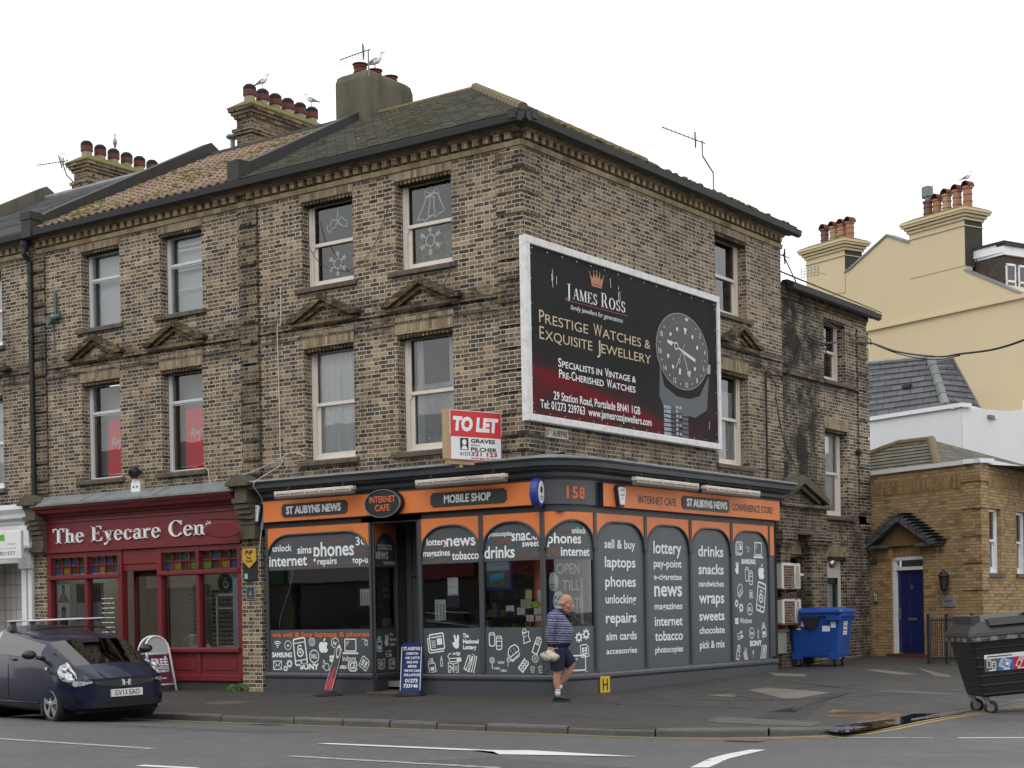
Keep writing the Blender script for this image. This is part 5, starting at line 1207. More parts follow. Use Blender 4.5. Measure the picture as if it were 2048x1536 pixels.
sash(EY, FRONT, *eh[3], 'grey_frame', style='light', mid=.69, curtain=redblind(.26, .0), label='lower casement window with upright red poster')
rf = MB(); pantiles(rf, -12.55, -6.45, -.27, 9.76, 4.95, 12.48, 17); rf.quad((-12.6, 4.95, 12.5), (-6.4, 4.95, 12.5), (-6.4, 9.9, 9.8), (-12.6, 9.9, 9.8)); ER = obj('roof', rf, M['tile'], EY, smooth=False)
r_ = MB(); ridge_tiles(r_, (-12.5, 4.95, 12.5), (-6.5, 4.95, 12.5), 14, .09); obj('ridge_tile', r_, M['felt'], ER)
ms = MB(); rs = random.Random(8)
for i in range(420):
    t = rs.random() ** 1.3; x = rs.uniform(-12.3, -6.7); y = lerp(-.2, 4.6, t); k = rs.uniform(.025, .07)
    if math.sin(x * 1.9) + math.sin(y * 2.3 + x) < -.3: continue
    ms.ell((x, y, 9.76 + (y + .27) * .521 + .05), k * 1.3, k, k * .6, 6, 4)
obj('moss_clump', ms, M['moss'], ER)['kind'] = 'stuff'
party_parapet(EY, -12.62)
stack(EY, -12.8, -12.3, 6.15, 8.85, 11.2, 13.95, rendered=1.8)
def bracket(root, u, z=3.98):
    b = MB(); b.box(FRONT, u - .19, u + .19, z - 1.0, z - .3, 0, .14); b.box(FRONT, u - .23, u + .23, z - 1.06, z - .98, 0, .2); b.box(FRONT, u - .16, u + .16, z - .3, z - .05, 0, .32)
    for i in range(5): b.box(FRONT, u - .2, u + .2, z - .78 + i * .1, z - .68 + i * .1 - .012, 0, .16 + i * .05)
    b.prism(FRONT, [(u - .3, z - .06), (u + .3, z - .06), (u + .3, z - .0), (u, z + .17), (u - .3, z)], 0, .44); obj('console_bracket', b, M['stone_moss'], root, recalc=True)
bracket(EY, -6.42); bracket(EY, -12.7, 3.95)
p = MB(); p.box(FRONT, -6.72, -6.18, -.1, 2.96, -.1, .05); obj('brick_pier', p, M['brick'], EY)
p = MB(); p.box(FRONT, -12.95, -12.5, -.1, 2.96, -.1, .05); obj('brick_pier', p, M['brick'], EY)
p = MB(); p.tube([FRONT(-12.84, 9.55, .25), FRONT(-12.84, 9.3, .25), FRONT(-12.84, 9.15, .1), FRONT(-12.84, 4.05, .1)], .055, 10)
for z in (8.9, 7.4, 5.9, 4.5): p.lathe(FRONT(-12.84, z, .1), [(.07, 0), (.07, .09)], 10)
p.lathe(FRONT(-12.84, 9.35, .22), [(.06, 0), (.1, .14), (.1, .22)], 10); obj('downpipe', p, M['black'], EY, smooth=False)
p = MB(); p.prism(lambda a, b, d: FRONT(d, b, a), [(0, 4.08), (0, 3.98), (.36, 3.82), (.4, 3.84), (.4, 3.88)], -12.62, -6.62)
for x in (-10.9, -8.7): p.tube([FRONT(x, 4.06, .02), FRONT(x - .05, 3.88, .4)], .03, 6)
obj('lead_flashing', p, M['lead'], EY, recalc=True)
p = MB(); p.prism(lambda a, b, d: FRONT(d, b, a), [(0, 3.84), (.38, 3.84), (.36, 3.79), (.3, 3.76), (.27, 3.7), (.14, 3.66), (.12, 3.62), (0, 3.62)], -12.6, -6.66)
p.box(FRONT, -12.56, -6.68, 2.93, 3.62, -.05, .05); p.box(FRONT, -12.56, -6.68, 2.86, 2.93, -.05, .1); p.box(FRONT, -12.56, -6.68, 3.5, 3.55, .05, .08)
FA = obj('fascia', p, M['red'], EY, recalc=True)
p = MB()
for k in range(118): x = -12.5 + k * .0492; p.box(FRONT, x, x + .026, 3.555, 3.605, .05, .1)
obj('dentil_trim', p, M['red'], FA)
p = MB(); serif(p, FRONT, 'The Eyecare Centre', -12.27, 3.06, .315, .05, w=5.42, depth=.035); obj('lettering', p, M['vinyl_w'], FA)
p = MB()
def mull(u, w=.09, z0=.22, z1=2.86): p.bbox(FRONT, u - w / 2, u + w / 2, z0, z1, -.1, .06, .015)
for u in (-12.46, -11.26, -10.2, -9.02, -7.92, -6.76): mull(u, .13 if u in (-12.46, -10.2, -9.02, -6.76) else .09)
for a, b in ((-12.46, -10.2), (-9.02, -6.76)):
    p.bbox(FRONT, a, b, 2.28, 2.38, -.1, .09, .02); p.bbox(FRONT, a, b, 2.74, 2.86, -.1, .05, .01); p.bbox(FRONT, a, b, .74, .84, -.1, .12, .02); p.box(FRONT, a, b, .22, .74, -.1, .02); p.bbox(FRONT, a, b, .18, .3, -.1, .05, .01)
    for c0, c1 in ((a, (a + b) / 2), ((a + b) / 2, b)):
        p.bbox(FRONT, c0 + .12, c1 - .12, .38, .66, 0, .035, .02); 
p.bbox(FRONT, -10.14, -9.08, 2.54, 2.86, -.1, .03, .02); p.box(FRONT, -10.14, -9.08, 2.42, 2.54, -.1, .01)
RSF = obj('red_shopfront', p, M['red'], EY)
p = MB(); p.box(FRONT, -12.46, -10.2, -.15, .19, -.12, .0); p.box(FRONT, -9.02, -6.76, -.15, .19, -.12, .0); p.box(FRONT, -10.2, -9.02, -.15, .06, -.5, .02); obj('plinth', p, M['render_dk'], EY)
for a, b in ((-12.4, -11.3), (-11.22, -10.26), (-8.96, -7.96), (-7.88, -6.82)): p = MB(); p.quad(FRONT(a, .84, -.04), FRONT(b, .84, -.04), FRONT(b, 2.28, -.04), FRONT(a, 2.28, -.04)); obj('pane', p, M['glass_shop'], RSF)
sgc = [plain('stained_' + nm, c_, .15, spec=.6, var=.35) for nm, c_ in (('green', (.02, .06, .02)), ('brown', (.05, .035, .02)), ('teal', (.02, .08, .1)), ('blue', (.03, .05, .16)), ('amber', (.2, .12, .015)), ('lime', (.06, .17, .02)))]
for gi, (a, b) in enumerate(((-12.36, -11.33), (-11.19, -10.28), (-8.93, -7.98), (-7.86, -6.84))):
    p = MB(); pm = MB()
    for r in range(2):
        for k in range(4):
            x0, x1 = lerp(a, b, k / 4), lerp(a, b, (k + 1) / 4); z0, z1 = 2.4 + r * .17, 2.4 + (r + 1) * .17
            mi = [[3, 4, 1, 2], [0, 2, 3, 0], [3, 4, 1, 2], [1, 2, 3, 0], [3, 4, 1, 5], [0, 1, 2, 1], [5, 1, 4, 3], [1, 2, 1, 0]][gi * 2 + r][k]
            p.quad(FRONT(x0 + .012, z0 + .01, -.05), FRONT(x1 - .012, z0 + .01, -.05), FRONT(x1 - .012, z1 - .01, -.05), FRONT(x0 + .012, z1 - .01, -.05), mi)
            pm.box(FRONT, x1 - .014, x1 + .014, z0, z1, -.08, -.02)
    pm.box(FRONT, a, b, 2.56, 2.585, -.08, -.02); obj('glazing_bar', pm, M['red'], obj('stained_glass', p, sgc, RSF))
p = MB(); DD = frame((-10.12, .25, 0), 0)
p.box(DD, 0, .1, .05, 2.42, -.06, 0); p.box(DD, .92, 1.02, .05, 2.42, -.06, 0); p.box(DD, 0, 1.02, .05, .75, -.05, -.005); p.box(DD, 0, 1.02, 2.3, 2.42, -.06, 0); RD = obj('shop_door', p, M['red_dk'], EY)
p = MB(); p.quad(DD(.1, .75, -.03), DD(.92, .75, -.03), DD(.92, 2.3, -.03), DD(.1, 2.3, -.03)); obj('pane', p, M['glass_shop'], RD)
p = MB(); p.disc(DD, .62, .98, .06, -.02); obj('sticker', p, plain('blue_sticker', (.05, .3, .6), .6), RD)
p = MB(); p.box(XYZ, -12.55, -6.7, .1, 4.0, .1, .14); p.quad((-12.5, 3.2, .1), (-6.75, 3.2, .1), (-6.75, 3.2, 3), (-12.5, 3.2, 3)); p.quad((-12.5, .1, 2.9), (-6.75, .1, 2.9), (-6.75, 3.2, 2.9), (-12.5, 3.2, 2.9)); p.quad((-12.5, .1, 0), (-12.5, 3.2, 0), (-12.5, 3.2, 3), (-12.5, .1, 3)); p.quad((-6.75, .1, 0), (-6.75, 3.2, 0), (-6.75, 3.2, 3), (-6.75, .1, 3))
obj('shop_interior', p, plain('shop_cream', (.5, .48, .43), .9), EY)
n = NT('ceiling_lamp'); n.b.inputs['Emission Color'].default_value = (1, .93, .82, 1); n.b.inputs['Emission Strength'].default_value = 2.2; M['lamp'] = n.mat
for x in (-11.6, -9.7, -7.7): p = MB(); p.box(XYZ, x - .45, x + .45, 1.1, 1.6, 2.84, 2.88); obj('ceiling_light', p, M['lamp'], EY)
p = MB()
for cx_ in (-8.55, -8.3): 
    p.lathe((cx_, .55, .9), [(.1, 0), (.1, 1.2)], 8)
    for k in range(13): p.box(XYZ, cx_ - .12, cx_ + .12, .42, .56, .95 + k * .085, .97 + k * .085)
obj('spectacle_rack', p, M['room'], EY)
p = MB(); p.box(XYZ, -8.0, -6.85, .5, .9, .84, .86); p.box(XYZ, -8.0, -6.85, .5, .9, 1.86, 1.9); p.box(XYZ, -8.0, -6.85, .5, .9, 1.6, 1.62)
for x in (-7.98, -6.88): p.box(XYZ, x, x + .03, .5, .53, .84, 1.9)
obj('display_case', p, M['white_paint'], EY)
p = MB(); p.box(XYZ, -7.9, -7.0, 1.2, 1.6, .14, 1.05); obj('counter', p, plain('red_counter', (.3, .03, .02), .5), EY)
p = MB()
for k in range(14):
    for j in range(9): p.box(XYZ, -10.9 + j * .16, -10.8 + j * .16, 3.1, 3.16, .7 + k * .1, .74 + k * .1)
obj('spectacle_wall', p, M['dark_room'], EY)['kind'] = 'stuff'
LH = thing('terrace_house', 'brown brick house at the left edge, grey slate roof over a white tiled doorway', 'house', (0, 0, 0))
lh = [(-15.1, -13.95, 7.5, 9.13), (-15.1, -13.98, 4.36, 6.4), (-17.5, -16.3, 7.5, 9.13), (-17.5, -16.3, 4.36, 6.4)]
w = MB(); wall(w, FRONT, -18.9, -12.7, 3.5, 9.72, lh); obj('front_wall', w, M['brick'], LH)
w = MB(); w.quad((-18.8, 2.0, 3.9), (-12.8, 2.0, 3.9), (-12.8, 2.0, 9.6), (-18.8, 2.0, 9.6)); w.quad((-18.9, 9.9, 0), (-12.7, 9.9, 0), (-12.7, 9.9, 9.7), (-18.9, 9.9, 9.7)); obj('inner_wall', w, M['room'], LH)
mm, dn, bk = cornice(FRONT, -18.9, -12.95); obj('cornice_moulding', mm, M['moulded'], LH); obj('dentil_course', dn, M['moulded'], LH); obj('cornice_backing', bk, M['moulded_dark'], LH)
g = MB(); gutter(g, FRONT, -18.9, -12.78); obj('gutter', g, M['black'], LH)
for u0, u1, v0, v1 in lh: dress(LH, FRONT, u0, u1, v0, v1, arch=.15 if v1 > 8 else .31); sash(LH, FRONT, u0, u1, v0, v1, 'white_paint', curtain=lace)
pediment(LH, FRONT, -14.5); stringcourse(LH, FRONT, -18.9, -12.96)
rf = MB(); slope_courses(rf, (-18.75, -.27, 9.76), (-12.68, -.27, 9.76), (-18.75, 4.95, 12.48), (-12.68, 4.95, 12.48), 28); rf.quad((-18.75, 4.95, 12.48), (-12.68, 4.95, 12.48), (-12.68, 9.9, 9.8), (-18.75, 9.9, 9.8)); LR = obj('roof', rf, M['slate_grey'], LH)
r_ = MB(); ridge_tiles(r_, (-18.7, 4.95, 12.5), (-12.8, 4.95, 12.5), 14, .09); obj('ridge_tile', r_, M['lead'], LR)
party_parapet(LH, -18.75, mat='render_old')
stack(LH, -18.95, -18.4, 6.15, 8.9, 11.0, 13.7)
for x, y, z in ((-13.6, 5.4, 12.2), (-13.3, 6.5, 13.0)):
    v = MB(); v.lathe((x, y, z), [(.06, -.6), (.06, .42), (.1, .44)], 10); v.lathe((x, y, z + .44), [(.14, 0), (.17, .03), (.15, .08), (.02, .1)], 12); obj('roof_vent', v, M['lead'], LR)
p = MB(); p.prism(lambda a, b, d: FRONT(d, b, a), [(0, 3.98), (.3, 3.9), (.3, 3.84), (.22, 3.74), (.2, 3.66), (0, 3.6)], -18.9, -12.98); p.box(FRONT, -18.9, -12.98, 2.95, 3.62, 0, .06)
for k in range(60): x = -14.98 + k * .034; p.box(FRONT, x, x + .018, 3.54, 3.58, .06, .1)
for u0, u1 in ((-13.32, -13.16), (-13.1, -12.98)): p.box(FRONT, u0, u1, .0, 2.6, -.1, .1); p.box(FRONT, u0 - .03, u1 + .02, 2.56, 2.66, -.1, .15)
p.box(FRONT, -13.4, -12.97, 2.66, 3.0, 0, .12); p.box(FRONT, -13.45, -12.9, 3.0, 3.06, 0, .2); p.box(FRONT, -13.32, -13.0, 3.06, 3.5, 0, .13)
p.box(FRONT, -18.9, -14.7, 0, 2.95, -.05, .03)
obj('white_shopfront', p, M['white_paint'], LH, recalc=True)
n = NT('white_tiles'); bt = n.new('ShaderNodeTexBrick'); bt.offset = 0; bt.inputs['Scale'].default_value = 1; bt.inputs['Brick Width'].default_value = .2; bt.inputs['Row Height'].default_value = .28; bt.inputs['Mortar Size'].default_value = .008
n.set(bt.inputs['Color1'], (.62, .61, .58)); n.set(bt.inputs['Color2'], (.56, .55, .52)); n.set(bt.inputs['Mortar'], (.25, .24, .22)); q_ = n.xyz(n.coords()); n.set(bt.inputs['Vector'], n.comb(n.m('ADD', q_[0], q_[1]), q_[2])); M['tiles'] = n.done(bt.outputs[0], .25)
p = MB(); p.quad((-13.3, 0, 0), (-13.3, 1.2, 0), (-13.3, 1.2, 2.7), (-13.3, 0, 2.7)); p.quad((-14.7, .5, 0), (-13.3, .5, 0), (-13.3, .5, 2.7), (-14.7, .5, 2.7)); p.quad((-14.7, 0, 0), (-14.7, .5, 0), (-14.7, .5, 2.7), (-14.7, 0, 2.7)); obj('tiled_lobby', p, M['tiles'], LH)
p = MB(); p.quad((-14.7, 0, 2.7), (-13.3, 0, 2.7), (-13.3, 1.2, 2.7), (-14.7, 1.2, 2.7)); p.box(FRONT, -14.72, -13.3, 2.7, 2.96, -.05, .02); obj('lobby_ceiling', p, M['white_paint'], LH)
p = MB(); p.box(FRONT, -14.9, -14.55, .2, 2.4, .03, .06); p.box(FRONT, -14.75, -14.4, 1.9, 2.5, .03, .1); obj('red_board', p, plain('bright_red', (.35, .01, .015), .5), LH)
WG = thing('rear_wing', 'sooty two storey brick wing with pediment porch behind the corner shop', 'house wing', (0, 0, 0))
WF = frame((-.05, 0, 0), 90)
wh = [(12.28, 13.5, 6.72, 8.15), (12.24, 13.55, 3.55, 5.57), (12.24, 13.36, .12, 2.58, .25), (10.14, 11.12, 2.18, 2.6)]
w = MB(); wall(w, WF, 9.95, 14.75, -.2, 8.62, wh); w.quad((-.05, 14.75, -.2), (-4, 14.75, -.2), (-4, 14.75, 8.62), (-.05, 14.75, 8.62)); obj('side_wall', w, M['brick_wing'], WG)
w = MB(); w.quad((-2.5, 10, 0), (-2.5, 14.7, 0), (-2.5, 14.7, 8.5), (-2.5, 10, 8.5)); w.quad((-2.5, 10, 3.2), (-.3, 10, 3.2), (-.3, 14.7, 3.2), (-2.5, 14.7, 3.2)); w.quad((-2.5, 10, 6.2), (-.3, 10, 6.2), (-.3, 14.7, 6.2), (-2.5, 14.7, 6.2)); obj('inner_wall', w, M['room'], WG)
w = MB(); quoins(w, WF, 14.16, 14.79, [(a - .75, b - .75) for a, b in QZ if b < 9.2] + [(3.3, 3.6)]); w.box(WF, 14.16, 14.77, 3.2, 8.5, -.02, .01); obj('quoins', w, M['brick_quoin'], WG)
for u0, u1, v0, v1 in [h_[:4] for h_ in wh[:2]]: dress(WG, WF, u0, u1, v0, v1, arch=.26, sx=(.1, .3))
dress(WG, WF, *wh[2][:4], sill=False, arch=.25); dress(WG, WF, *wh[3][:4], sill=False, arch=.3)
sash(WG, WF, *wh[0], 'cream_paint', mid=.5, label='wing window with dark open lower sash'); 
def frost(win, fr, a, b, v0, v1, d):
    hang(win, fr, a, b, v0, v1, d, 'net', 2, .01)
sash(WG, WF, *wh[1], 'cream_paint', curtain=frost, label='wing window with frosted panes')
sash(WG, WF, *wh[3], 'cream_paint', style='light', mid=.95, d=-.12, label='small low window beside the porch column')
w = MB(); w.box(WF, 10.1, 11.2, 2.12, 2.18, -.1, .05); obj('sill', w, M['white_paint'], WG)
w = MB(); a, b = 12.24, 13.36; w.box(WF, a, a + .1, .12, 2.58, -.25, -.16); w.box(WF, b - .1, b, .12, 2.58, -.25, -.16); w.box(WF, a, b, 2.1, 2.58, -.26, -.18); DRF = obj('door_frame', w, M['cream_paint'], WG)
w = MB(); g_ = M['green_door'] = paint('dark_green_door', (.012, .05, .03), .4, .2); w.box(WF, a + .1, a + .22, .12, 2.1, -.25, -.2); w.box(WF, b - .22, b - .1, .12, 2.1, -.25, -.2); w.box(WF, a + .1, b - .1, 1.96, 2.1, -.25, -.2); w.box(WF, a + .1, b - .1, .12, .4, -.25, -.2); GD = obj('side_door', w, g_, WG)
w = MB(); w.quad(WF(a + .2, .4, -.23), WF(b - .2, .4, -.23), WF(b - .2, 1.98, -.23), WF(a + .2, 1.98, -.23)); obj('pane', w, M['glass'], GD); hang(GD, WF, a + .2, b - .2, .4, 1.98, -.3, 'net', 6, .02)
w = MB(); w.box(WF, 9.2, 11.74, 3.02, 3.1, -.02, .34); w.box(WF, 9.2, 11.72, 3.1, 3.62, -.02, .25); w.box(WF, 9.15, 11.8, 3.62, 3.7, -.02, .36)
for u0, u1 in ((9.3, 9.76), (10.86, 11.68)):
    w.box(WF, u0, u1, -.2, 2.72, -.02, .25); w.box(WF, u0 - .05, u1 + .05, 2.72, 2.8, -.02, .29); w.box(WF, u0 - .1, u1 + .1, 2.8, 2.9, -.02, .34); w.box(WF, u0 - .14, u1 + .12, 2.9, 3.02, -.02, .38)
w.prism(WF, [(9.35, 3.7), (11.35, 3.7), (10.28, 4.12)], -.02, .22); PO = obj('porch', w, M['brick_sooty'], WG)
w = MB()
for sg in (-1, 1): w.prism(WF, [(10.22 + sg * 1.3, 3.72), (10.22 + sg * 1.26, 3.86), (10.22, 4.33), (10.22, 4.14)][:: (1 if sg > 0 else -1)], -.02, .42)
for sg in (-1, 1): w.prism(WF, [(10.22 + sg * 1.0, 3.71), (10.22 + sg * 1.0, 3.78), (10.22, 4.14), (10.22, 4.04)][:: (1 if sg > 0 else -1)], -.02, .33)
obj('pediment', w, M['stone_moss'], PO, recalc=True)
rf = MB(); slope_courses(rf, (.25, 10.0, 8.66), (.25, 15.05, 8.6), (-3.4, 10.0, 10.6), (-3.4, 15.05, 10.5), 20); rf.quad((-3.4, 10, 10.6), (-3.4, 15.05, 10.5), (-7, 15.05, 8.6), (-7, 10, 8.6)); obj('roof', rf, M['slate_lichen'], WG)
w = MB(); gutter(w, WF, 10.1, 15.1, z=8.52, d=.12); obj('gutter', w, M['black'], WG)
w = MB(); w.box(WF, 9.97, 14.75, 8.28, 8.36, -.01, .04); w.box(WF, 9.97, 14.75, 8.36, 8.5, -.01, .08); w.box(WF, 9.97, 14.15, 6.6, 6.7, -.01, .05); obj('eaves_moulding', w, M['moulded_dark'], WG)
w = MB(); w.tube([(.05, 9.3, 6.5), (.06, 9.0, 6.5), (.06, 9.0, 4.2)], .025, 6); w.tube([(.06, 9.0, 6.45), (.05, 9.75, 6.5), (.06, 9.78, 6.4)], .022, 6); obj('service_pipe', w, M['black'], CB)
T = frame((-.05, 14.9, 0), -23.8); TE = frame((3.17, 13.48, 0), 90)
TB_ = thing('tan_brick_building', 'low tan brick building with navy door under a stepped gable hood', 'building', (0, 0, 0))
def walled(name, fr, head, build, mat, parent):
    """build(mb) in the wall's own frame: x along, y = -outward, z up; then turned into place"""
    mb = MB(); loc = frame((0, 0, 0), 0); build(mb, loc)
    o = obj(name, mb, M[mat], None, local=True); o.location = fr(0, 0, 0); o.rotation_euler = (0, 0, RAD(head)); o.parent = parent; return o
th = [(.7, 1.76, .26, 2.58, .12)]
def b1(mb, f):
    wall(mb, f, -.45, 3.52, -.2, 4.62, th)
    mb.box(f, .24, .7, -.2, 2.86, 0, .06); mb.box(f, 1.76, 2.2, -.2, 2.86, 0, .06)
    for i in range(7): mb.box(f, 2.95, 3.55, .5 + i * .62, .5 + i * .62 + .5, 0, .03)
walled('front_wall', T, -23.8, b1, 'brick_tan', TB_)
walled('soldier_band', T, -23.8, lambda mb, f: (mb.box(f, -.3, 2.95, 4.1, 4.4, 0, .012), mb.box(f, .7, 1.76, 2.6, 2.85, -.05, .015)), 'brick_tan_up', TB_)
te = [(.52, 1.36, 2.12, 3.62), (2.5, 3.34, 2.12, 3.62), (4.5, 5.3, 2.12, 3.62)]
walled('side_wall', TE, 90, lambda mb, f: (wall(mb, f, 0, 14, -.2, 4.62, te), [mb.box(f, -.02, .45, .5 + i * .62, .5 + i * .62 + .5, 0, .03) for i in range(7)]), 'brick_tan', TB_)
walled('soldier_band', TE, 90, lambda mb, f: mb.box(f, .45, 14, 4.1, 4.4, 0, .012), 'brick_tan_up', TB_)
w = MB(); w.quad(T(.4, 0, -.6), T(2.4, 0, -.6), T(2.4, 4.5, -.6), T(.4, 4.5, -.6)); w.quad(TE(1.2, 0, -1.2), TE(14, 0, -1.2), TE(14, 4.6, -1.2), TE(1.2, 4.6, -1.2)); obj('inner_wall', w, M['room'], TB_)
for h_ in te: sash(TB_, TE, *h_[:4], 'white_paint', d=-.1)
w = MB()
for h_ in te: w.box(TE, h_[0] - .1, h_[1] + .1, 2.03, 2.12, -.1, .06)
obj('sill', w, M['stone_sill'], TB_)
w = MB(); w.box(T, -.45, 3.57, 4.62, 4.72, -.4, .06); w.box(TE, 0.0, 14, 4.62, 4.722, -.4, .05); obj('coping', w, M['white_paint'], TB_)
w = MB(); a, b = .7, 1.76
w.box(T, a, a + .09, .26, 2.58, -.14, .0); w.box(T, b - .03, b, .26, 2.58, -.14, -.06); w.box(T, a, b, 2.5, 2.58, -.14, .0); w.box(T, a, b, 2.26, 2.34, -.13, -.01); DF2 = obj('door_frame', w, M['white_paint'], TB_)
w = MB(); w.quad(T(a + .09, 2.34, -.1), T(b - .03, 2.34, -.1), T(b - .03, 2.5, -.1), T(a + .09, 2.5, -.1)); obj('fanlight', w, M['glass'], DF2)
w = MB(); w.box(T, a + .09, b - .03, .28, 2.26, -.13, -.08)
for u0, u1, v0, v1 in ((a + .2, a + .5, .42, .95), (a + .58, a + .88, .42, .95), (a + .2, a + .5, 1.12, 1.75), (a + .58, a + .88, 1.12, 1.75), (a + .2, a + .5, 1.88, 2.14), (a + .58, a + .88, 1.88, 2.14)): w.bbox(T, u0, u1, v0, v1, -.08, -.072, .02)
ND = obj('front_door', w, M['blue_door'], TB_)
w = MB(); w.box(T, a + .42, a + .7, 1.06, 1.12, -.08, -.065); obj('letterbox', w, plain('dull_brass', (.3, .26, .18), .4, .7), ND)
w = MB(); w.disc(T, a + .55, 1.85, .06, -.07); w.tube([T(a + .16, 1.3, -.06), T(a + .16, 1.2, -.02), T(a + .28, 1.2, -.02)], .015, 6); w.box(T, a + .13, a + .19, 1.08, 1.36, -.08, -.06); obj('handle', w, M['steel'], ND)
w = MB(); w.box(T, .6, 1.85, .1, .26, -.15, .18); obj('doorstep', w, plain('red_tile_step', (.12, .04, .025), .6, var=.3), TB_)
w = MB(); w.prism(T, [(.3, 2.86), (2.14, 2.86), (1.2, 3.5)], -.02, .1); w.prism(T, [(.7, 2.84), (1.76, 2.84), (1.76, 2.9), (.7, 2.9)], -.02, .11); HD = obj('gable_hood', w, paint('brown_render', (.19, .125, .05), .9, .5, 4), TB_, recalc=True)
w = MB()
for sg in (-1, 1):
    P = [(1.2, 3.42), (1.2 + sg * 1.05, 2.82), (1.2 + sg * 1.25, 2.86), (1.2 + sg * .02, 3.6), (1.2, 3.6)]
    w.prism(T, P[::-sg], -.02, .34)
    w.box(T, 1.2 + sg * .52, 1.2 + sg * 1.15, 2.8, 2.88, -.02, .3)
    for k in range(10):
        x = 1.2 + sg * (.06 + k * .118); z = 3.6 - k * .0735
        w.prism(T, [(x - sg * .06, z - .045), (x + sg * .17, z + .012), (x - sg * .0, z + .03)][::sg], -.02, .36)
obj('slate_edge', w, M['slate_blue'], HD, recalc=True)
rr_ = [T(-2.6, 4.7, -.4), T(.9, 4.7, -.5), T(3.2, 4.7, -.6), T(3.0, 4.7, -5), T(-2.6, 4.7, -5)]
w = MB(); A, B = T(-1.25, 5.62, -2.2), T(-.1, 5.6, -2.2); L0, L1 = T(-3.6, 4.66, -.5), T(1.75, 4.66, -.5); R1 = T(2.0, 4.66, -4.2); R0 = T(-3.6, 4.66, -4.2)
slope_courses(w, L0, L1, A, B, 9); w.add([L1, R1, B], [(0, 1, 2)]); w.add([R0, L0, A], [(0, 1, 2)]); w.quad(R1, R0, A, B); w.quad(T(-.4, 4.6, -.3), T(3.4, 4.6, -.3), T(3.4, 4.6, -6), T(-.4, 4.6, -6)); HR = obj('roof', w, M['slate_lichen'], TB_)
w = MB(); ridge_tiles(w, L0 + Vector((0, 0, .05)), A, 6, .1); ridge_tiles(w, A, B, 3, .1); ridge_tiles(w, B, L1 + Vector((0, 0, .05)), 5, .11); obj('ridge_tile', w, M['ridge'], HR)
WF1 = frame((-.96, 23.11, 0), -22); WF2 = frame((-.589, 22.96, 0), 88)
WB = thing('white_building', 'white rendered building with blue slate mansard behind the tan brick one', 'building', (0, 0, 0))
w = MB(); w.box(WF1, -5.5, .4, 0, 7.12, -6, 0); obj('front_wall', w, M['white_wall'], WB)
w = MB(); wall(w, WF2, 0.02, 1.05, 0, 7.1, [], d=0.02); wall(w, WF2, 3.5, 4.4, 0, 7.1, [], d=0.02)
for (a, b, d0, d1) in ((1.05, 1.12, 0, .35), (1.12, 2.3, .35, .5), (2.3, 3.5, .5, 0.05)):
    A = WF2(a, 0, d0); B = WF2(b, 0, d1); w.quad(A, B, B + Vector((0, 0, 6.85)), A + Vector((0, 0, 6.85)))
obj('side_wall', w, M['white_wall'], WB)
w = MB(); w.box(WF1, -5.5, .5, 7.12, 7.24, -.35, .08); w.box(WF2, 0, 4.4, 7.1, 7.2, -.3, .1); obj('coping', w, M['white_paint'], WB)
w = MB(); w.add([WF2(1.0, 6.98, .0), WF2(1.1, 6.84, .5), WF2(2.4, 6.84, .62), WF2(3.55, 6.86, .2), WF2(3.5, 6.98, 0)], [(0, 1, 2, 3, 4)]); w.box(WF2, 1.05, 3.5, 6.84, 6.95, 0, .5); obj('bay_roof', w, M['lead'], WB)
for (a, b, d0, d1) in ((1.2, 2.2, .37, .49), (2.42, 3.35, .47, .12)):
    A, B = WF2(a, 0, d0 + .03), WF2(b, 0, d1 + .03); hd_ = math.degrees(math.atan2(B.y - A.y, B.x - A.x)); F_ = frame(A, hd_); L_ = (B - A).length
    w = MB(); 
    for q in ((0, L_, 5.62, 5.7), (0, L_, 6.16, 6.24), (0, .1, 5.62, 6.24), (L_ - .1, L_, 5.62, 6.24)): w.box(F_, *q, -.02, .03)
    W_ = obj('window', w, M['white_paint'], WB); w = MB(); w.quad(F_(.1, 5.7, .01), F_(L_ - .1, 5.7, .01), F_(L_ - .1, 6.16, .01), F_(.1, 6.16, .01)); obj('pane', w, M['glass'], W_)
    w = MB(); w.quad(F_(.1, 5.7, -.005), F_(L_ - .1, 5.7, -.005), F_(L_ - .1, 6.16, -.005), F_(.1, 6.16, -.005)); obj('blind', w, M['dark_room'], W_)
w = MB(); a0, a1, b0, b1_ = WF1(-6, 7.3, -.1), WF1(-.28, 7.24, -.12), WF1(-6, 9.16, -.55), WF1(-1.22, 8.8, -.55)
slope_courses(w, a0, a1, b0, b1_, 9, .03); e1 = WF2(2.4, 7.26, -.3); e2 = WF2(1.45, 8.8, -.8); slope_courses(w, a1, e1, b1_, e2, 9, .03); w.quad(b0, b1_, e2, WF1(-6, 8.9, -5)); MR = obj('mansard_roof', w, M['slate_blue'], WB)
w = MB(); ridge_tiles(w, a1 + Vector((0, 0, .05)), b1_ + Vector((0, 0, .05)), 5, .13); w.tube([b0 + Vector((0, 0, .03)), b1_ + Vector((0, 0, .03))], .07, 6); w.tube([e1, e2], .05, 6); obj('lead_roll', w, M['lead'], MR)
w = MB(); c0 = WF1(-1.92, 8.0, -.28); w.box(frame(c0, -22), -.17, .17, 0, .1, -.02, .05); obj('roof_vent', w, M['black_pl'], MR)
NW = thing('white_building', 'second white building with a moulded cornice at the right edge', 'building', (0, 0, 0))
NF = frame(WF2(3.6, 0, .75), 66)
w = MB(); w.box(NF, 0, 9, 0, 7.35, -6, 0); obj('wall', w, M['white_wall'], NW)
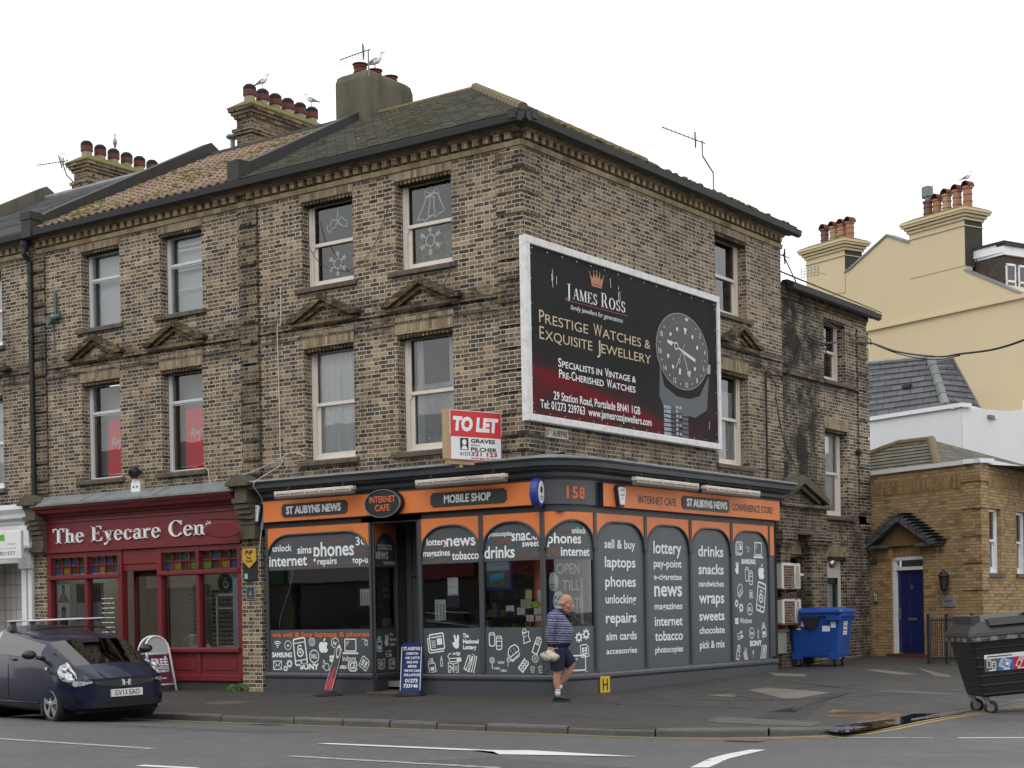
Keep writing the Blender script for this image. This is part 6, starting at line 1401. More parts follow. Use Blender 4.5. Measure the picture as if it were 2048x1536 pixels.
w = MB(); w.prism(lambda a, b, d: NF(d, b, a), [(0, 7.3), (.1, 7.32), (.14, 7.42), (.25, 7.46), (.28, 7.58), (0, 7.58)], -.28, 9); obj('cornice', w, M['white_paint'], NW, recalc=True)
K = frame((-5.1, 29.98, 0), -21.3)
CR = thing('cream_building', 'tall cream rendered gable end with two chimneys against the sky', 'building', (0, 0, 0))
G = [(-4.49, 0), (8, 0), (8, 9.9), (5.15, 11.12), (2.84, 12.36), (2.84, 14.0), (.47, 14.0), (.47, 13.72), (-.54, 14.2), (-2.38, 13.36), (-2.56, 13.33), (-2.56, 14.1), (-4.49, 14.1)]
w = MB(); w.prism(K, G, -.35, 0); w.prism(K, [(-4.49, 0), (8, 0), (8, 9.8), (-.54, 13.9), (-4.49, 12.4)], -9, -.35); obj('gable_wall', w, M['cream_wall'], CR)
w = MB(); w.box(K, -4.49, -2.56, 12.6, 14.1, -.9, -.0); w.box(K, .47, 2.84, 12.2, 14.0, -.9, -.0); 
CS = []
for (u0, u1, zt) in ((-4.49, -2.56, 14.1), (.47, 2.84, 14.0)):
    w = MB(); w.box(K, u0, u1, zt - 1.5, zt, -.85, .02); S_ = obj('chimney_stack', w, M['cream_wall'], CR); CS.append(S_)
    w = MB(); w.box(K, u1, u1 + .012, zt - 1.5, zt, -.85, .0); obj('grey_side', w, M['render_dk'], S_)
    w = MB()
    for z, e in ((zt - .2, .04), (zt + .0, .06), (zt + .1, .12), (zt + .2, .2), (zt + .28, .24)): w.box(K, u0 - e, u1 + e, z, z + (.08 if z > zt - .1 else .03), -.85 - e, .02 + e)
    obj('chimney_cornice', w, M['cream_wall'], S_)
    w = MB(); w.loft([[K(a, z, d) for a, d in ((u0 - e, .02 + e), (u1 + e, .02 + e), (u1 + e, -.85 - e), (u0 - e, -.85 - e))] for z, e in ((zt + .36, .2), (zt + .4, .18), (zt + .52, -.1))]); obj('cap', w, M['moss'], S_, recalc=True)
def hooded_pot(parent, p, h, mat, hood=True, dark=False):
    w = MB(); r = .155
    w.lathe(p, [(r, 0), (r * .96, h * .3), (r * 1.08, h * .31), (r * 1.08, h * .35), (r * .95, h * .36), (r * .93, h * .62), (r * 1.06, h * .63), (r * 1.06, h * .67), (r * .93, h * .68), (r * .93, h * .88), (r * 1.15, h * .89), (r * 1.15, h * .97), (r * .9, h * .97), (r * .85, h * .6)], 14, 0, caps=False)
    if hood:
        c_ = Vector(p) + Vector((0, 0, h * .95)); U = K.U; n = 10
        rg = [[c_ + U * (r * 1.1 * k2 * cos(pi * i / n)) + Vector((0, 0, r * 1.35 * sin(pi * i / n) * k2)) + K.N * dd for i in range(n + 1)] for k2, dd in ((1, -r), (1, r), (.85, r), (.85, -r))]
        w.loft(rg, 1, caps=False, closed=False)
    return obj('chimney_pot', w, [M[mat], M['terracotta_dk']], parent)
M['terra_pale'] = paint('pale_pot', (.36, .25, .15), .85, .5, 5, dark=(.16, .09, .06)); M['terra_dark'] = paint('dark_pot', (.16, .09, .07), .85, .5, 5)
for k, (u, m_) in enumerate(((-3.96, 'terra_dark'), (-3.5, 'terra_pale'), (-3.08, 'terracotta'), (-2.7, 'terracotta'))): hooded_pot(CS[0], K(u, 14.56, -.42), .62, m_)
for k, (u, m_, h_) in enumerate(((.93, 'terra_dark', .66), (1.33, 'terracotta', .62), (1.75, 'terra_pale', .7), (2.19, 'terracotta', .74), (2.63, 'terracotta', .76))): hooded_pot(CS[1], K(u, 14.44, -.42), h_, m_, hood=(k > 0))
w = MB(); w.lathe(K(.93, 15.08, -.42), [(.1, 0), (.12, .2)], 8); w.box(K, .8, 1.06, 15.24, 15.58, -.55, -.29); w.box(K, .75, .8, 15.2, 15.56, -.52, -.32); obj('cowl', w, M['lead'], CS[1])
w = MB(); w.box(K, -2.0, 8, 11.02, 11.1, 0, .1); w.box(K, -2.0, 8, 11.1, 11.16, 0, .06); obj('string_course', w, M['cream_wall'], CR)
w = MB(); w.prism(K, [(-2.6, 13.3), (-2.38, 13.4), (-.54, 14.24), (.5, 13.75), (.5, 13.7), (-.54, 14.17), (-2.36, 13.32)], -.4, .05); w.prism(K, [(2.8, 12.33), (2.8, 12.4), (5.15, 11.16), (8, 9.94), (8, 9.88), (5.15, 11.1)], -.3, .03); obj('verge', w, M['lead'], CR, recalc=True)
w = MB(); w.quad(K(-.54, 14.15, -.2), K(-.54, 14.15, -9), K(-4.6, 12.2, -9), K(-4.6, 12.2, -.2)); w.quad(K(-.54, 14.0, -.2), K(8.2, 9.5, -.2), K(8.2, 9.5, -9), K(-.54, 14.0, -9)); obj('roof', w, M['slate_blue'], CR)
DM = frame(K(4.0, 0, -.45), 66)
w = MB(); w.prism(K, [(2.9, 11.0), (4.02, 11.0), (4.02, 12.86), (2.9, 12.86)], -1.2, -.45); w.box(DM, 0, 7, 10.5, 12.8, -2, .0)
DO = obj('dormer', w, roofing('hung_tile', [(.03, .022, .018), (.05, .036, .028), (.075, .05, .04)], .14, .2, moss=.05), CR)
w = MB(); w.box(K, 2.86, 4.1, 12.74, 13.02, -1.3, -.38); w.box(DM, -.05, 7, 12.66, 12.94, -2, .1); obj('fascia_board', w, M['white_paint'], DO)
w = MB(); w.box(K, 2.86, 4.14, 13.02, 13.1, -1.4, -.34); w.box(DM, -.08, 7.1, 12.94, 13.04, -2, .16); obj('felt_roof', w, M['felt'], DO)
for a, wd in ((.08, .46), (.66, .46)):
    w = MB()
    for q in ((a, a + .05, 11.3, 12.4), (a + wd - .05, a + wd, 11.3, 12.4), (a, a + wd, 12.33, 12.4), (a, a + wd, 11.8, 11.86), (a, a + wd, 11.3, 11.38)): w.box(DM, *q, -.05, .05)
    W_ = obj('window', w, M['white_paint'], DO); w = MB(); w.quad(DM(a + .05, 11.38, .02), DM(a + wd - .05, 11.38, .02), DM(a + wd - .05, 12.33, .02), DM(a + .05, 12.33, .02)); obj('pane', w, M['glass'], W_)
for u in (5.3, 5.9):
    p_ = DM(u + .5, 12.95, -1.2); hooded_pot(DO, p_, .75, 'terracotta', hood=False)
OT = thing('brick_terrace', 'brown terrace of shops across the road, mirrored dimly in the shop windows', 'terrace', (0, 0, 0))
OF = frame((60, -27, 0), 180)
oh = []
for k in range(34): oh += [(2 + k * 5, 3.3 + k * 5, 4.4, 6.2), (4.4 + k * 5, 5.7 + k * 5, 4.4, 6.2), (1.5 + k * 5, 5.9 + k * 5, .7, 2.7)]
w = MB(); wall(w, OF, 0, 175, -.3, 8.2, oh, .2); obj('front_wall', w, M['brick_sooty'], OT)
w = MB(); w.quad(OF(0, 0, -.25), OF(175, 0, -.25), OF(175, 8, -.25), OF(0, 8, -.25)); obj('dark_glazing', w, plain('dark_pane', (.02, .022, .025), .1), OT)
w = MB(); w.quad(OF(0, 8.2, .3), OF(175, 8.2, .3), OF(175, 10, -4), OF(0, 10, -4)); w.quad(OF(0, 8.1, .3), OF(175, 8.1, .3), OF(175, 8.1, -.1), OF(0, 8.1, -.1)); obj('roof', w, M['slate_blue'], OT)
rs = random.Random(2); cs_ = [plain('shop_colour_%d' % i, c_, .5) for i, c_ in enumerate(((.2, .02, .02), (.02, .05, .15), (.35, .33, .3), (.03, .09, .04)))]
w = MB()
for k in range(34): w.box(OF, 1.2 + k * 5, 5.9 + k * 5, 2.8, 3.4, 0, .15, rs.randrange(4))
obj('fascia_board', w, cs_, OT)
BF = frame((0, 0, 0), 90); bd_ = .13
BB = thing('billboard', 'large black jewellery billboard in a white frame on the side wall', 'billboard', (.06, 3.3, 4.64))
c = MB()
for q in ((-.14, 6.77, 7.62, 7.75), (-.14, 6.77, 4.64, 4.76), (-.14, .0, 4.76, 7.62), (6.66, 6.77, 4.76, 7.62)): c.bbox(BF, *q, .03, bd_ + .03, .01)
obj('frame', c, paint('flaking_white_frame', (.7, .7, .7), .6, .45, 7, dark=(.25, .22, .18)), BB)
n = NT('billboard_print'); p_ = n.xyz(n.coords())
wv = n.m('ADD', n.m('MULTIPLY', n.m('SINE', n.m('ADD', n.m('MULTIPLY', p_[1], 1.1), n.m('MULTIPLY', n.noise(.5, 3), 6))), .3), n.m('ADD', n.m('MULTIPLY', p_[1], -.16), n.m('MULTIPLY', p_[2], -1.0)))
band = n.m('MULTIPLY', n.step(n.m('ABSOLUTE', n.m('ADD', n.m('ADD', p_[2], n.m('MULTIPLY', p_[1], .13)), n.m('ADD', -.62, n.m('MULTIPLY', n.noise(.8, 2), .35)))), .0, .22, 1, 0), 1.0)
low_ = n.step(p_[2], .5, 1.25, 1, 0); silk = n.m('MULTIPLY', low_, n.step(n.noise(1.6, 3, stretch=(1, .45, 1.6)), .42, .8, 0, 1))
cc = n.mix(n.m('MULTIPLY', n.m('MAXIMUM', silk, n.m('MULTIPLY', band, .8)), n.step(p_[1], 1.6, .6, .25, 1.0)), n.mix(n.noise(1.2, 2), (.014, .014, .015), (.03, .03, .032)), (.2, .006, .014))
M['bb_print'] = n.done(cc, .75, spec=.12)
c = MB(); c.quad(BF(0, 4.74, bd_ - .01), BF(6.67, 4.74, bd_ - .01), BF(6.67, 7.64, bd_ - .01), BF(0, 7.64, bd_ - .01)); obj('poster', c, M['bb_print'], BB)
c = MB(); d = bd_ - .004
for k in range(15): c.disc(BF, .1 + k * .462, 7.57, .014, d, 6); c.disc(BF, .1 + k * .462, 4.8, .014, d, 6)
for k in range(7): c.disc(BF, .05, 4.95 + k * .42, .014, d, 6); c.disc(BF, 6.6, 4.95 + k * .42, .014, d, 6)
obj('eyelet', c, M['steel'], BB)
c = MB(); d = bd_ - .005
serif(c, BF, 'J', 1.14, 6.88, .26, d, w=.17)
serif(c, BF, 'AMES', 1.34, 6.89, .2, d, w=.82); serif(c, BF, 'R', 2.27, 6.89, .26, d, w=.24); serif(c, BF, 'OSS', 2.53, 6.9, .2, d, w=.6)
obj('brand_lettering', c, M['vinyl_w'], BB)
c = MB(); c.text(BF, 'family jewellers for generations', 1.27, 6.7, .085, d, w=1.74, shear=.25, bold=-.004)
for body, x, y, h, w_ in (('S', .84, 5.65, .15, .1), ('PECIALISTS IN', .96, 5.65, .11, 1.3), ('V', 2.36, 5.65, .15, .12), ('INTAGE &', 2.49, 5.65, .11, .95), ('P', .86, 5.46, .15, .1), ('RE-', .97, 5.46, .11, .26), ('C', 1.25, 5.46, .15, .12), ('HERISHED', 1.39, 5.46, .11, .92), ('W', 2.42, 5.46, .15, .17), ('ATCHES', 2.6, 5.46, .11, .82), ('29 Station Road, Portslade BN41 1GB', .68, 5.07, .14, 2.9), ('Tel: 01273 239763  www.jamesrossjewellers.com', .27, 4.89, .14, 3.72)): c.text(BF, body, x, y, h, d, w=w_, bold=.01)
obj('lettering', c, M['vinyl_w'], BB)
c = MB()
for body, x, y, h, w_ in (('P', .28, 6.34, .22, .15), ('RESTIGE', .46, 6.34, .165, 1.36), ('W', 2.0, 6.34, .22, .28), ('ATCHES &', 2.3, 6.34, .165, 1.7), ('E', .28, 6.06, .22, .14), ('XQUISITE', .45, 6.06, .165, 1.5), ('J', 2.1, 6.04, .24, .12), ('EWELLERY', 2.25, 6.06, .165, 1.76)): c.text(BF, body, x, y, h, d, w=w_, bold=-.002)
obj('headline_lettering', c, plain('gold_print', (.52, .42, .27), .5), BB)
c = MB(); c.stroke(BF, [(1.08, 6.84), (3.2, 6.855)], .012, d); obj('red_rule', c, plain('red_print', (.3, .02, .02), .5), BB)
c = MB(); P = [(1.96, 7.26), (1.9, 7.44), (2.0, 7.36), (2.04, 7.47), (2.09, 7.37), (2.14, 7.49), (2.18, 7.37), (2.24, 7.47), (2.27, 7.36), (2.37, 7.44), (2.31, 7.26)]
for i in range(len(P) - 1): c.add([BF(2.13, 7.27, d), BF(*P[i + 1], d), BF(*P[i], d)], [(0, 2, 1)])
for k in (1, 3, 5, 7, 9): c.disc(BF, P[k][0], P[k][1] + .012, .018, d, 8)
c.face(BF, [(1.97, 7.22), (2.3, 7.22), (2.31, 7.255), (1.96, 7.255)], d); obj('crown', c, plain('copper_print', (.42, .16, .07), .5), BB)
wc = [plain('watch_black', (.01, .011, .012), .4), plain('watch_steel', (.34, .4, .46), .5, var=.6), plain('watch_ink_white', (.62, .62, .58), .5), plain('watch_mid', (.045, .06, .075), .4, var=.4), plain('watch_ivory', (.55, .5, .36), .5)]
c = MB(); X0, Y0 = 5.24, 6.45; e = d + .0005
c.face(BF, [(4.34, 6.1), (4.5, 5.7), (5.0, 5.55), (5.5, 5.55), (5.9, 5.65), (6.3, 6.1), (6.2, 5.4), (5.72, 5.2), (4.5, 5.25), (4.3, 5.5)], e, 3)
for k in range(8):
    z = 5.34 - k * .085
    for a, b, mi in ((4.46, 4.74, 1), (4.76, 4.9, 0), (4.93, 5.03, 1), (5.06, 5.16, 0 if k % 2 else 1), (5.18, 5.42, 3)):
        off = .03 if mi == 1 and a > 4.8 else 0
        c.face(BF, [(a, z - .065 + off), (b, z - .06 + off), (b, z + off), (a, z + off)], e + .001, mi)
c.disc(BF, X0, Y0, 1.04, e + .002, 40, 1, ry=.745); c.disc(BF, X0, Y0, 1.02, e + .003, 40, 0, ry=.73); c.disc(BF, X0, Y0, .8, e + .004, 40, 3, ry=.575); c.disc(BF, X0, Y0, .76, e + .005, 40, 0, ry=.545)
for k, tx in enumerate(('', '2', '4', '6', '8', '10', '12', '14', '16', '18', '', '')):
    a = RAD(68 - k * 30)
    if tx: c.text(BF, tx, X0 + .9 * cos(a), Y0 + .645 * sin(a) - .045, .1, e + .006, 4, align='C', bold=.02, rot=0)
    a2 = a - RAD(15); c.disc(BF, X0 + .9 * cos(a2), Y0 + .645 * sin(a2), .02, e + .006, 8, 4)
c.add([BF(5.35, 7.13, e + .006), BF(5.5, 7.13, e + .006), BF(5.42, 7.05, e + .006)], [(0, 2, 1)], 4)
for k in range(12):
    a = RAD(80 - k * 30)
    if k == 0: c.add([BF(5.28, 7.0 - .07, e + .006), BF(5.42, 7.0 - .08, e + .006), BF(5.34, 6.78, e + .006)], [(0, 2, 1)], 2)
    elif k in (6,): c.stroke(BF, [(X0 - .12, Y0 - .34), (X0 - .14, Y0 - .46)], .07, e + .006, 2)
    elif k == 9: c.stroke(BF, [(X0 - .6, Y0 + .14), (X0 - .42, Y0 + .09)], .06, e + .006, 2)
    elif k != 3: c.disc(BF, X0 + .62 * cos(a), Y0 + .44 * sin(a), .042, e + .006, 10, 2)
c.stroke(BF, [(X0, Y0), (X0 - .22, Y0 + .07)], .035, e + .007, 2); c.disc(BF, X0 - .26, Y0 + .08, .08, e + .007, 12, 2); c.disc(BF, X0 - .26, Y0 + .08, .05, e + .008, 12, 0); c.stroke(BF, [(X0 - .3, Y0 + .1), (X0 - .48, Y0 + .15)], .03, e + .007, 2)
c.stroke(BF, [(X0, Y0), (X0 + .5, Y0 - .12)], .06, e + .007, 2); c.stroke(BF, [(X0, Y0), (X0 + .24, Y0 - .46)], .018, e + .008, 2); c.add([BF(X0 + .14, Y0 - .38, e + .008), BF(X0 + .3, Y0 - .34, e + .008), BF(X0 + .26, Y0 - .5, e + .008)], [(0, 2, 1)], 2)
c.stroke(BF, [(X0 + .08, Y0 + .16), (X0 - .3, Y0 - .36)], .012, e + .009, 2); c.ringline(BF, X0 - .16, Y0 - .2, .04, .014, e + .009, 10, 2); c.disc(BF, X0, Y0, .035, e + .01, 10, 4)
c.face(BF, [(6.22, 6.12), (6.36, 6.14), (6.37, 6.32), (6.24, 6.34)], e + .002, 1); obj('watch_picture', c, wc, BB)
c = MB(); rs = random.Random(4)
for k in range(9):
    x, y = rs.choice([(2.6, 7.35), (2.9, 7.3), (.75, 7.2), (3.9, 6.6), (6.2, 5.3), (2.3, 5.9)]); x += rs.uniform(-.1, .1); y += rs.uniform(-.12, .12); c.stroke(BF, [(x, y), (x + rs.uniform(-.02, .02), y - rs.uniform(.06, .2))], .012, d + .0115)
obj('scratch', c, M['white_paint'], BB)
TL = frame((-.72, -1.16, 0), 72.5)
t = thing('to_let_board', 'red and white TO LET board standing on the shop cornice', 'estate agent board', (-.56, -.6, 3.97))
c = MB(); c.box(TL, 0, 1.06, 3.97, 4.8, -.03, 0); obj('panel', c, M['white_paint'], t)
c = MB(); c.box(TL, -.06, .0, 3.99, 4.82, -.14, -.005); c.box(TL, .2, .27, 3.85, 3.98, -.14, -.03); c.box(TL, -.02, .5, 3.9, 3.965, -.14, -.02); obj('timber_frame', c, paint('raw_timber', (.42, .3, .17), .8, .3, 9), t)
c = MB(); c.face(TL, [(.01, 4.36), (1.05, 4.36), (1.05, 4.79), (.01, 4.79)], .002); 
for q in ((0, 1.06, 3.97, 3.985), (1.045, 1.06, 3.97, 4.4), (0, .012, 3.97, 4.4)): c.face(TL, [(q[0], q[2]), (q[1], q[2]), (q[1], q[3]), (q[0], q[3])], .002)
obj('red_field', c, plain('agent_red', (.58, .02, .025), .45), t)
c = MB(); c.text(TL, 'TO LET', .53, 4.47, .21, .004, w=.94, align='C', bold=.06, shear=.12); obj('lettering', c, M['vinyl_w'], t)
c = MB(); c.text(TL, 'GRAVES', .42, 4.27, .062, .004, w=.5, bold=.03); c.text(TL, 'SON &', .42, 4.215, .03, .004, w=.18, bold=.01); c.text(TL, 'PILCHER', .42, 4.13, .062, .004, w=.54, bold=.03); c.text(TL, '01273', .2, 4.05, .055, .004, w=.2, bold=.01); c.text(TL, 'www.gsp.uk.com', .42, 4.0, .03, .004, w=.52, bold=.01)
c.face(TL, [(.2, 4.14), (.37, 4.14), (.37, 4.34), (.2, 4.34)], .003); obj('lettering', c, M['ink'], t)
c = MB(); c.text(TL, '321 123', .42, 4.05, .065, .004, w=.54, bold=.03); obj('lettering', c, plain('agent_dark_red', (.35, .01, .02), .45), t)
c = MB(); c.disc(TL, .285, 4.27, .045, .005, 10, ry=.05); c.face(TL, [(.22, 4.15), (.35, 4.15), (.32, 4.21), (.25, 4.21)], .005); obj('portrait_emblem', c, M['vinyl_w'], t)
def fitting(fr, u0, u1, v, d, label, broken=False):
    t = thing('strip_light', label, 'strip light', fr((u0 + u1) / 2, v, d), group='strip lights over the shop fascia')
    c = MB(); c.bbox(fr, u0, u1, v, v + .06, d - .1, d, .012)
    for k in range(6): x = lerp(u0 + .05, u1 - .05, k / 5); c.box(fr, x - .012, x + .012, v - .02, v + .065, d - .1, d + .008)
    obj('batten', c, M['tube_fit'], t); c = MB(); c.tube([fr(u0 + .01, v - .035, d - .05), fr(u1 - .01, v - .035, d - .05)], .05, 8); obj('diffuser', c, M['tube_diff'], t)
    c = MB()
    for x in (u0 + .3, u1 - .3): c.tube([fr(x, v + .06, d - .05), fr(x, v + .16, d - .12)], .012, 5)
    obj('bracket', c, M['black'], t)
fitting(FRONT, -5.44, -3.5, 3.69, .44, 'grimy strip light on the front nearest the red shop'); fitting(FRONT, -2.07, -.14, 3.69, .44, 'grimy strip light above the MOBILE SHOP panel')
fitting(SIDE, 1.63, 3.88, 3.67, 1.18, 'strip light above the side INTERNET CAFE lettering'); fitting(SIDE, 4.14, 6.39, 3.66, 1.18, 'strip light above the side CONVENIENCE STORE lettering')
def alarm(fr, u, v, d, label):
    t = thing('alarm_box', label, 'alarm box', fr(u, v - .2, d)); H = [(-.13, .12), (-.1, .17), (.1, .17), (.13, .12), (.07, -.17), (-.07, -.17)]
    c = MB(); c.prism(fr, [(u + a * 1.15, v + b * 1.1) for a, b in H][::-1], d, d + .07); obj('casing', c, plain('alarm_navy', (.02, .02, .06), .5), t)
    c = MB(); c.prism(fr, [(u + a * .92, v + b * .9) for a, b in H][::-1], d + .07, d + .09); obj('face', c, M['vinyl_w'], t)
    c = MB(); c.text(fr, 'HAVEN', u, v + .08, .045, d + .092, w=.14, align='C', bold=.02); obj('lettering', c, M['vinyl_o'], t)
    c = MB(); c.text(fr, 'SECURITY', u, v + .0, .03, d + .092, w=.13, align='C', bold=.02); c.text(fr, '01273', u, v - .06, .02, d + .092, w=.07, align='C'); obj('lettering', c, M['ink'], t)
alarm(FRONT, -6.24, 3.4, .04, 'white faced hexagonal alarm box on the dark end of the front fascia'); alarm(SHOP, 1.6, 3.41, .1, 'hexagonal alarm box on the side street orange fascia')
t = thing('payment_sign', 'yellow payment sign on a black board on the brick pier', 'sign', FRONT(-6.42, 2.2, .06)); PF = frame(FRONT(-6.42, 0, .08), 12)
c = MB(); c.bbox(PF, -.17, .17, 2.12, 2.5, -.03, .02); obj('black_board', c, M['black_pl'], t)
c = MB(); c.prism(PF, [(-.15, 2.5), (0, 2.36), (.15, 2.5), (.15, 2.74), (-.15, 2.74)], .02, .05); obj('yellow_board', c, plain('sign_yellow', (.55, .31, .03), .5), t)
c = MB(); c.text(PF, 'P:P', 0, 2.62, .08, .052, w=.17, align='C', bold=.05); c.text(PF, 'Pay', 0, 2.54, .045, .052, w=.11, align='C', bold=.03); c.text(PF, 'Point', 0, 2.475, .045, .052, w=.15, align='C', bold=.03); obj('lettering', c, M['ink'], t)
c = MB(); c.face(PF, [(-.13, 2.16), (-.06, 2.16), (-.06, 2.26), (-.13, 2.26)], .022); obj('sticker', c, plain('teal_sticker', (.25, .5, .45), .5), t)
t = thing('wall_plaque', 'small framed dark plaque fixed to the brick pier', 'plaque', FRONT(-6.45, 1.75, .05))
c = MB(); c.bbox(FRONT, -6.58, -6.32, 1.74, 2.03, .05, .07); obj('frame', c, M['lead'], t); c = MB(); c.face(FRONT, [(-6.55, 1.77), (-6.35, 1.77), (-6.35, 2.0), (-6.55, 2.0)], .072); obj('panel', c, plain('slate_panel', (.03, .035, .05), .5), t)
c = MB(); c.add([FRONT(-6.5, 1.84, .074), FRONT(-6.4, 1.84, .074), FRONT(-6.45, 1.94, .074)], [(0, 1, 2)]); c.stroke(FRONT, [(-6.53, 1.8), (-6.37, 1.8)], .012, .074); obj('emblem', c, M['lead'], t)
t = thing('bell_box', 'white and cream rounded alarm box under the dark floodlight', 'alarm box', FRONT(-9.58, 3.98, .05))
P = [(-.14, -.13), (.14, -.13), (.14, .06), (.09, .14), (0, .17), (-.09, .14), (-.14, .06)]
c = MB(); c.prism(FRONT, [(-9.58 + a, 4.12 + b) for a, b in P], 0, .12); obj('casing', c, plain('yellowed_plastic', (.45, .4, .25), .5), t)
c = MB(); c.prism(FRONT, [(-9.58 + a * .96, 4.12 + b * .96) for a, b in P], .12, .135); obj('face', c, M['vinyl_w'], t); c = MB(); c.stroke(FRONT, [(-9.66, 4.11), (-9.6, 4.11)], .03, .137); c.stroke(FRONT, [(-9.56, 4.11), (-9.5, 4.11)], .03, .137); obj('lettering', c, M['ink'], t)
t = thing('floodlight', 'small dark round floodlight above the bell box', 'floodlight', FRONT(-9.55, 4.36, 0)); c = MB(); c.tube([FRONT(-9.55, 4.42, 0), FRONT(-9.55, 4.42, .12)], .03, 6); obj('arm', c, M['black'], t)
c = MB(); c.lathe(FRONT(-9.55, 4.44, .1), [(.07, 0), (.11, .05), (.12, .14), (.09, .18)], 12, axis=(.1, -1, -.5)); obj('lamp_head', c, M['black'], t)
t = thing('wall_bracket', 'rusty green iron bracket on the brick wall beside the downpipe', 'bracket', FRONT(-12.05, 7.75, 0))
c = MB(); c.box(FRONT, -12.13, -12.07, 7.85, 8.4, 0, .05); c.tube([FRONT(-12.25, 7.85, .08), FRONT(-11.85, 7.88, .1)], .05, 8); c.lathe(FRONT(-12.2, 7.82, .06), [(.09, 0), (.09, .1)], 10, axis=(0, -1, 0)); c.tube([FRONT(-12.18, 7.8, .02), FRONT(-12.16, 7.2, .02)], .012, 5); obj('iron', c, paint('verdigris', (.1, .14, .12), .7, .6, 9, dark=(.02, .02, .02)), t)
t = thing('hanging_sign', 'blank dark red oval sign on an iron bracket by the red shop', 'hanging sign', FRONT(-7.0, 2.9, .4)); HF = frame((-6.62, -.05, 0), -62)
HF = frame((-6.74, -.5, 0), 38)
c = MB(); n = 26; c.loft([[HF(.36 * r * cos(2 * pi * k / n), 3.1 + .155 * r * sin(2 * pi * k / n), q) for k in range(n)] for r, q in ((.93, -.03), (1, -.02), (1, .02), (.93, .03))]); obj('board', c, M['red'], t)
c = MB(); c.tube([HF(-.42, 3.3, 0), HF(.45, 3.3, 0)], .014, 6); c.tube([HF(.45, 3.3, 0), FRONT(-6.72, 3.3, .05)], .014, 6); c.tube([HF(0, 3.42, 0), FRONT(-6.72, 3.6, .05)], .007, 5)
for a in (-.18, .18): c.tube([HF(a, 3.3, 0), HF(a, 3.24, 0)], .008, 5)
obj('bracket', c, M['black'], t)
t = thing('street_nameplate', 'white street nameplate on the brickwork under the billboard', 'street sign', SIDE(.9, 4.43, .02))
c = MB(); c.bbox(SIDE, .54, 1.27, 4.42, 4.6, .0, .03, .01); obj('plate', c, paint('old_enamel', (.5, .48, .4), .5, .4, 6), t); c = MB(); c.text(SIDE, 'S', .58, 4.455, .1, .032, w=.06, bold=.03); c.text(SIDE, 'T.', .66, 4.49, .065, .032, w=.07, bold=.03); c.text(SIDE, 'AUBYNS', .76, 4.455, .1, .032, w=.47, bold=.03); obj('lettering', c, M['ink'], t)
t = thing('hydrant_sign', 'small yellow hydrant sign marked H low on the corner', 'sign', CORNER(CLEN, .0, .06)); HY = frame((.76, .98, 0), 70)
c = MB(); c.bbox(HY, .0, .21, .02, .3, 0, .02, .004); obj('plate', c, plain('hydrant_yellow', (.6, .4, .02), .5), t); c = MB(); c.stroke(HY, [(.06, .06), (.06, .26)], .025, .022); c.stroke(HY, [(.15, .06), (.15, .26)], .025, .022); c.stroke(HY, [(.06, .16), (.15, .16)], .03, .022); obj('lettering', c, M['ink'], t)
t = thing('hanging_board', 'white projecting solicitors board over the tiled doorway at far left', 'hanging sign', (-13.4, -.9, 2.9)); SG = frame((-12.72, -.5, 0), 12); 
c = MB(); c.bbox(SG, -2.0, -.02, 2.76, 3.36, -.04, .04); obj('board', c, M['white_paint'], t)
c = MB(); c.text(SG, 'C', -.82, 3.16, .11, .042, bold=.0); c.text(SG, 'COMPANY', -.4, 3.06, .03, .042, w=.24); c.text(SG, 'solicitors', -.82, 2.97, .04, .042, w=.66, sp=1.6); c.text(SG, '01273 821577', -.98, 2.84, .075, .042, w=.8, bold=.01); obj('lettering', c, M['ink'], t)
c = MB(); c.face(SG, [(-.6, 3.15), (-.46, 3.15), (-.46, 3.28), (-.6, 3.28)], .044); obj('green_square', c, plain('sign_green', (.1, .4, .02), .5), t)
c = MB(); c.tube([SG(-.5, 3.3, 0), (-13.2, .0, 3.32)], .02, 6); c.tube([SG(-.5, 2.8, 0), (-13.2, .0, 2.8)], .015, 6); obj('bracket', c, M['black'], t)
def notice(fr, u0, u1, v0, v1, mat, label, d=-.045, lines=4, cat='notice', tilt=0, group='notices taped inside the shop windows', grid=None):
    t = thing('notice', label, cat, fr((u0 + u1) / 2, v0, d), group=group)
    c = MB(); c.quad(fr(u0, v0, d), fr(u1, v0 + tilt, d), fr(u1, v1 + tilt, d), fr(u0, v1, d)); c.quad(fr(u1, v0 + tilt, d - .003), fr(u0, v0, d - .003), fr(u0, v1, d - .003), fr(u1, v1 + tilt, d - .003)); obj('sheet', c, mat, t)
    c = MB()
    for k in range(lines): z = lerp(v1 - .03, v0 + .02, k / max(1, lines - 1)); c.face(fr, [(u0 + .03, z - .006), (lerp(u0, u1, .6 + .3 * ((k * 7) % 3) / 2), z - .006), (lerp(u0, u1, .6 + .3 * ((k * 7) % 3) / 2), z), (u0 + .03, z)], d + .002)
    if grid:
        for r in range(7):
            for q in range(3): c.face(fr, [(lerp(u0, u1, .12 + q * .3), lerp(v0, v1, .06 + r * .11)), (lerp(u0, u1, .3 + q * .3), lerp(v0, v1, .06 + r * .11)), (lerp(u0, u1, .3 + q * .3), lerp(v0, v1, .13 + r * .11)), (lerp(u0, u1, .12 + q * .3), lerp(v0, v1, .13 + r * .11))], d + .002)
    obj('print', c, M['ink'] if not grid else M['lead'], t); return t
W_ = M['paper']; yel = plain('yellow_card', (.6, .56, .3), .8); grn = plain('pale_green_card', (.5, .53, .38), .8); lime = plain('lime_card', (.4, .55, .06), .8)
notice(FRONT, -3.78, -3.56, 1.6, 1.9, W_, 'white opening hours chart in the widest shop window', grid=1, lines=1)
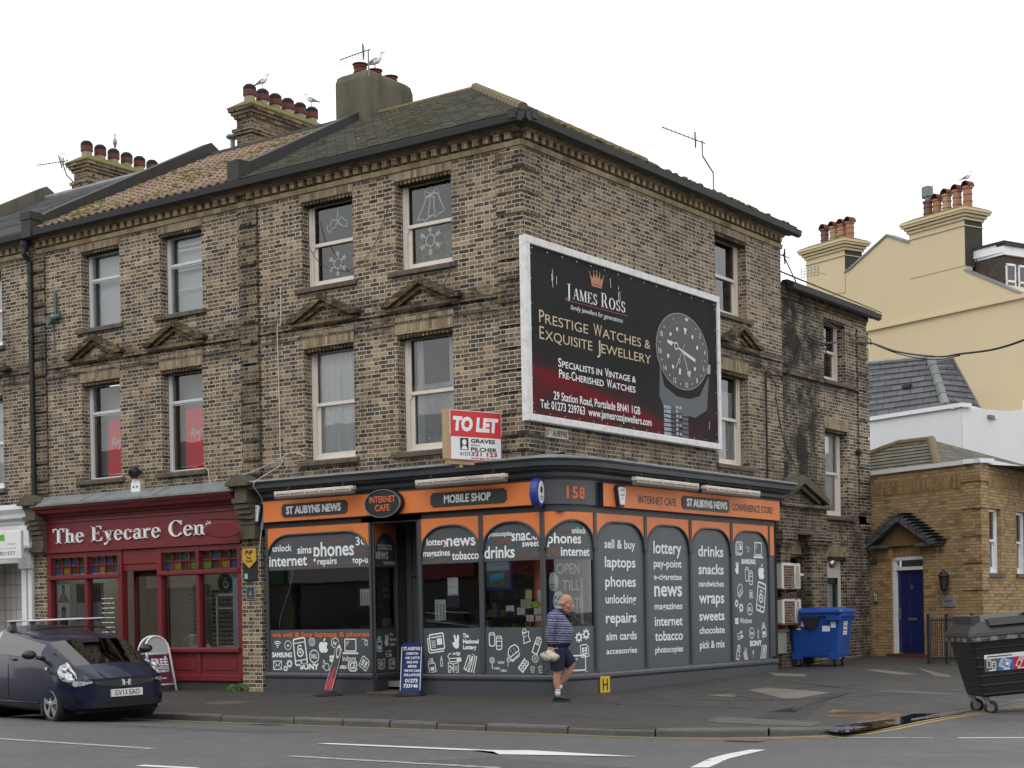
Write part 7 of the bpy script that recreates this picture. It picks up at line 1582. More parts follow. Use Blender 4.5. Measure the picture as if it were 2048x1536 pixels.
notice(FRONT, -1.76, -1.53, 1.74, 2.05, W_, 'blank looking white sheet above a dark flyer in the window', lines=3)
notice(FRONT, -2.05, -1.81, 1.31, 1.67, W_, 'white opening hours chart left of the dark flyer', grid=1, lines=1)
notice(FRONT, -1.78, -1.5, 1.53, 1.74, plain('night_flyer', (.06, .035, .08), .5, var=.6), 'dark purple flyer below the white sheet', lines=1)
notice(FRONT, -.1, .03, 1.63, 1.8, yel, 'pale yellow card, topmost in the cluster of cards', lines=3); notice(FRONT, -.2, .02, 1.49, 1.64, grn, 'pale green card left of the lime card', lines=4); notice(FRONT, .04, .17, 1.49, 1.6, lime, 'bright lime square card in the window', lines=0)
notice(FRONT, .15, .27, 1.58, 1.79, W_, 'upright white sheet beside the mullion by the curved window', lines=5); notice(FRONT, -.51, -.34, 1.44, 1.54, W_, 'small white card at the left of the card cluster', lines=2); notice(FRONT, -.28, -.12, 1.38, 1.5, W_, 'white card just left of the orange post', lines=3)
notice(FRONT, .07, .26, 1.38, 1.5, W_, 'wide white card below the lime card', lines=3, tilt=.01); notice(FRONT, -.09, .06, 1.27, 1.38, W_, 'white card at the bottom left of the card cluster', lines=3, tilt=-.01); notice(FRONT, .1, .25, 1.27, 1.36, W_, 'white card at the bottom right of the card cluster', lines=2)
t = thing('lottery_poster', 'blue framed lottery poster of a swimming pool in the shop window', 'poster', FRONT(-.66, 1.8, -.05))
c = MB(); c.bbox(FRONT, -.95, -.37, 1.8, 2.56, -.07, -.04, .008); obj('frame', c, plain('poster_blue', (.012, .02, .16), .4), t)
n = NT('pool_photo'); p_ = n.xyz(n.coords('Generated')); z_ = p_[2]
cc = n.mix(n.step(z_, .45, .5), n.mix(n.step(n.noise(9, 4), .4, .6), (.06, .12, .05), (.16, .12, .08)), n.mix(z_, (.5, .62, .68), (.03, .2, .36))); pm_ = n.m('MULTIPLY', n.step(n.m('ABSOLUTE', n.m('ADD', p_[0], -.45)), .32, .3), n.step(n.m('ABSOLUTE', n.m('ADD', z_, n.m('ADD', -.24, n.m('MULTIPLY', p_[0], -.12)))), .1, .09))
M['pool'] = n.done(n.mix(pm_, cc, (.03, .32, .55)), .4)
c = MB(); c.quad(FRONT(-.9, 1.86, -.038), FRONT(-.42, 1.86, -.038), FRONT(-.42, 2.47, -.038), FRONT(-.9, 2.47, -.038)); obj('picture', c, M['pool'], t)
c = MB(); c.text(FRONT, '30 GUARANTEED', -.66, 2.33, .04, -.036, w=.36, align='C', bold=.03); c.text(FRONT, 'UK MILLIONAIRES', -.66, 2.28, .04, -.036, w=.38, align='C', bold=.03); c.stroke(FRONT, [(-.78, 2.41), (-.54, 2.41)], .012, -.036); c.disc(FRONT, -.66, 2.53, .045, -.036, 12); obj('lettering', c, M['vinyl_w'], t)
t = thing('gig_poster', 'tall dark gig poster with yellow lettering in the return window', 'poster', RET(.55, 1.2, -.05))
c = MB(); c.quad(RET(.38, 1.2, -.045), RET(.72, 1.2, -.045), RET(.72, 1.98, -.045), RET(.38, 1.98, -.045)); obj('sheet', c, plain('gig_print', (.045, .04, .05), .5, var=.7), t); c = MB(); c.stroke(RET, [(.42, 1.84), (.45, 1.92), (.5, 1.86), (.54, 1.93), (.6, 1.85), (.66, 1.9)], .03, -.043); c.stroke(RET, [(.45, 1.74), (.5, 1.82), (.55, 1.74), (.62, 1.81), (.67, 1.75)], .03, -.043); obj('lettering', c, plain('acid_yellow', (.45, .5, .05), .5), t)
c = MB(); c.face(RET, [(.4, 1.22), (.7, 1.22), (.7, 1.36), (.4, 1.36)], -.043); obj('footer', c, M['paper'], t)
t = thing('window_sign', 'grey OPEN TILL LATE sign hung inside the curved corner window', 'window sign', CORNER(.7, 1.3, -.1))
c = MB()
for body, u, v, w_ in (('OPEN', .25, 2.06, .52), ('TILL', .36, 1.78, .4), ('LATE', .42, 1.48, .42)): c.text(CORNER, body, u, v, .17, -.06, w=w_, bold=.02)
obj('lettering', c, plain('dead_neon', (.42, .46, .44), .5), t)
c = MB(); c.tube([CORNER(.85, 1.2, -.1), CORNER(.85, 2.0, -.1)], .03, 6); c.tube([CORNER(.55, 1.45, -.08), CORNER(.7, 1.5, -.08), CORNER(.66, 1.32, -.08), CORNER(.8, 1.26, -.08)], .008, 5); obj('tube_frame', c, plain('pale_green_tube', (.35, .4, .36), .5), t)
t = thing('lottery_stand', 'navy lottery stand with two round discs behind the corner window', 'display stand', CORNER(.3, .4, -.3))
c = MB(); c.face(CORNER, [(.06, 1.17), (.5, 1.17), (.46, 1.5), (.5, 1.8), (.36, 2.05), (.1, 2.05), (.06, 1.7)], -.16); obj('board', c, plain('stand_navy', (.012, .02, .1), .4), t); c = MB(); c.disc(CORNER, .2, 1.93, .14, -.15, 20, ry=.16); c.disc(CORNER, .34, 1.6, .15, -.15, 20, ry=.17); obj('disc', c, plain('pale_mint', (.5, .6, .56), .5), t)
c = MB(); c.text(CORNER, 'PLAY', .34, 1.62, .07, -.145, w=.2, align='C', bold=.04); c.text(CORNER, 'HERE', .34, 1.52, .07, -.145, w=.2, align='C', bold=.04); c.text(CORNER, 'NATIONAL', .2, 1.86, .03, -.145, w=.18, align='C', bold=.02); c.text(CORNER, 'LOTTERY', .2, 1.81, .03, -.145, w=.16, align='C', bold=.02); obj('lettering', c, M['ink'], t)
def portrait(u0, u1, v0, v1, label, shirt):
    t = thing('portrait_poster', label, 'poster', FRONT((u0 + u1) / 2, v0, -.12), group='portrait posters in the red shop window'); F = FRONT; d = -.1
    c = MB(); c.quad(F(u0, v0, d), F(u1, v0, d), F(u1, v1, d), F(u0, v1, d)); obj('sheet', c, plain('pale_blue_print', (.5, .55, .58), .6), t)
    c = MB(); x = lerp(u0, u1, .5); y = lerp(v0, v1, .56); h = (v1 - v0); s_ = h * .2
    c.disc(F, x, y + s_ * .45, s_ * .74, d + .002, 16, 1, ry=s_ * 1.05); c.face(F, [(x - s_ * .35, y - s_), (x + s_ * .35, y - s_), (x + s_ * .35, y), (x - s_ * .35, y)], d + .002, 0)
    c.disc(F, x, y, s_ * .68, d + .003, 16, 0, ry=s_ * .95); c.face(F, [(u0 + .03, v0), (u1 - .03, v0), (x + s_ * 1.2, y - s_ * 1.25), (x + s_ * .3, y - s_ * .9), (x - s_ * .3, y - s_ * .9), (x - s_ * 1.2, y - s_ * 1.25)], d + .0025, 2)
    for sg in (-1, 1): c.face(F, [(x + sg * s_ * .3 - s_ * .16, y + s_ * .2), (x + sg * s_ * .3 + s_ * .16, y + s_ * .2), (x + sg * s_ * .3 + s_ * .16, y + s_ * .3), (x + sg * s_ * .3 - s_ * .16, y + s_ * .3)], d + .004, 1)
    c.face(F, [(x - s_ * .2, y - s_ * .5), (x + s_ * .2, y - s_ * .5), (x + s_ * .2, y - s_ * .42), (x - s_ * .2, y - s_ * .42)], d + .004, 1); obj('portrait_print', c, [plain('skin_print', (.3, .21, .17), .6), plain('hair_print', (.03, .028, .026), .6), shirt], t)
portrait(-12.38, -11.97, 1.84, 2.24, 'poster of a short haired face, upper one in the red shop window', plain('bare_print', (.3, .22, .18), .6)); portrait(-12.38, -11.97, 1.26, 1.8, 'poster of a man in a dark jacket, lower one in the red shop window', plain('jacket_print', (.03, .03, .035), .6))
t = thing('framed_poster', 'large framed brown and grey poster in the red shop window', 'poster', FRONT(-11.5, 1.4, -.2)); c = MB(); c.bbox(FRONT, -11.9, -11.05, 1.41, 2.2, -.24, -.2, .01); obj('frame', c, M['room'], t)
c = MB(); c.face(FRONT, [(-11.86, 1.8), (-11.09, 1.8), (-11.09, 2.16), (-11.86, 2.16)], -.198); obj('picture', c, plain('brown_print', (.1, .05, .04), .5, var=.6), t); c = MB(); c.face(FRONT, [(-11.86, 1.45), (-11.09, 1.45), (-11.09, 1.79), (-11.86, 1.79)], -.198, 0); obj('caption', c, plain('mauve_print', (.3, .29, .33), .6), t)
t = thing('window_lettering', 'eight lines of small white lettering on the red shop glass', 'window sign', FRONT(-10.7, 1.1, -.03)); c = MB()
for k in range(8):
    for q in range(5): x = -10.86 + q * .08; c.face(FRONT, [(x, 1.86 - k * .1), (x + (.06, .07, .05, .07, .04)[(q + k) % 5], 1.86 - k * .1), (x + (.06, .07, .05, .07, .04)[(q + k) % 5], 1.875 - k * .1), (x, 1.875 - k * .1)], -.03)
obj('lettering', c, M['vinyl_w'], t)
t = thing('window_banner', 'narrow pale blue lettered banner at the right of the red shop window', 'banner', FRONT(-7.0, .85, -.1)); c = MB(); c.face(FRONT, [(-7.08, .86), (-6.84, .86), (-6.84, 2.26), (-7.08, 2.26)], -.08); obj('strip', c, plain('ice_blue', (.34, .42, .56), .6), t)
c = MB()
for k, ch in enumerate('LINDBERG'): c.text(FRONT, ch, -6.93, 2.14 - k * .165, .07, -.077, bold=.0, align='C', rot=-pi / 2)
obj('lettering', c, M['vinyl_w'], t)
t = thing('round_sign', 'round dark sign with a white six hanging inside the red shop', 'sign', (-7.6, .5, 2.0)); SX = frame((-7.68, .5, 0), 0); c = MB(); c.lathe(SX(0, 2.12, 0), [(.2, 0), (.2, .04)], 20, axis=(0, -1, 0)); obj('disc', c, M['ink'], t); c = MB(); c.ringline(SX, .03, 2.08, .06, .03, .045, 14); c.ringline(SX, .09, 2.1, .12, .03, .045, 10, a0=1.9, a1=3.3); obj('lettering', c, M['vinyl_w'], t)
def rope(name, fr, lines, mat, label, r=.013, d=-.3):
    c = MB()
    for L in lines: c.tube([fr(u, v, d) for u, v in L], r, 5)
    return solo(name, c, mat, label, 'decoration', group='rope light decorations in the top windows')
pale = plain('dull_rope_light', (.75, .72, .66), .5); mint = plain('mint_rope_light', (.45, .75, .68), .5)
def flake(u, v, s):
    L = [[(u + s * .22 * cos(RAD(60 * k)), v + s * .22 * sin(RAD(60 * k))) for k in range(7)]]
    for k in range(6):
        a = RAD(60 * k + 30); c_, s_ = cos(a), sin(a); L.append([(u + s * .2 * c_, v + s * .2 * s_), (u + s * .5 * c_, v + s * .5 * s_)])
        for sg in (-1, 1):
            for q in (.32, .42): b = a + sg * .8; L.append([(u + s * q * c_, v + s * q * s_), (u + s * (q * c_ + .12 * cos(b)), v + s * (q * s_ + .12 * sin(b)))])
    return L
rope('holly_light', FRONT, [[(a - .13, b) for a, b in L] for L in [[(-4.5, 8.62), (-4.52, 8.72), (-4.44, 8.7), (-4.4, 8.8), (-4.28, 8.8), (-4.26, 8.74), (-4.32, 8.66), (-4.4, 8.66), (-4.42, 8.58), (-4.5, 8.62)], [(-4.24, 8.76), (-4.16, 8.84), (-4.1, 8.78), (-4.02, 8.74), (-4.04, 8.64), (-4.12, 8.66), (-4.2, 8.7), (-4.24, 8.76)], [(-4.26, 8.78), (-4.24, 8.98)]]], mint, 'mint holly rope light in the left top window')
rope('snowflake_light', FRONT, flake(-4.4, 7.98, .44), pale, 'white snowflake rope light in the left top window'); rope('snowflake_light', FRONT, flake(-2.2, 8.08, .5), pale, 'white snowflake rope light among leaves in the right top window')
bell = lambda u, v, lean: [(u + (x + y * lean) * .9, v + y) for x, y in ((0, .3), (-.1, .26), (-.14, .1), (-.2, -.04), (-.22, -.1), (-.08, -.1), (-.04, -.14), (.04, -.1), (.18, -.06), (.2, -.02), (.14, .1), (.1, .26), (0, .3))]
rope('bell_light', FRONT, [bell(-2.26, 8.58, .3), bell(-2.06, 8.62, -.15), [(-2.16, 8.9), (-2.32, 8.98), (-2.3, 8.86), (-2.16, 8.9), (-2.02, 9.0), (-2.0, 8.9), (-2.16, 8.9)]], pale, 'pale double bell rope light in the right top window')
c = MB(); rs = random.Random(21)
for k in range(150): u, v = -2.62 + rs.random() * .95, 7.66 + rs.random() * .55; s_ = rs.uniform(.03, .07); a = rs.random() * 6; c.face(frame(FRONT(u, v, -.4 - rs.random() * .15), rs.uniform(-40, 40)), [(s_ * cos(a), s_ * sin(a)), (s_ * .5 * cos(a + 1.6), s_ * .5 * sin(a + 1.6)), (-s_ * cos(a), -s_ * sin(a)), (-s_ * .5 * cos(a + 1.6), -s_ * .5 * sin(a + 1.6))], 0)
solo('house_plant', c, plain('pot_plant_leaf', (.16, .24, .09), .6, var=.4), 'leafy green plant inside the right top window', 'plant')
t = thing('wall_lantern', 'black lantern on the tan brick wall right of the navy door', 'wall lamp', T(2.5, 1.7, .1)); c = MB(); c.tube([T(2.5, 2.1, 0), T(2.5, 2.12, .14)], .03, 6); c.lathe(T(2.5, 1.74, .16), [(.05, 0), (.09, .04), (.115, .32), (.15, .34), (.05, .44), (.02, .5)], 8); obj('lantern', c, M['black'], t)
t = thing('name_plaque', 'grey rectangular plaque below the black lantern', 'plaque', T(2.5, 1.37, .02)); c = MB(); c.bbox(T, 2.3, 2.7, 1.36, 1.6, 0, .025); obj('plate', c, paint('dull_plate', (.22, .23, .24), .5, .2), t); c = MB(); c.stroke(T, [(2.38, 1.49), (2.44, 1.5), (2.5, 1.485), (2.56, 1.51), (2.62, 1.5)], .022, .027); c.stroke(T, [(2.4, 1.43), (2.6, 1.43)], .01, .027); obj('lettering', c, M['ink'], t)
t = thing('entry_phone', 'grey entry phone on the tan wall left of the navy door', 'entry phone', T(.12, 1.5, .02)); c = MB(); c.bbox(T, .05, .21, 1.5, 1.73, 0, .04); obj('casing', c, M['black_pl'], t); c = MB(); c.bbox(T, .07, .19, 1.52, 1.71, .04, .05); obj('face', c, M['alu'], t)
t = thing('name_strip', 'small black name strip on the tan wall by the brick wing', 'plaque', T(0, 2.43, 0)); c = MB(); c.bbox(T, -.2, .17, 2.43, 2.54, 0, .02); obj('plate', c, M['black_pl'], t); c = MB(); c.stroke(T, [(-.16, 2.485), (.13, 2.485)], .012, .022); obj('lettering', c, M['lead'], t)
t = thing('bulkhead_light', 'small grey bulkhead light beside the side door', 'wall lamp', WF(12.0, 2.3, .25)); c = MB(); c.lathe(WF(11.95, 2.4, .22), [(.08, 0), (.1, .05), (.07, .1)], 12, axis=(1, -.2, -.2)); obj('lamp', c, M['steel'], t)
t = thing('security_camera', 'small black dome camera on the wing quoins', 'camera', WF(14.0, 5.1, .05)); c = MB(); c.lathe(WF(14.0, 5.12, .05), [(.07, 0), (.07, .05), (.05, .12)], 10, axis=(1, -.3, -.1)); obj('dome', c, M['black_pl'], t)
def aircon(v0, label, rust):
    t = thing('air_conditioner', label, 'air conditioner', SIDE(9.25, v0, .3), group='air conditioners on the side wall'); u0, u1 = 8.8, 9.72; v1 = v0 + .57
    c = MB(); c.bbox(SIDE, u0, u1, v0, v1, .15, .45, .012); obj('casing', c, M['ac_%d' % rust], t)
    c = MB(); c.face(SIDE, [(u0 + .1, v0 + .04), (u0 + .6, v0 + .04), (u0 + .6, v1 - .05), (u0 + .1, v1 - .05)], .452); obj('fan_opening', c, M['rust'], t)
    c = MB(); 
    for k in range(9): z = v0 + .06 + k * .056; c.tube([SIDE(u0 + .09, z, .462), SIDE(u0 + .61, z, .462)], .007, 5)
    for r in (.08, .16, .23): c.tube([SIDE(u0 + .35 + r * cos(a * .4), v0 + .28 + r * sin(a * .4), .458) for a in range(17)], .006, 4)
    obj('grille', c, paint('rusty_wire', (.35, .3, .25), .6, .6, 12, dark=(.14, .05, .02)), t)
    c = MB()
    for k in range(9): z = v0 + .06 + k * .035; c.box(SIDE, u0 + .66, u1 - .06, z, z + .015, .45, .458)
    obj('louvre', c, M['lead'], t); c = MB(); c.face(SIDE, [(u0 + .7, v1 - .2), (u1 - .1, v1 - .2), (u1 - .1, v1 - .06), (u0 + .7, v1 - .06)], .454); obj('label', c, plain('olive_label', (.25, .3, .12), .6), t)
    c = MB(); 
    for u in (u0 + .15, u1 - .2): c.box(SIDE, u, u + .04, v0 - .05, v0, -.02, .46); c.box(SIDE, u, u + .04, v0 - .3, v0, -.02, .02)
    obj('bracket', c, M['rust'], t)
n = NT('rust'); M['rust'] = n.done(n.mix(n.step(n.noise(9, 5), .35, .65), (.14, .055, .02), (.05, .025, .015)), .9)
for k, a_ in ((1, .52), (2, .4)):
    n = NT('rusting_white_case_%d' % k); f_ = n.noise(5, 6, rough=.7, stretch=(1, 1, .6)); p_ = n.xyz(n.coords('Generated')); edge = n.m('MAXIMUM', n.step(p_[2], .14, .02, 0, .5), n.step(p_[2], .9, .99, 0, .35))
    M['ac_%d' % k] = n.done(n.mix(n.step(n.m('ADD', f_, edge), a_ + .28, a_ + .4), (.58, .57, .52), (.18, .07, .025)), .6)
aircon(1.8, 'rust streaked white air conditioner, upper of two on the side wall', 1); aircon(1.04, 'rusty white air conditioner, lower of two behind the blue bin', 2)
t = thing('utility_cabinet', 'grey green utility cabinet on the wall below the air conditioners', 'cabinet', SIDE(9.1, .42, .15)); c = MB(); c.bbox(SIDE, 8.6, 9.42, .42, .9, -.02, .25, .02); obj('casing', c, paint('cabinet_paint', (.3, .31, .28), .6, .4, 4), t); c = MB(); c.prism(lambda a, b, d: SIDE(d, b, a), [(-.02, .9), (.29, .9), (.27, .95), (-.02, 1.0)], 8.57, 9.45); obj('lid', c, paint('cabinet_lid', (.2, .2, .17), .7, .5, 4), t)
def yagi(label, mast, boom, n, refl=None, base=None):
    t = thing('tv_aerial', label, 'aerial', mast[0]); c = MB(); c.tube(mast, .018, 6); obj('mast', c, M['lead'], t)
    a, b = Vector(boom[0]), Vector(boom[1]); c = MB(); c.tube([a, b], .012, 5); obj('boom', c, M['black'], t)
    dr = (b - a).normalized(); sd = dr.cross(Vector((0, 0, 1))).normalized(); up = sd.cross(dr)
    c = MB()
    for k in range(n): p = a.lerp(b, k / (n + 1)); l = .07 + .04 * k / n; c.tube([p - up * l, p + up * l], .005, 4)
    p = a.lerp(b, .76); c.tube([p - up * .17, p + up * .17], .018, 5)
    if refl:
        p = a.lerp(b, .9)
        for s_ in (-.1, 0, .1): c.tube([p - up * .2 + sd * s_, p + up * .2 + sd * s_], .006, 4); c.tube([p - sd * .14 + up * s_ * 2, p + sd * .14 + up * s_ * 2], .006, 4)
    obj('elements', c, M['black'], t)
yagi('grey aerial clamped to the chimney above the corner roof', [(-6.1, 3.3, 12.6), (-6.1, 3.3, 13.18)], [(-6.88, 3.3, 13.14), (-6.04, 3.3, 13.18)], 9)
yagi('aerial on a cranked mast beside the leftmost chimney stack', [(-18.9, 6.31, 13.05), (-18.9, 6.14, 13.19), (-18.9, 5.86, 13.37), (-18.9, 5.78, 13.55), (-18.9, 5.74, 13.8)], [(-18.9, 4.9, 13.42), (-18.9, 5.9, 13.76)], 9, refl=1)
yagi('aerial on a tall bent mast over the side street roof', [(-1.2, 9.16, 10.4), (-1.2, 9.16, 11.03), (-1.2, 8.68, 11.29), (-1.2, 8.67, 11.62)], [(-1.2, 6.94, 11.5), (-1.2, 8.81, 11.59)], 9)
yagi('small aerial at the back corner of the tall brick house', [(-.2, 9.95, 9.1), (-.2, 10.3, 9.28)], [(-.2, 9.8, 9.28), (-.2, 10.85, 9.29)], 6)
t = thing('grid_aerial', 'small grid aerial beside the left cream chimney', 'aerial', (-8.2, 29.3, 12.9)); c = MB(); GF = frame((-8.45, 29.3, 0), 8)
for k in range(6): c.tube([GF(k * .12, 12.95, 0), GF(k * .12 + .04, 13.3, 0)], .012, 4)
for k in range(4): c.tube([GF(0, 12.98 + k * .1, 0), GF(.68, 13.02 + k * .1, 0)], .01, 4)
c.tube([GF(.6, 13.1, 0), GF(.9, 13.0, 0)], .014, 4); obj('grid', c, M['lead'], t)
def cable(pts, r, mat, label, sag=0):
    P = [Vector(p) for p in pts]; Q = []
    for i in range(len(P) - 1):
        p0, p1, p2, p3 = P[max(i - 1, 0)], P[i], P[i + 1], P[min(i + 2, len(P) - 1)]
        for k in range(8):
            t_ = k / 8; Q.append(.5 * ((2 * p1) + (p2 - p0) * t_ + (2 * p0 - 5 * p1 + 4 * p2 - p3) * t_ ** 2 + (3 * p1 - p0 - 3 * p2 + p3) * t_ ** 3))
    Q.append(P[-1]); c = MB(); c.tube(Q, r, 5); return solo('cable', c, mat, label, 'cable')
cable([(.06, 11.2, 7.55), (.08, 12.0, 7.5), (.1, 13.3, 7.7), (.15, 14.7, 7.82), (1.6, 12.6, 7.2), (3.4, 10.2, 6.6), (4.6, 8.2, 6.28), (5.9, 6.6, 6.05), (7.4, 4.6, 5.95), (9.5, 2.2, 6.05)], .022, M['black_pl'], 'thick black overhead cable running off to the right from the wing')
cable([(.1, 14.6, 7.84), (1.7, 12.5, 7.12), (3.3, 10.3, 6.56), (4.6, 8.2, 6.25)], .012, M['black_pl'], 'thin black cable sagging below the thick overhead cable')
cable([(.04, 9.99, 9.2), (.05, 10.6, 8.7), (.05, 11.13, 8.2), (.05, 12.34, 7.98), (.05, 13.63, 7.9), (.05, 14.72, 7.95), (.06, 14.8, 7.8)], .014, M['black_pl'], 'black cable looping from the wing eaves over its upper window')
cable([(.05, 10.0, 6.4), (.04, 10.5, 6.9), (.05, 10.82, 7.3), (.05, 11.36, 7.6), (.05, 11.9, 7.48), (.05, 12.2, 7.3)], .013, M['black_pl'], 'tangled black cable left of the wing window')
cable([(.05, 7.9, 7.0), (.05, 8.8, 6.62), (.05, 9.46, 6.3), (.05, 9.5, 6.0), (.02, 9.7, 5.6), (.0, 9.96, 5.1), (.0, 10.58, 4.5)], .013, M['black_pl'], 'black cable crossing the stained wall above the porch')
cable([(-5.56, -.03, 7.66), (-5.57, -.03, 6.95), (-5.64, -.05, 6.85), (-5.62, -.05, 5.5), (-5.63, -.04, 4.55), (-5.6, -.06, 4.3), (-5.9, -.3, 4.05), (-5.97, -.42, 3.9), (-6.05, -.1, 3.6), (-6.15, -.06, 3.0), (-6.22, -.06, 2.6)], .009, M['wire_w'], 'pale cable running down the front wall to the shop pier')
cable([(-5.02, -.03, 4.42), (-5.3, -.06, 4.5), (-5.6, -.1, 4.4), (-6.1, -.2, 4.22), (-6.45, -.3, 4.12)], .009, M['wire_w'], 'pale cable sagging from the first floor sill to the stone bracket')
cable([(-5.02, -.05, 8.9), (-4.9, -.06, 8.5), (-4.5, -.1, 7.95), (-4.0, -.1, 7.72), (-3.6, -.08, 7.75), (-3.2, -.05, 8.1), (-2.9, -.03, 8.7)], .007, M['black_pl'], 'thin black cable drooping across the left top window')
cable([(-1.45, -.1, 7.52), (-1.48, -.1, 7.35), (-1.55, -.17, 7.05), (-1.2, -.1, 6.95), (-.6, -.08, 6.83)], .009, M['black_pl'], 'short black cable from the right top sill down past the pediment')
cable([(-7.66, -.05, 4.38), (-7.55, -.06, 4.3), (-7.5, -.06, 4.05), (-7.3, -.08, 3.95), (-6.7, -.3, 3.92)], .009, M['wire_w'], 'pale cable curling from the red shop sill to its lead roof')
cable([(-5.46, .06, 2.3), (-5.55, .06, 1.95), (-5.8, .06, 1.4), (-5.82, .06, 1.2)], .008, M['wire_w'], 'pale flex hanging inside the widest shop window')
def build_man():
    G = zpave(1.05, -.69)
    t = thing('person', 'bald man in striped navy jumper and shorts walking past with a bag', 'person', (1.05, -.69, G), rotz=RAD(27))
    def ring(c, rx, ry, n=16, tilt=0.0, flat=0.0):
        return [Vector((c[0] + rx * cos(2 * pi * k / n) * cos(tilt), c[1] + ry * sin(2 * pi * k / n), c[2] + rx * cos(2 * pi * k / n) * sin(tilt))) for k in range(n)]
    def limb(mb, pts, n=12): mb.tube([p[:3] for p in pts], [p[3] for p in pts], n)
    skin = NT('skin'); f = skin.noise(18, 4); fine = skin.noise(60, 2)
    M['skin'] = skin.done(skin.mix(f, (.42, .21, .15), skin.mix(fine, (.36, .16, .115), (.48, .26, .19))), .55, spec=.35)
    b = MB()
    b.loft([ring((-.03, 0, .84), .12, .14), ring((-.02, 0, 1.0), .13, .145), ring((-.02, 0, 1.2), .12, .15), ring((-.04, 0, 1.38), .09, .15), ring((-.02, 0, 1.45), .06, .07)])
    limb(b, [(-.03, 0, 1.38, .07), (.02, 0, 1.47, .062), (.07, 0, 1.53, .058)])
    hb = b; b = MB()
    b.ell((.075, 0, 1.645), .1, .078, .103, 16, 12); b.ell((.11, 0, 1.575), .082, .066, .085, 14, 10); b.ell((.145, 0, 1.53), .045, .045, .035, 10, 8); b.ell((.12, 0, 1.5), .05, .05, .035)
    b.loft([ring((.195, 0, 1.535), .012, .014, 8), ring((.2, 0, 1.56), .018, .02, 8), ring((.222, 0, 1.578), .02, .022, 8), ring((.19, 0, 1.605), .018, .016, 8), ring((.165, 0, 1.64), .012, .01, 8)])
    b.ell((.165, 0, 1.628), .028, .055, .012); b.ell((.172, 0, 1.55), .03, .032, .012); b.ell((.166, 0, 1.53), .03, .03, .011)
    for s in (-1, 1): b.ell((.055, s * .078, 1.595), .028, .014, .038, 10, 8); b.ell((.13, s * .04, 1.575), .04, .03, .032)
    HEAD = Matrix.Rotation(RAD(17), 3, 'Y'); PV = Vector((.04, 0, 1.5))
    def bow(m): m.v = [tuple(PV + Vector((.012, 0, -.012)) + HEAD @ (Vector(v) - PV)) for v in m.v]; return m
    bow(b); hb.add(b.v, b.f); b = hb
    for s in (-1, 1):
        limb(b, [(-.06, s * .17, 1.38, .05), (-.1, s * .215, 1.2, .046), (-.12, s * .225, 1.1, .042), (-.11, s * .215, .96, .036), (-.1, s * .205, .89, .028)])
        b.ell((-.085, s * .205, .835), .03, .02, .045, 10, 8)
        for k, (dx, L) in enumerate(((-.024, .062), (-.008, .07), (.009, .066), (.024, .052))):
            x = -.085 + dx; y = s * .21
            limb(b, [(x, y, .81, .0105), (x + .004, y + s * .008, .81 - L * .55, .0095), (x + .012, y - s * .012, .81 - L * .85, .0088), (x + .012, y - s * .034, .81 - L * .7, .0078)], 7)
        limb(b, [(-.06, s * .2, .845, .012), (-.045, s * .205, .815, .0105), (-.05, s * .19, .785, .009)], 7)
    limb(b, [(-.03, -.09, .86, .1), (-.02, -.095, .66, .082), (-.015, -.095, .5, .062), (-.03, -.095, .4, .062), (-.035, -.095, .3, .055), (-.02, -.095, .17, .036), (-.02, -.095, .08, .038)])
    limb(b, [(-.02, .09, .86, .1), (.1, .095, .7, .08), (.19, .095, .57, .062), (.15, .095, .47, .058), (.08, .095, .36, .052), (.0, .095, .25, .036), (-.03, .095, .19, .036)])
    o = obj('body', remeshed(b, .0075, 5), M['skin'], t, smooth=True, local=True)
    e = MB()
    for s in (-1, 1): e.ell((.158, s * .035, 1.607), .012, .012, .008, 8, 6)
    obj('eyes', bow(e), plain('eye_dark', (.05, .035, .03), .2), t, smooth=True, local=True)
    e = MB()
    for s in (-1, 1): e.ell((.166, s * .036, 1.632), .01, .022, .005, 8, 6)
    obj('eyebrow', bow(e), plain('grey_brow', (.25, .23, .2), .9), t, smooth=True, local=True)
    h = MB()
    for s in (-1, 1):
        for k in range(7): a = RAD(100 + k * 14); h.ell((.07 + .086 * cos(a), s * (.014 + .06 * sin(a)), 1.6 - .006 * k), .026, .016, .034, 8, 6)
        h.ell((.06, s * .074, 1.628), .03, .012, .022)
    h.ell((-.008, 0, 1.58), .022, .05, .04); bow(h)
    obj('hair', remeshed(h, .008, 3), paint('white_hair', (.3, .28, .26), .9, .3, 40), t, smooth=True, local=True)
    c = MB()
    c.loft([ring((.0, 0, .87), .165, .185), ring((.015, 0, .93), .19, .2), ring((.035, 0, 1.03), .21, .205), ring((.04, 0, 1.12), .21, .205), ring((.01, 0, 1.24), .195, .21), ring((-.03, 0, 1.34), .165, .215), ring((-.05, 0, 1.41), .125, .185), ring((-.03, 0, 1.455), .085, .095), ring((-.005, 0, 1.475), .075, .078)])
    for s in (-1, 1): limb(c, [(-.05, s * .15, 1.37, .085), (-.075, s * .2, 1.28, .08), (-.105, s * .225, 1.16, .073), (-.125, s * .228, 1.06, .068), (-.12, s * .22, .97, .06), (-.105, s * .208, .9, .047)])
    n = NT('striped_knit'); p = n.xyz(n.coords()); nz = n.noise(14, 4)
    z = n.m('ADD', p[2], n.m('ADD', n.m('MULTIPLY', n.m('SUBTRACT', nz, .5), .018), n.m('MULTIPLY', p[0], .06)))
    st = n.m('SINE', n.m('MULTIPLY', z, 165.0)); st2 = n.m('SINE', n.m('MULTIPLY', z, 57.0))
    col_ = n.mix(n.step(st, -.25, .3), (.02, .03, .07), n.mix(n.step(n.noise(50, 2, stretch=(1, 1, .3)), .35, .65), (.1, .13, .24), (.34, .32, .38)))
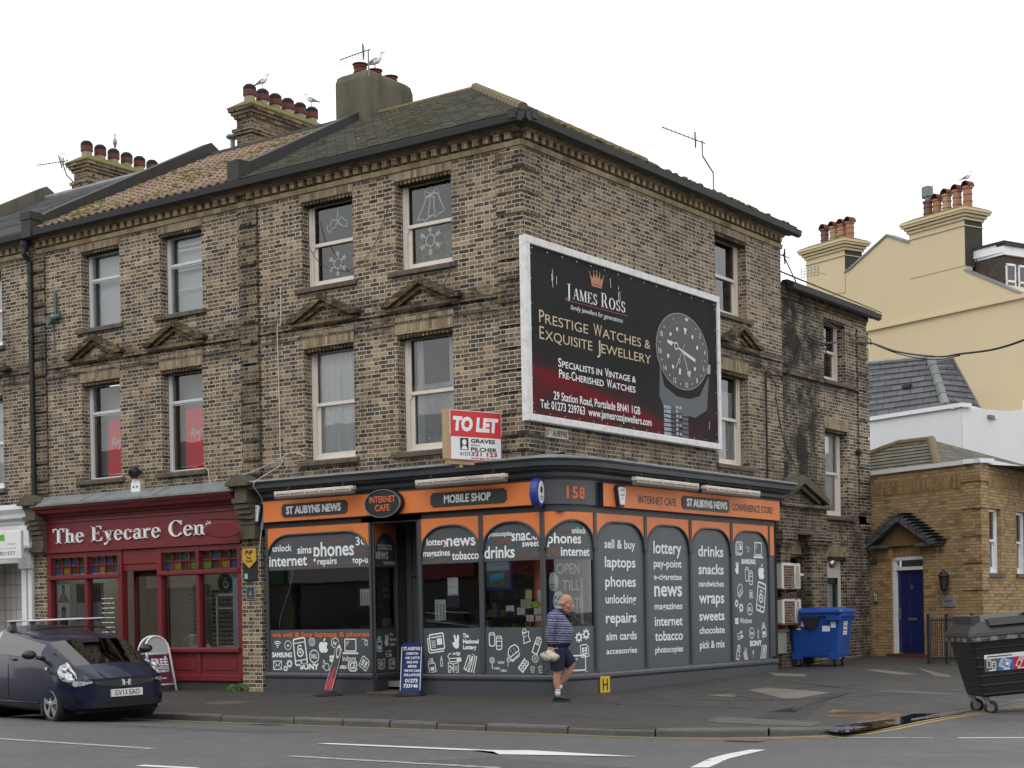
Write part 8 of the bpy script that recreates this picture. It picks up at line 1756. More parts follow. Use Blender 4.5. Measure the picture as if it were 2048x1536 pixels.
    col_ = n.mix(n.step(st2, .55, .8), col_, (.1, .12, .2)); col_ = n.mix(n.step(p[2], .935, .925), col_, (.016, .022, .055)); n.bump(n.noise(120, 2), .3, .004)
    obj('jumper', remeshed(c, .009, 8), n.done(col_, .95, spec=.15), t, smooth=True, local=True)
    c = MB(); c.loft([ring((.0, 0, 1.44), .088, .088), ring((.015, 0, 1.475), .08, .076), ring((.02, 0, 1.495), .076, .07)]); limb(c, [(.05, -.05, 1.47, .022), (.105, -.02, 1.425, .02)]); limb(c, [(.05, .05, 1.47, .022), (.105, .02, 1.425, .02)])
    obj('collar', remeshed(c, .008, 4), plain('navy_collar', (.02, .03, .06), .9), t, smooth=True, local=True)
    c = MB(); c.loft([ring((-.01, 0, .93), .15, .172), ring((-.01, 0, .85), .165, .18), ring((-.005, 0, .76), .15, .18), ring((.0, 0, .7), .1, .15)])
    limb(c, [(-.02, -.09, .84, .13), (-.02, -.098, .7, .125), (-.02, -.098, .58, .12), (-.02, -.098, .5, .115)], 16); limb(c, [(.0, .09, .83, .13), (.08, .095, .72, .122), (.15, .098, .63, .112), (.185, .098, .575, .105)], 16)
    n = NT('navy_cotton'); w = n.noise(7, 5, stretch=(1, 1, .4)); n.bump(w, .5, .03)
    obj('shorts', remeshed(c, .009, 6), n.done(n.mix(w, (.012, .016, .034), (.024, .03, .056)), .9, spec=.2), t, smooth=True, local=True)
    sk = MB(); limb(sk, [(-.02, -.095, .19, .043), (-.02, -.095, .08, .043)]); S = obj('sock', sk, plain('white_sock', (.62, .62, .62), .9), t, smooth=True, local=True)
    sk = MB(); limb(sk, [(-.02, -.095, .178, .0445), (-.02, -.095, .165, .0445)]); obj('stripe', sk, M['ink'], S, local=True)
    sk = MB(); limb(sk, [(.005, .095, .26, .042), (-.035, .095, .18, .043)]); obj('sock', sk, M['vinyl_w'], t, smooth=True, local=True)
    def shoe(cx, cy, cz, pitch):
        m = MB(); R_ = Matrix.Rotation(pitch, 3, 'Y')
        def rg(x, w, z0, z1, n=12): return [Vector((cx, cy, cz)) + R_ @ Vector((x, w * cos(2 * pi * k / n), lerp(z0, z1, .5 + .5 * sin(2 * pi * k / n)))) for k in range(n)]
        m.loft([rg(-.085, .02, .01, .07), rg(-.075, .036, 0, .1), rg(-.03, .042, 0, .115), rg(.03, .044, 0, .1), rg(.09, .048, 0, .072), rg(.15, .044, .004, .055), rg(.19, .025, .01, .04)])
        s = MB(); s.loft([rg(-.09, .03, -.006, .018), rg(.0, .046, -.006, .018), rg(.1, .05, -.006, .018), rg(.17, .042, 0, .02), rg(.197, .02, .006, .02)])
        o = obj('shoe', m, plain('black_trainer', (.014, .014, .015), .6, var=.4), t, smooth=True, local=True); obj('sole', s, plain('dark_sole', (.03, .03, .03), .8), o, smooth=True, local=True)
        l = MB()
        for k in range(4): x = .0 + k * .03; l.tube([Vector((cx, cy, cz)) + R_ @ Vector(q) for q in ((x, -.035, .085 - k * .008), (x + .01, 0, .108 - k * .011), (x, .035, .085 - k * .008))], .004, 4)
        obj('lace', l, plain('grey_lace', (.2, .2, .2), .8), o, local=True)
    shoe(-.01, -.095, .008, 0); shoe(-.07, .095, .14, RAD(48))
    bg = MB(); c0 = Vector((-.12, -.205, .74)); rs = random.Random(9); rings = []
    for zz, rx, ry in ((-.1, .03, .02), (-.085, .1, .06), (-.04, .15, .085), (.0, .155, .085), (.04, .12, .07), (.065, .07, .045), (.085, .03, .025), (.1, .035, .03)):
        rings.append([c0 + Vector((rx * cos(2 * pi * k / 18) * (1 + rs.uniform(-.12, .12)), ry * sin(2 * pi * k / 18) * (1 + rs.uniform(-.15, .15)), zz + rs.uniform(-.012, .012) - rx * .12 * cos(2 * pi * k / 18))) for k in range(18)])
    bg.loft(rings); n = NT('crumpled_bag'); n.bump(n.noise(22, 5), .9, .03); M['bag'] = n.done(n.mix(n.step(n.noise(13, 4), .55, .62), (.5, .47, .4), (.2, .17, .12)), .5)
    mt = t.matrix_basis if False else (Matrix.Translation(t.location) @ Matrix.Rotation(RAD(27), 4, 'Z'))
    bg.v = [tuple(mt @ Vector(v)) for v in bg.v]
    bag = thing('carrier_bag', 'crumpled cream carrier bag held in the walking man\'s hand', 'bag', mt @ Vector((-.12, -.205, .64)))
    obj('sack', bg, M['bag'], bag, smooth=True)
    bg = MB(); bg.tube([mt @ (c0 + Vector(q)) for q in ((-.02, 0, .085), (-.03, .0, .12), (.0, 0, .13), (.035, 0, .12), (.03, 0, .085))], .011, 6); obj('handle', bg, M['bag'], bag, smooth=True)
build_man()
def gull(x, y, z, head, label, s=1.0, turn=0.0):
    s *= .82
    t = thing('seagull', label, 'gull', (x, y, z), rotz=RAD(head), group='gulls perched on the chimney pots'); b = MB()
    def rg(c, rx, rz, n=10, tl=0): return [Vector((c[0] + rz * sin(2 * pi * k / n) * -sin(tl), rx * cos(2 * pi * k / n), c[2] + rz * sin(2 * pi * k / n) * cos(tl))) * s for k in range(n)]
    b.loft([rg((-.2, 0, .14), .02, .015), rg((-.12, 0, .17), .05, .04), rg((-.02, 0, .2), .075, .075, tl=.3), rg((.07, 0, .235), .072, .08, tl=.5), rg((.13, 0, .29), .05, .055, tl=.9), rg((.145, 0, .35), .036, .04, tl=1.2), rg((.15, 0, .39), .03, .03, tl=1.4)])
    ca, sa = cos(turn), sin(turn); hx, hy = .165, 0
    b.ell((hx * s, 0, .41 * s), .05 * s, .038 * s, .04 * s, 10, 8); obj('body', remeshed(b, .012 * s, 3), M['gull_w'], t, smooth=True, local=True)
    w = MB()
    for sd in (-1, 1): w.loft([[Vector((p[0], sd * p[1], p[2])) * s for p in r] for r in ([(.09, .05, .22), (.08, .075, .26), (.05, .06, .29)], [(-.05, .07, .17), (-.05, .085, .22), (-.06, .05, .26)], [(-.2, .04, .13), (-.2, .045, .15), (-.2, .02, .165)], [(-.3, .015, .11), (-.3, .018, .12), (-.3, .01, .125)])], 0)
    obj('wing', w, M['gull_g'], t, smooth=True, local=True)
    w = MB(); w.loft([[Vector(p) * s for p in r] for r in ([(-.18, -.03, .14), (-.18, .03, .14), (-.18, 0, .155)], [(-.28, -.035, .1), (-.28, .035, .1), (-.28, 0, .115)])]); obj('tail', w, M['gull_b'], t, local=True)
    w = MB(); w.tube([Vector((.205, 0, .405)) * s, Vector((.25, 0, .4)) * s, Vector((.268, 0, .388)) * s], [.013 * s, .009 * s, .003 * s], 6); obj('bill', w, M['gull_y'], t, local=True)
    w = MB()
    for sd in (-1, 1): w.tube([Vector((.0, sd * .03, .13)) * s, Vector((.005, sd * .032, .06)) * s, Vector((.0, sd * .034, .0)) * s], .008 * s, 5); w.face(XYZ, [(.0 * s, sd * .034 * s - .015), (.05 * s, sd * .034 * s), (.0, sd * .034 * s + .015)], .004)
    obj('leg', w, M['gull_p'], t, local=True)
pz = 14.63
gull(-18.675, 6.37 + 2.46 * .4, 14.39, -40, 'white gull facing the street on the far left chimney stack')
gull(-12.55, 6.37 + 2.26 * .2, 14.63, 20, 'gull on the second pot of the middle chimney stack'); gull(-12.55, 8.63, 14.63, 205, 'gull facing away to the right on the last pot of the middle stack')
gull(-6.5, 3.98, 13.02, 25, 'large gull on the mossy chimney above the corner roof', s=1.1)
_p = K(2.6, 15.33, -.42); gull(_p.x, _p.y, _p.z, 20, 'small gull on the rightmost pot of the cream building', s=1.0)
def wheel(parent, c, r=.09, w=.045, yaw=0.0, sub=True):
    ax = (cos(yaw), sin(yaw), 0); m = MB(); c = Vector(c); m.lathe(c - Vector(ax) * w / 2, [(r * .7, 0), (r, .006), (r, w - .006), (r * .7, w)], 16, axis=ax); o = obj('castor', m, M['black_pl'], parent, smooth=False, local=True)
    m = MB(); m.lathe(c - Vector(ax) * (w / 2 + .004), [(r * .55, 0), (r * .55, w + .008)], 12, axis=ax); obj('hub', m, M['steel'], o, local=True)
    m = MB(); s_ = Vector((-ax[1], ax[0], 0))
    for q in (-1, 1): m.add([c + Vector(ax) * q * (w / 2 + .012) + Vector(p) for p in (s_ * .02 + Vector((0, 0, -.01)), s_ * -.02 + Vector((0, 0, -.01)), s_ * .02 + Vector((0, 0, r + .04)), s_ * .1 + Vector((0, 0, r + .04)))], [(0, 1, 2, 3)])
    m.box(lambda a, b, d: c + s_ * a + Vector(ax) * d + Vector((0, 0, b)), 0, .12, r + .03, r + .05, -.05, .05); obj('fork', m, M['steel'], o, local=True)
L0_ = lambda a, b, d=0.0: Vector((a, d, b))
def rrect(w, d, r, z, n=4, ox=0, oy=0):
    o = []
    for cx, cy, a in ((w / 2 - r, d / 2 - r, 0), (-w / 2 + r, d / 2 - r, 90), (-w / 2 + r, -d / 2 + r, 180), (w / 2 - r, -d / 2 + r, 270)):
        for k in range(n + 1): q = RAD(a + 90 * k / n); o.append((ox + cx + r * cos(q), oy + cy + r * sin(q), z))
    return o
BL = frame((0, 0, 0), 0)
M['bin_blue'] = paint('blue_bin_plastic', (.012, .065, .3), .38, .3, 4, dark=(.01, .03, .13), streak=True)
gz = zpave(.8, 9.95)
t = thing('wheelie_bin', 'blue four wheeled bin with stickers standing by the side door', 'wheelie bin', (.72, 10.12, gz), rotz=RAD(7))
m = MB(); m.loft([rrect(.98, .74, .06, .2), rrect(1.02, .78, .06, .24), rrect(1.16, .92, .05, 1.1), rrect(1.18, .94, .05, 1.13)]); BBD = obj('body', m, M['bin_blue'], t, local=True)
m = MB(); m.loft([rrect(1.26, 1.0, .04, 1.09), rrect(1.26, 1.0, .04, 1.15)]); 
for k in range(9): m.box(lambda a, b, d: Vector((a, b, d)), .56 + .0, .635, -.42 + k * .1, -.40 + k * .1, .98, 1.1)
m.box(XYZ, -.6, -.28, -.56, -.44, 1.0, 1.1); m.box(XYZ, .3, .6, -.56, -.44, 1.0, 1.1); m.box(XYZ, -.52, -.3, -.45, -.36, .16, .3); m.box(XYZ, .3, .52, -.45, -.36, .16, .3); obj('rim', m, M['bin_blue'], BBD, local=True)
m = MB(); m.loft([rrect(1.3, 1.06, .06, 1.15), rrect(1.32, 1.08, .06, 1.18), rrect(1.2, .96, .1, 1.24), rrect(.9, .7, .2, 1.27)]); LD = obj('lid', m, M['bin_blue'], t, smooth=False, local=True)
m = MB(); m.tube([(-.5, -.4, 1.245), (.0, -.44, 1.25), (.45, -.36, 1.25), (.5, .1, 1.262), (.3, .4, 1.262)], .018, 6)
for a in (-.62, -.5, .5): m.box(XYZ, a, a + .07, .3 - .9, .42 - .9, 1.16, 1.22)
obj('lid_rib', m, M['bin_blue'], LD, local=True)
m = MB(); m.face(BL, [(-.4, 1.26), (.1, 1.3), (.45, 1.28), (.3, 1.24)], 0); m = MB(); m.loft([rrect(.7, .5, .2, 1.272), rrect(.66, .46, .2, 1.276)]); obj('lid_dirt', m, plain('grimy_film', (.05, .06, .055), .6, var=.5), LD, local=True)
m = MB(); P = [(-.22, .02), (-.2, -.05), (-.14, -.2), (-.06, -.25), (.04, -.25), (.12, -.2), (.18, -.05), (.2, .02)]; m.prism(frame((-.06, -.462, 1.07), 0), P[::1], -.02, .05); obj('chute_flap', m, M['black_pl'], t, local=True, recalc=True)
def onface(x, z): return Vector((x, -.462 + (1.1 - z) * .075 - .004, z))
m = MB()
for x0, x1, z0, z1 in ((-.44, -.34, .86, .98), (-.3, -.2, .87, .99), (-.41, -.31, .8, .835), (.17, .34, .76, .88), (.36, .47, .84, .97)): m.add([onface(x0, z0), onface(x1, z0), onface(x1, z1), onface(x0, z1)], [(0, 1, 2, 3)])
obj('sticker', m, M['paper'], t, local=True)
ex = lambda y, z: Vector((.582 - (1.1 - z) * .075 + .004, y, z)); m = MB(); m.add([ex(-.2, .68), ex(.08, .68), ex(.08, 1.04), ex(-.2, 1.04)], [(0, 1, 2, 3)]); ST = obj('recycling_sticker', m, M['paper'], t, local=True)
m = MB(); e2 = lambda y, z: ex(y, z) + Vector((.003, 0, 0)); m.add([e2(-.18, .76), e2(.06, .76), e2(.06, .8), e2(-.18, .8)], [(0, 1, 2, 3)], 1)
for y in (-.16, -.07, .02): m.add([e2(y, .83), e2(y + .035, .83), e2(y + .035, .9), e2(y, .9)], [(0, 1, 2, 3)])
for z in (.93, .97, .71): m.add([e2(-.16, z), e2(.04, z), e2(.04, z + .015), e2(-.16, z + .015)], [(0, 1, 2, 3)])
obj('print', m, [M['ink'], plain('sticker_red', (.5, .03, .08), .5)], ST, local=True)
for x, y in ((-.38, -.28), (.38, -.28), (-.38, .28), (.38, .28)): wheel(t, (x, y, .09), yaw=RAD(20))
t = thing('communal_bin', 'scuffed black communal recycling bin leaning at the kerb, colour strip on front', 'wheelie bin', (7.87, .80, -.12), rotz=RAD(38)); t.rotation_euler = (0, RAD(-4.3), RAD(38))
n = NT('scuffed_black'); sc_ = n.step(n.noise(6, 6, rough=.75), .66, .7, 0, .7); p_ = n.xyz(n.coords()); top_ = n.step(p_[2], .75, 1.0); rib = n.m('SINE', n.m('MULTIPLY', p_[2], 48.0)); n.bump(n.step(rib, .75, .95), .8, .012)
M['bin_black'] = n.done(n.mix(n.m('MULTIPLY', sc_, top_), (.012, .012, .013), (.4, .4, .4)), .38)
m = MB(); m.loft([rrect(1.02, .75, .05, .26), rrect(1.05, .78, .05, .3), rrect(1.34, 1.0, .05, 1.08), rrect(1.36, 1.02, .05, 1.1)]); BK = obj('body', m, M['bin_black'], t, local=True)
m = MB(); m.loft([rrect(1.43, 1.1, .04, 1.06), rrect(1.43, 1.1, .04, 1.12)]); obj('rim', m, paint('scraped_rim', (.02, .02, .02), .5, .8, 8, dark=(.4, .4, .4)), BK, local=True)
n = NT('grey_lid'); M['lid_grey'] = n.done(n.mix(n.noise(5, 4), (.022, .022, .022), (.045, .044, .042)), .5)
m = MB(); m.loft([rrect(1.44, 1.12, .05, 1.13), rrect(1.42, 1.1, .06, 1.18), rrect(1.2, .9, .1, 1.33), rrect(1.1, .6, .08, 1.4, oy=.05)]); LD = obj('lid', m, M['lid_grey'], t, local=True)
m = MB(); m.loft([rrect(.82, .3, .05, 1.27, oy=-.4), rrect(.82, .3, .05, 1.36, oy=-.37)]); m.box(XYZ, -.62, -.5, -.45, .35, 1.22, 1.42); m.box(XYZ, .5, .62, -.45, .35, 1.22, 1.42); obj('hatch_frame', m, M['lid_grey'], LD, local=True)
m = MB(); m.loft([rrect(.7, .2, .04, 1.355, oy=-.37), rrect(.7, .2, .04, 1.365, oy=-.37)]); obj('hatch', m, M['soot'], LD, local=True)
m = MB(); m.tube([(.1, -.3, 1.36), (.3, -.36, 1.45), (.72, -.36, 1.45)], .022, 6); obj('lid_bar', m, M['black_pl'], LD, local=True)
bf = lambda x, z: Vector((x, -.505 + (1.08 - z) * .141 - .006, z))
m = MB()
for k, mi in enumerate((1, 2, 3, 2)): x0 = -.5 + k * .205; m.add([bf(x0, .62), bf(x0 + .205, .62), bf(x0 + .205, .8), bf(x0, .8)], [(0, 1, 2, 3)], mi)
m.add([bf(-.5, .8), bf(.32, .8), bf(.32, .86), bf(-.5, .86)], [(0, 1, 2, 3)], 0); SK = obj('recycling_strip', m, [M['paper'], plain('strip_grey', (.1, .1, .1), .5), plain('strip_blue', (.02, .14, .45), .5), plain('strip_red', (.45, .02, .04), .5)], t, local=True)
m = MB(); BFm = lambda a, b, d=0.0: bf(a - .2, b) + Vector((0, -.003, 0)); i_can(m, BFm, -.2, .72, .16, 0); i_news(m, BFm, .0, .72, .14, 0, rot=-.4); i_wrap(m, BFm, .21, .73, .17, 0, rot=-.5)
m.stroke(BFm, [(.36, .78), (.48, .78), (.47, .67), (.38, .67)], .014, 0, closed=True)
for k in range(4): m.stroke(BFm, [(-.24 + k * .205, .635), (-.14 + k * .205, .635)], .014, 0)
obj('print', m, M['vinyl_w'], SK, local=True)
m = MB(); m.stroke(BFm, [(-.26, .83), (.1, .83)], .014, 0); obj('print', m, M['ink'], SK, local=True)
for x, y in ((-.4, -.28), (.42, -.28), (-.4, .3), (.42, .3)): wheel(t, (x, y, .1), r=.1, yaw=RAD(60))
def text_local(m, fr, *a, **k): m.text(fr, *a, **k)
AX = frame((-8.72, -.82, zpave(-8.7, -.6)), 86)
t = thing('pavement_board', 'white A frame board with purple hearing assessment poster by the parked car', 'pavement sign', AX(.3, 0, 0))
def leanf(sg): return lambda u, v, d=0.0: AX(u, v * .985, sg * (.3 - v * .22) + d)
for sg in (1, -1):
    LF = leanf(sg); m = MB()
    arch = [(0.0, 0.0), (.03, .85)] + [(.31 + .28 * cos(a), .85 + .26 * sin(a)) for a in [pi - k * pi / 12 for k in range(13)]][1:] + [(.62, 0)]
    m.tube([LF(u, v) for u, v in arch], .022, 8); m.tube([LF(.03, .14), LF(.6, .14)], .014, 6); m.tube([LF(.035, .76), LF(.585, .76)], .012, 6); obj('frame', m, M['white_paint'], t, smooth=True)
    m = MB(); P = [(.05, .16), (.57, .16), (.565, .85)] + [(.31 + .255 * cos(a), .85 + .235 * sin(a)) for a in [k * pi / 10 for k in range(1, 10)]] + [(.055, .85)]; m.face(LF, P, 0.0); m.face(LF, P[::-1], -.01); obj('panel', m, plain('pale_grey_panel', (.42, .43, .44), .5), t)
LF = leanf(1); m = MB(); m.face(LF, [(.06, .17), (.56, .17), (.56, .74), (.06, .74)], .008); PO_ = obj('poster', m, plain('purple_print', (.1, .018, .055), .45), t)
m = MB(); m.text(LF, 'FREE', .31, .53, .13, .012, w=.4, align='C', bold=.03); m.text(LF, 'HEARING', .31, .45, .06, .012, w=.4, align='C', bold=.02); m.text(LF, 'ASSESSMENT', .31, .39, .045, .012, w=.4, align='C', bold=.02); m.stroke(LF, [(.2, .27), (.42, .27)], .015, .012); m.disc(LF, .46, .69, .025, .012, 10); obj('lettering', m, M['vinyl_w'], PO_)
m = MB(); m.tube([AX(.03, .4, .21), AX(.03, .4, -.21)], .012, 6); m.tube([AX(.59, .4, .21), AX(.59, .4, -.21)], .012, 6); obj('stay', m, M['white_paint'], t)
def flex_sign(x, y, head, label, w, h, mat, writer, back=0.0):
    z = zpave(x, y); F = frame((x, y, z), head); t = thing('pavement_sign', label, 'pavement sign', (x, y, z)); m = MB()
    m.loft([[F(p[0], p[2], p[1]) for p in rrect(.56, .5, .2, zz)] for zz in (0, .02)] + [[F(p[0], p[2], p[1]) for p in rrect(.3, .24, .1, .07)]]); obj('base', m, M['black_pl'], t, recalc=True)
    lean = lambda u, v, d=0.0: F(u + .05 * sin(v * 2.6), v, d - .06 * sin(v * 2.2) + .02 - back * v)
    m = MB(); n = 14
    prof = [(w / 2 - (0 if v < h - .06 else (.05 * ((v - h + .06) / .06) ** 2)), v) for v in [.07 + (h - .07) * k / n for k in range(n + 1)]]
    for k in range(n):
        (a, v0), (b, v1) = prof[k], prof[k + 1]; m.quad(lean(-a, v0, .006), lean(a, v0, .006), lean(b, v1, .006), lean(-b, v1, .006)); m.quad(lean(a, v0, -.006), lean(-a, v0, -.006), lean(-b, v1, -.006), lean(b, v1, -.006))
    P = obj('panel', m, mat, t); writer(t, lean, P); return t
def write1(t, F, P):
    m = MB(); m.stroke(F, [(-.19, .1), (-.19, .86)], .012, .008); m.stroke(F, [(.19, .1), (.19, .86)], .012, .008)
    for s_, v, hh, ww in (('ST.AUBYNS', .8, .055, .32), ('COMPUTER', .72, .04, .24), ('AND LAPTOP', .645, .04, .28), ('SALE AND', .57, .04, .22), ('REPAIR', .495, .04, .17), ('WE PAY CASH', .42, .04, .31), ('FOR LAPTOPS', .345, .04, .31), ('01273', .235, .06, .24), ('733146', .145, .06, .28)): m.text(F, s_, 0, v, hh, .009, w=ww, align='C', bold=.03)
    obj('lettering', m, M['vinyl_w'], P)
flex_sign(-2.36, -.32, 14, 'blue lettered flexible pavement sign before the shop doorway', .4, .93, plain('sign_navy', (.01, .028, .13), .4), write1)
def write2(t, F, P):
    m = MB(); m.stroke(F, [(-.2, .1), (-.2, .8), (0, .92), (.2, .8), (.2, .1)], .014, .009); m.ringline(F, 0, .78, .1, .03, .009, 14); obj('border', m, M['vinyl_w'], P)
    m = MB(); m.face(F, [(-.19, .1), (.19, .1), (.19, .3), (-.19, .34)], .008); m.face(F, [(-.19, .34), (.0, .32), (.06, .5), (-.05, .5)], .008); obj('red_field', m, plain('sign_red', (.4, .015, .03), .45), P)
flex_sign(-4.02, -.62, -30, 'red and black flexible pavement sign seen edge on below the laptop icons', .42, .95, plain('sign_black', (.03, .028, .028), .4), write2, back=.22)
RL = frame((2.55, 11.72, zpave(2.55, 11.7)), -4); t = thing('railings', 'black iron railings in front of the tan brick building', 'railings', (2.55, 11.72, .1)); m = MB()
for F_, L_ in ((RL, 2.4), (frame((2.55, 11.72, .1), 82), 1.6)):
    for z in (.12, .95): m.box(F_, 0, L_, z, z + .03, -.012, .012)
obj('rail', m, M['black'], t); m = MB()
for F_, L_ in ((RL, 2.4), (frame((2.55, 11.72, .1), 82), 1.6)):
    k = int(L_ / .1)
    for i in range(1, k + 1): m.tube([F_(i * .1, .05, 0), F_(i * .1, 1.02, 0)], .01, 5)
obj('bars', m, M['black'], t)['kind'] = 'stuff'
for u in (0, .42, 1.0, 2.4): m = MB(); m.box(RL, u - .03, u + .03, 0, 1.06, -.03, .03); m.lathe(RL(u, 1.06, 0), [(.04, 0), (.045, .03), (.01, .06)], 8); obj('post', m, M['black'], t)
t = thing('gate_pier', 'white painted gate pier with moulded cap behind the black bin', 'gate pier', (5.2, 11.9, .1)); GP = frame((5.2, 11.9, .1), -15); m = MB(); m.box(GP, 0, 1.0, 0, 1.2, -.4, 0); obj('shaft', m, M['white_paint'], t); m = MB(); m.box(GP, -.05, 1.05, 1.2, 1.28, -.45, .05); m.box(GP, -.09, 1.09, 1.28, 1.36, -.49, .09); obj('cap', m, M['white_paint'], t)
m = MB(); rs = random.Random(31)
for k in range(60): x, y = -6.75 + rs.uniform(-.25, .2), -.1 + rs.uniform(-.08, .05); s_ = rs.uniform(.03, .08); a = rs.random() * 6; m.face(frame((x, y, zpave(x, y) + rs.uniform(.01, .13)), rs.uniform(-50, 50)), [(s_ * cos(a), s_ * sin(a)), (s_ * .4 * cos(a + 1.6), s_ * .4 * sin(a + 1.6)), (-s_ * cos(a), -s_ * sin(a)), (-s_ * .4 * cos(a + 1.6), -s_ * .4 * sin(a + 1.6))], 0)
o = solo('weeds', m, plain('weed_leaf', (.09, .16, .03), .7, var=.4), 'tuft of green weeds at the foot of the brick pier', 'weeds'); 
m = MB(); rs = random.Random(77)
for k in range(230):
    x, y = rs.uniform(-8, 7), rs.uniform(-4.2, 6); 
    if y > .0 and x < .8: continue
    s_ = rs.uniform(.006, .022); a = rs.random() * 6; z = zpave(x, y) + .006; m.add([(x + s_ * cos(a + q), y + s_ * sin(a + q) * .8, z) for q in (0, 1.7, 3.0, 4.6)], [(0, 1, 2, 3)])
o = struct('litter', m, plain('pale_litter', (.45, .44, .42), .8), kind='stuff')
def build_car():
    t = thing('parked_car', 'dark blue hatchback with roof bars parked at the kerb', 'car', (-4.44, -5.42, zroad(-4.5, -5.75)), rotz=RAD(-13))
    t.rotation_euler = (RAD(1.3), 0, RAD(-13))
    ST = [  # x, zb, w_mid, z_sh, w_sh, y_rail, z_rail, z_top
        (.84, .24, .80, .62, .77, .60, .665, .69), (.78, .2, .815, .665, .785, .62, .715, .745), (.66, .19, .825, .72, .79, .63, .775, .81), (.5, .19, .835, .775, .80, .635, .83, .87), (.3, .19, .84, .84, .81, .64, .895, .94),
        (.1, .19, .845, .905, .815, .655, .965, 1.0), (-.1, .19, .848, .95, .815, .672, 1.07, 1.1), (-.4, .19, .848, .97, .81, .665, 1.235, 1.275), (-.7, .19, .848, .985, .805, .65, 1.36, 1.4), (-1.0, .19, .848, 1.0, .80, .63, 1.43, 1.475), (-1.5, .19, .848, 1.02, .795, .612, 1.465, 1.52), (-2.1, .19, .848, 1.045, .79, .6, 1.45, 1.51), (-2.6, .2, .84, 1.07, .775, .585, 1.40, 1.46), (-2.85, .22, .82, 1.085, .75, .565, 1.33, 1.385), (-2.98, .26, .79, 1.06, .72, .55, 1.17, 1.2), (-3.06, .3, .76, .9, .7, .55, .95, .97)]
    def station(x):
        for i in range(len(ST) - 1):
            if ST[i][0] >= x >= ST[i + 1][0]:
                p0, p1, p2, p3 = ST[max(i - 1, 0)], ST[i], ST[i + 1], ST[min(i + 2, len(ST) - 1)]; u = (p1[0] - x) / (p1[0] - p2[0])
                def h(k):
                    m1 = (p2[k] - p0[k]) / max(p0[0] - p2[0], 1e-6) * (p1[0] - p2[0]); m2 = (p3[k] - p1[k]) / max(p1[0] - p3[0], 1e-6) * (p1[0] - p2[0])
                    return (2 * u ** 3 - 3 * u * u + 1) * p1[k] + (u ** 3 - 2 * u * u + u) * m1 + (-2 * u ** 3 + 3 * u * u) * p2[k] + (u ** 3 - u * u) * m2
                return [h(k) for k in range(1, 8)]
        return list(ST[-1][1:] if x < 0 else ST[0][1:])
    def bulge(y): a = abs(y); return .07 * (a / .8) ** 2 + .34 * max(0, (a - .42) / .42) ** 2.2
    def warp(x, y): return x - bulge(y) * smooth01((x - .05) / .7) + (bulge(y) * .35 * smooth01((-2.5 - x) / .6) if x < -2.5 else 0)
    def arch(x):
        z = 0
        for ax in (0.0, -2.5):
            q = .345 ** 2 - (x - ax) ** 2
            if q > 0: z = max(z, .3 + math.sqrt(q))
        return z
    def section(x):
        zb, wm, zs, ws, yr, zr, zt = station(x); za = arch(x)
        P = [(.3, zb + .02), (wm - .09, zb), (wm - .03, zb + .06), (wm, .40), (wm + .004, .52), (wm + .002, .62), (wm - .01, zs - .13), (ws + .012, zs - .035), (ws, zs), (ws - .012, zs + .025)]
        P += [(lerp(ws - .012, yr, .5) + .02, lerp(zs + .025, zr, .5)), (yr + .012, zr - .03), (yr, zr), (yr - .05, zr + .012), (yr * .55, lerp(zr, zt, .75)), (0, zt)]
        P = [(y, max(z, za)) if i < 7 else (y, max(z, za - .0)) for i, (y, z) in enumerate(P)]
        return P
    NP = 16
    def S(x, k, sg, off=0.0):
        """point on the skin: station x, section parameter k (0..15)"""
        P = section(x); i = min(int(k), NP - 2); u = k - i; y, z = lerp(P[i][0], P[i + 1][0], u), lerp(P[i][1], P[i + 1][1], u)
        n = Vector((0, P[i + 1][1] - P[i][1], -(P[i + 1][0] - P[i][0]))); n = n.normalized() if n.length > 0 else Vector((0, 1, 0))
        if n.y < 0 and k < 12: n = -n
        y += n.y * off; z += n.z * off
        return Vector((warp(x, y) + off * .6 * smooth01((x - .4) / .4), sg * y, z))
    xs = []
    for a, b, s in ((.84, .4, .03), (.4, -.4, .025), (-.4, -2.1, .07), (-2.1, -2.9, .025), (-2.9, -3.06, .03)): xs += frange(a, b, s)[:-1]
    xs.append(-3.06)
    WS = (.085, -.93); SIDEW = [(-.02, -.33), (-.40, -1.42), (-1.52, -2.32), (-2.4, -2.72)]
    body = MB(); gl = MB(); wsg = MB(); trim = MB()
    rows = {sg: [[S(x, k, sg) for k in range(NP)] for x in xs] for sg in (1, -1)}
    for sg in (1, -1):
        for i in range(len(xs) - 1):
            xm = (xs[i] + xs[i + 1]) / 2
            for k in range(NP - 1):
                q = [rows[sg][i][k], rows[sg][i + 1][k], rows[sg][i + 1][k + 1], rows[sg][i][k + 1]]
                if sg > 0: q.reverse()
                if (q[1] - q[0]).cross(q[2] - q[0]).dot((q[0] + q[2]) / 2 - Vector((xm - .3, 0, .5))) < 0: q.reverse()
                if k in (13, 14) and WS[1] < xm < WS[0]: wsg.add(q, [(0, 1, 2, 3)]); continue
                if k in (9, 10) and any(b < xm < a for a, b in SIDEW): gl.add(q, [(0, 1, 2, 3)]); continue
                if k in (9, 10) and -2.72 < xm < -.02: trim.add(q, [(0, 1, 2, 3)]); continue
                body.add(q, [(0, 1, 2, 3)])
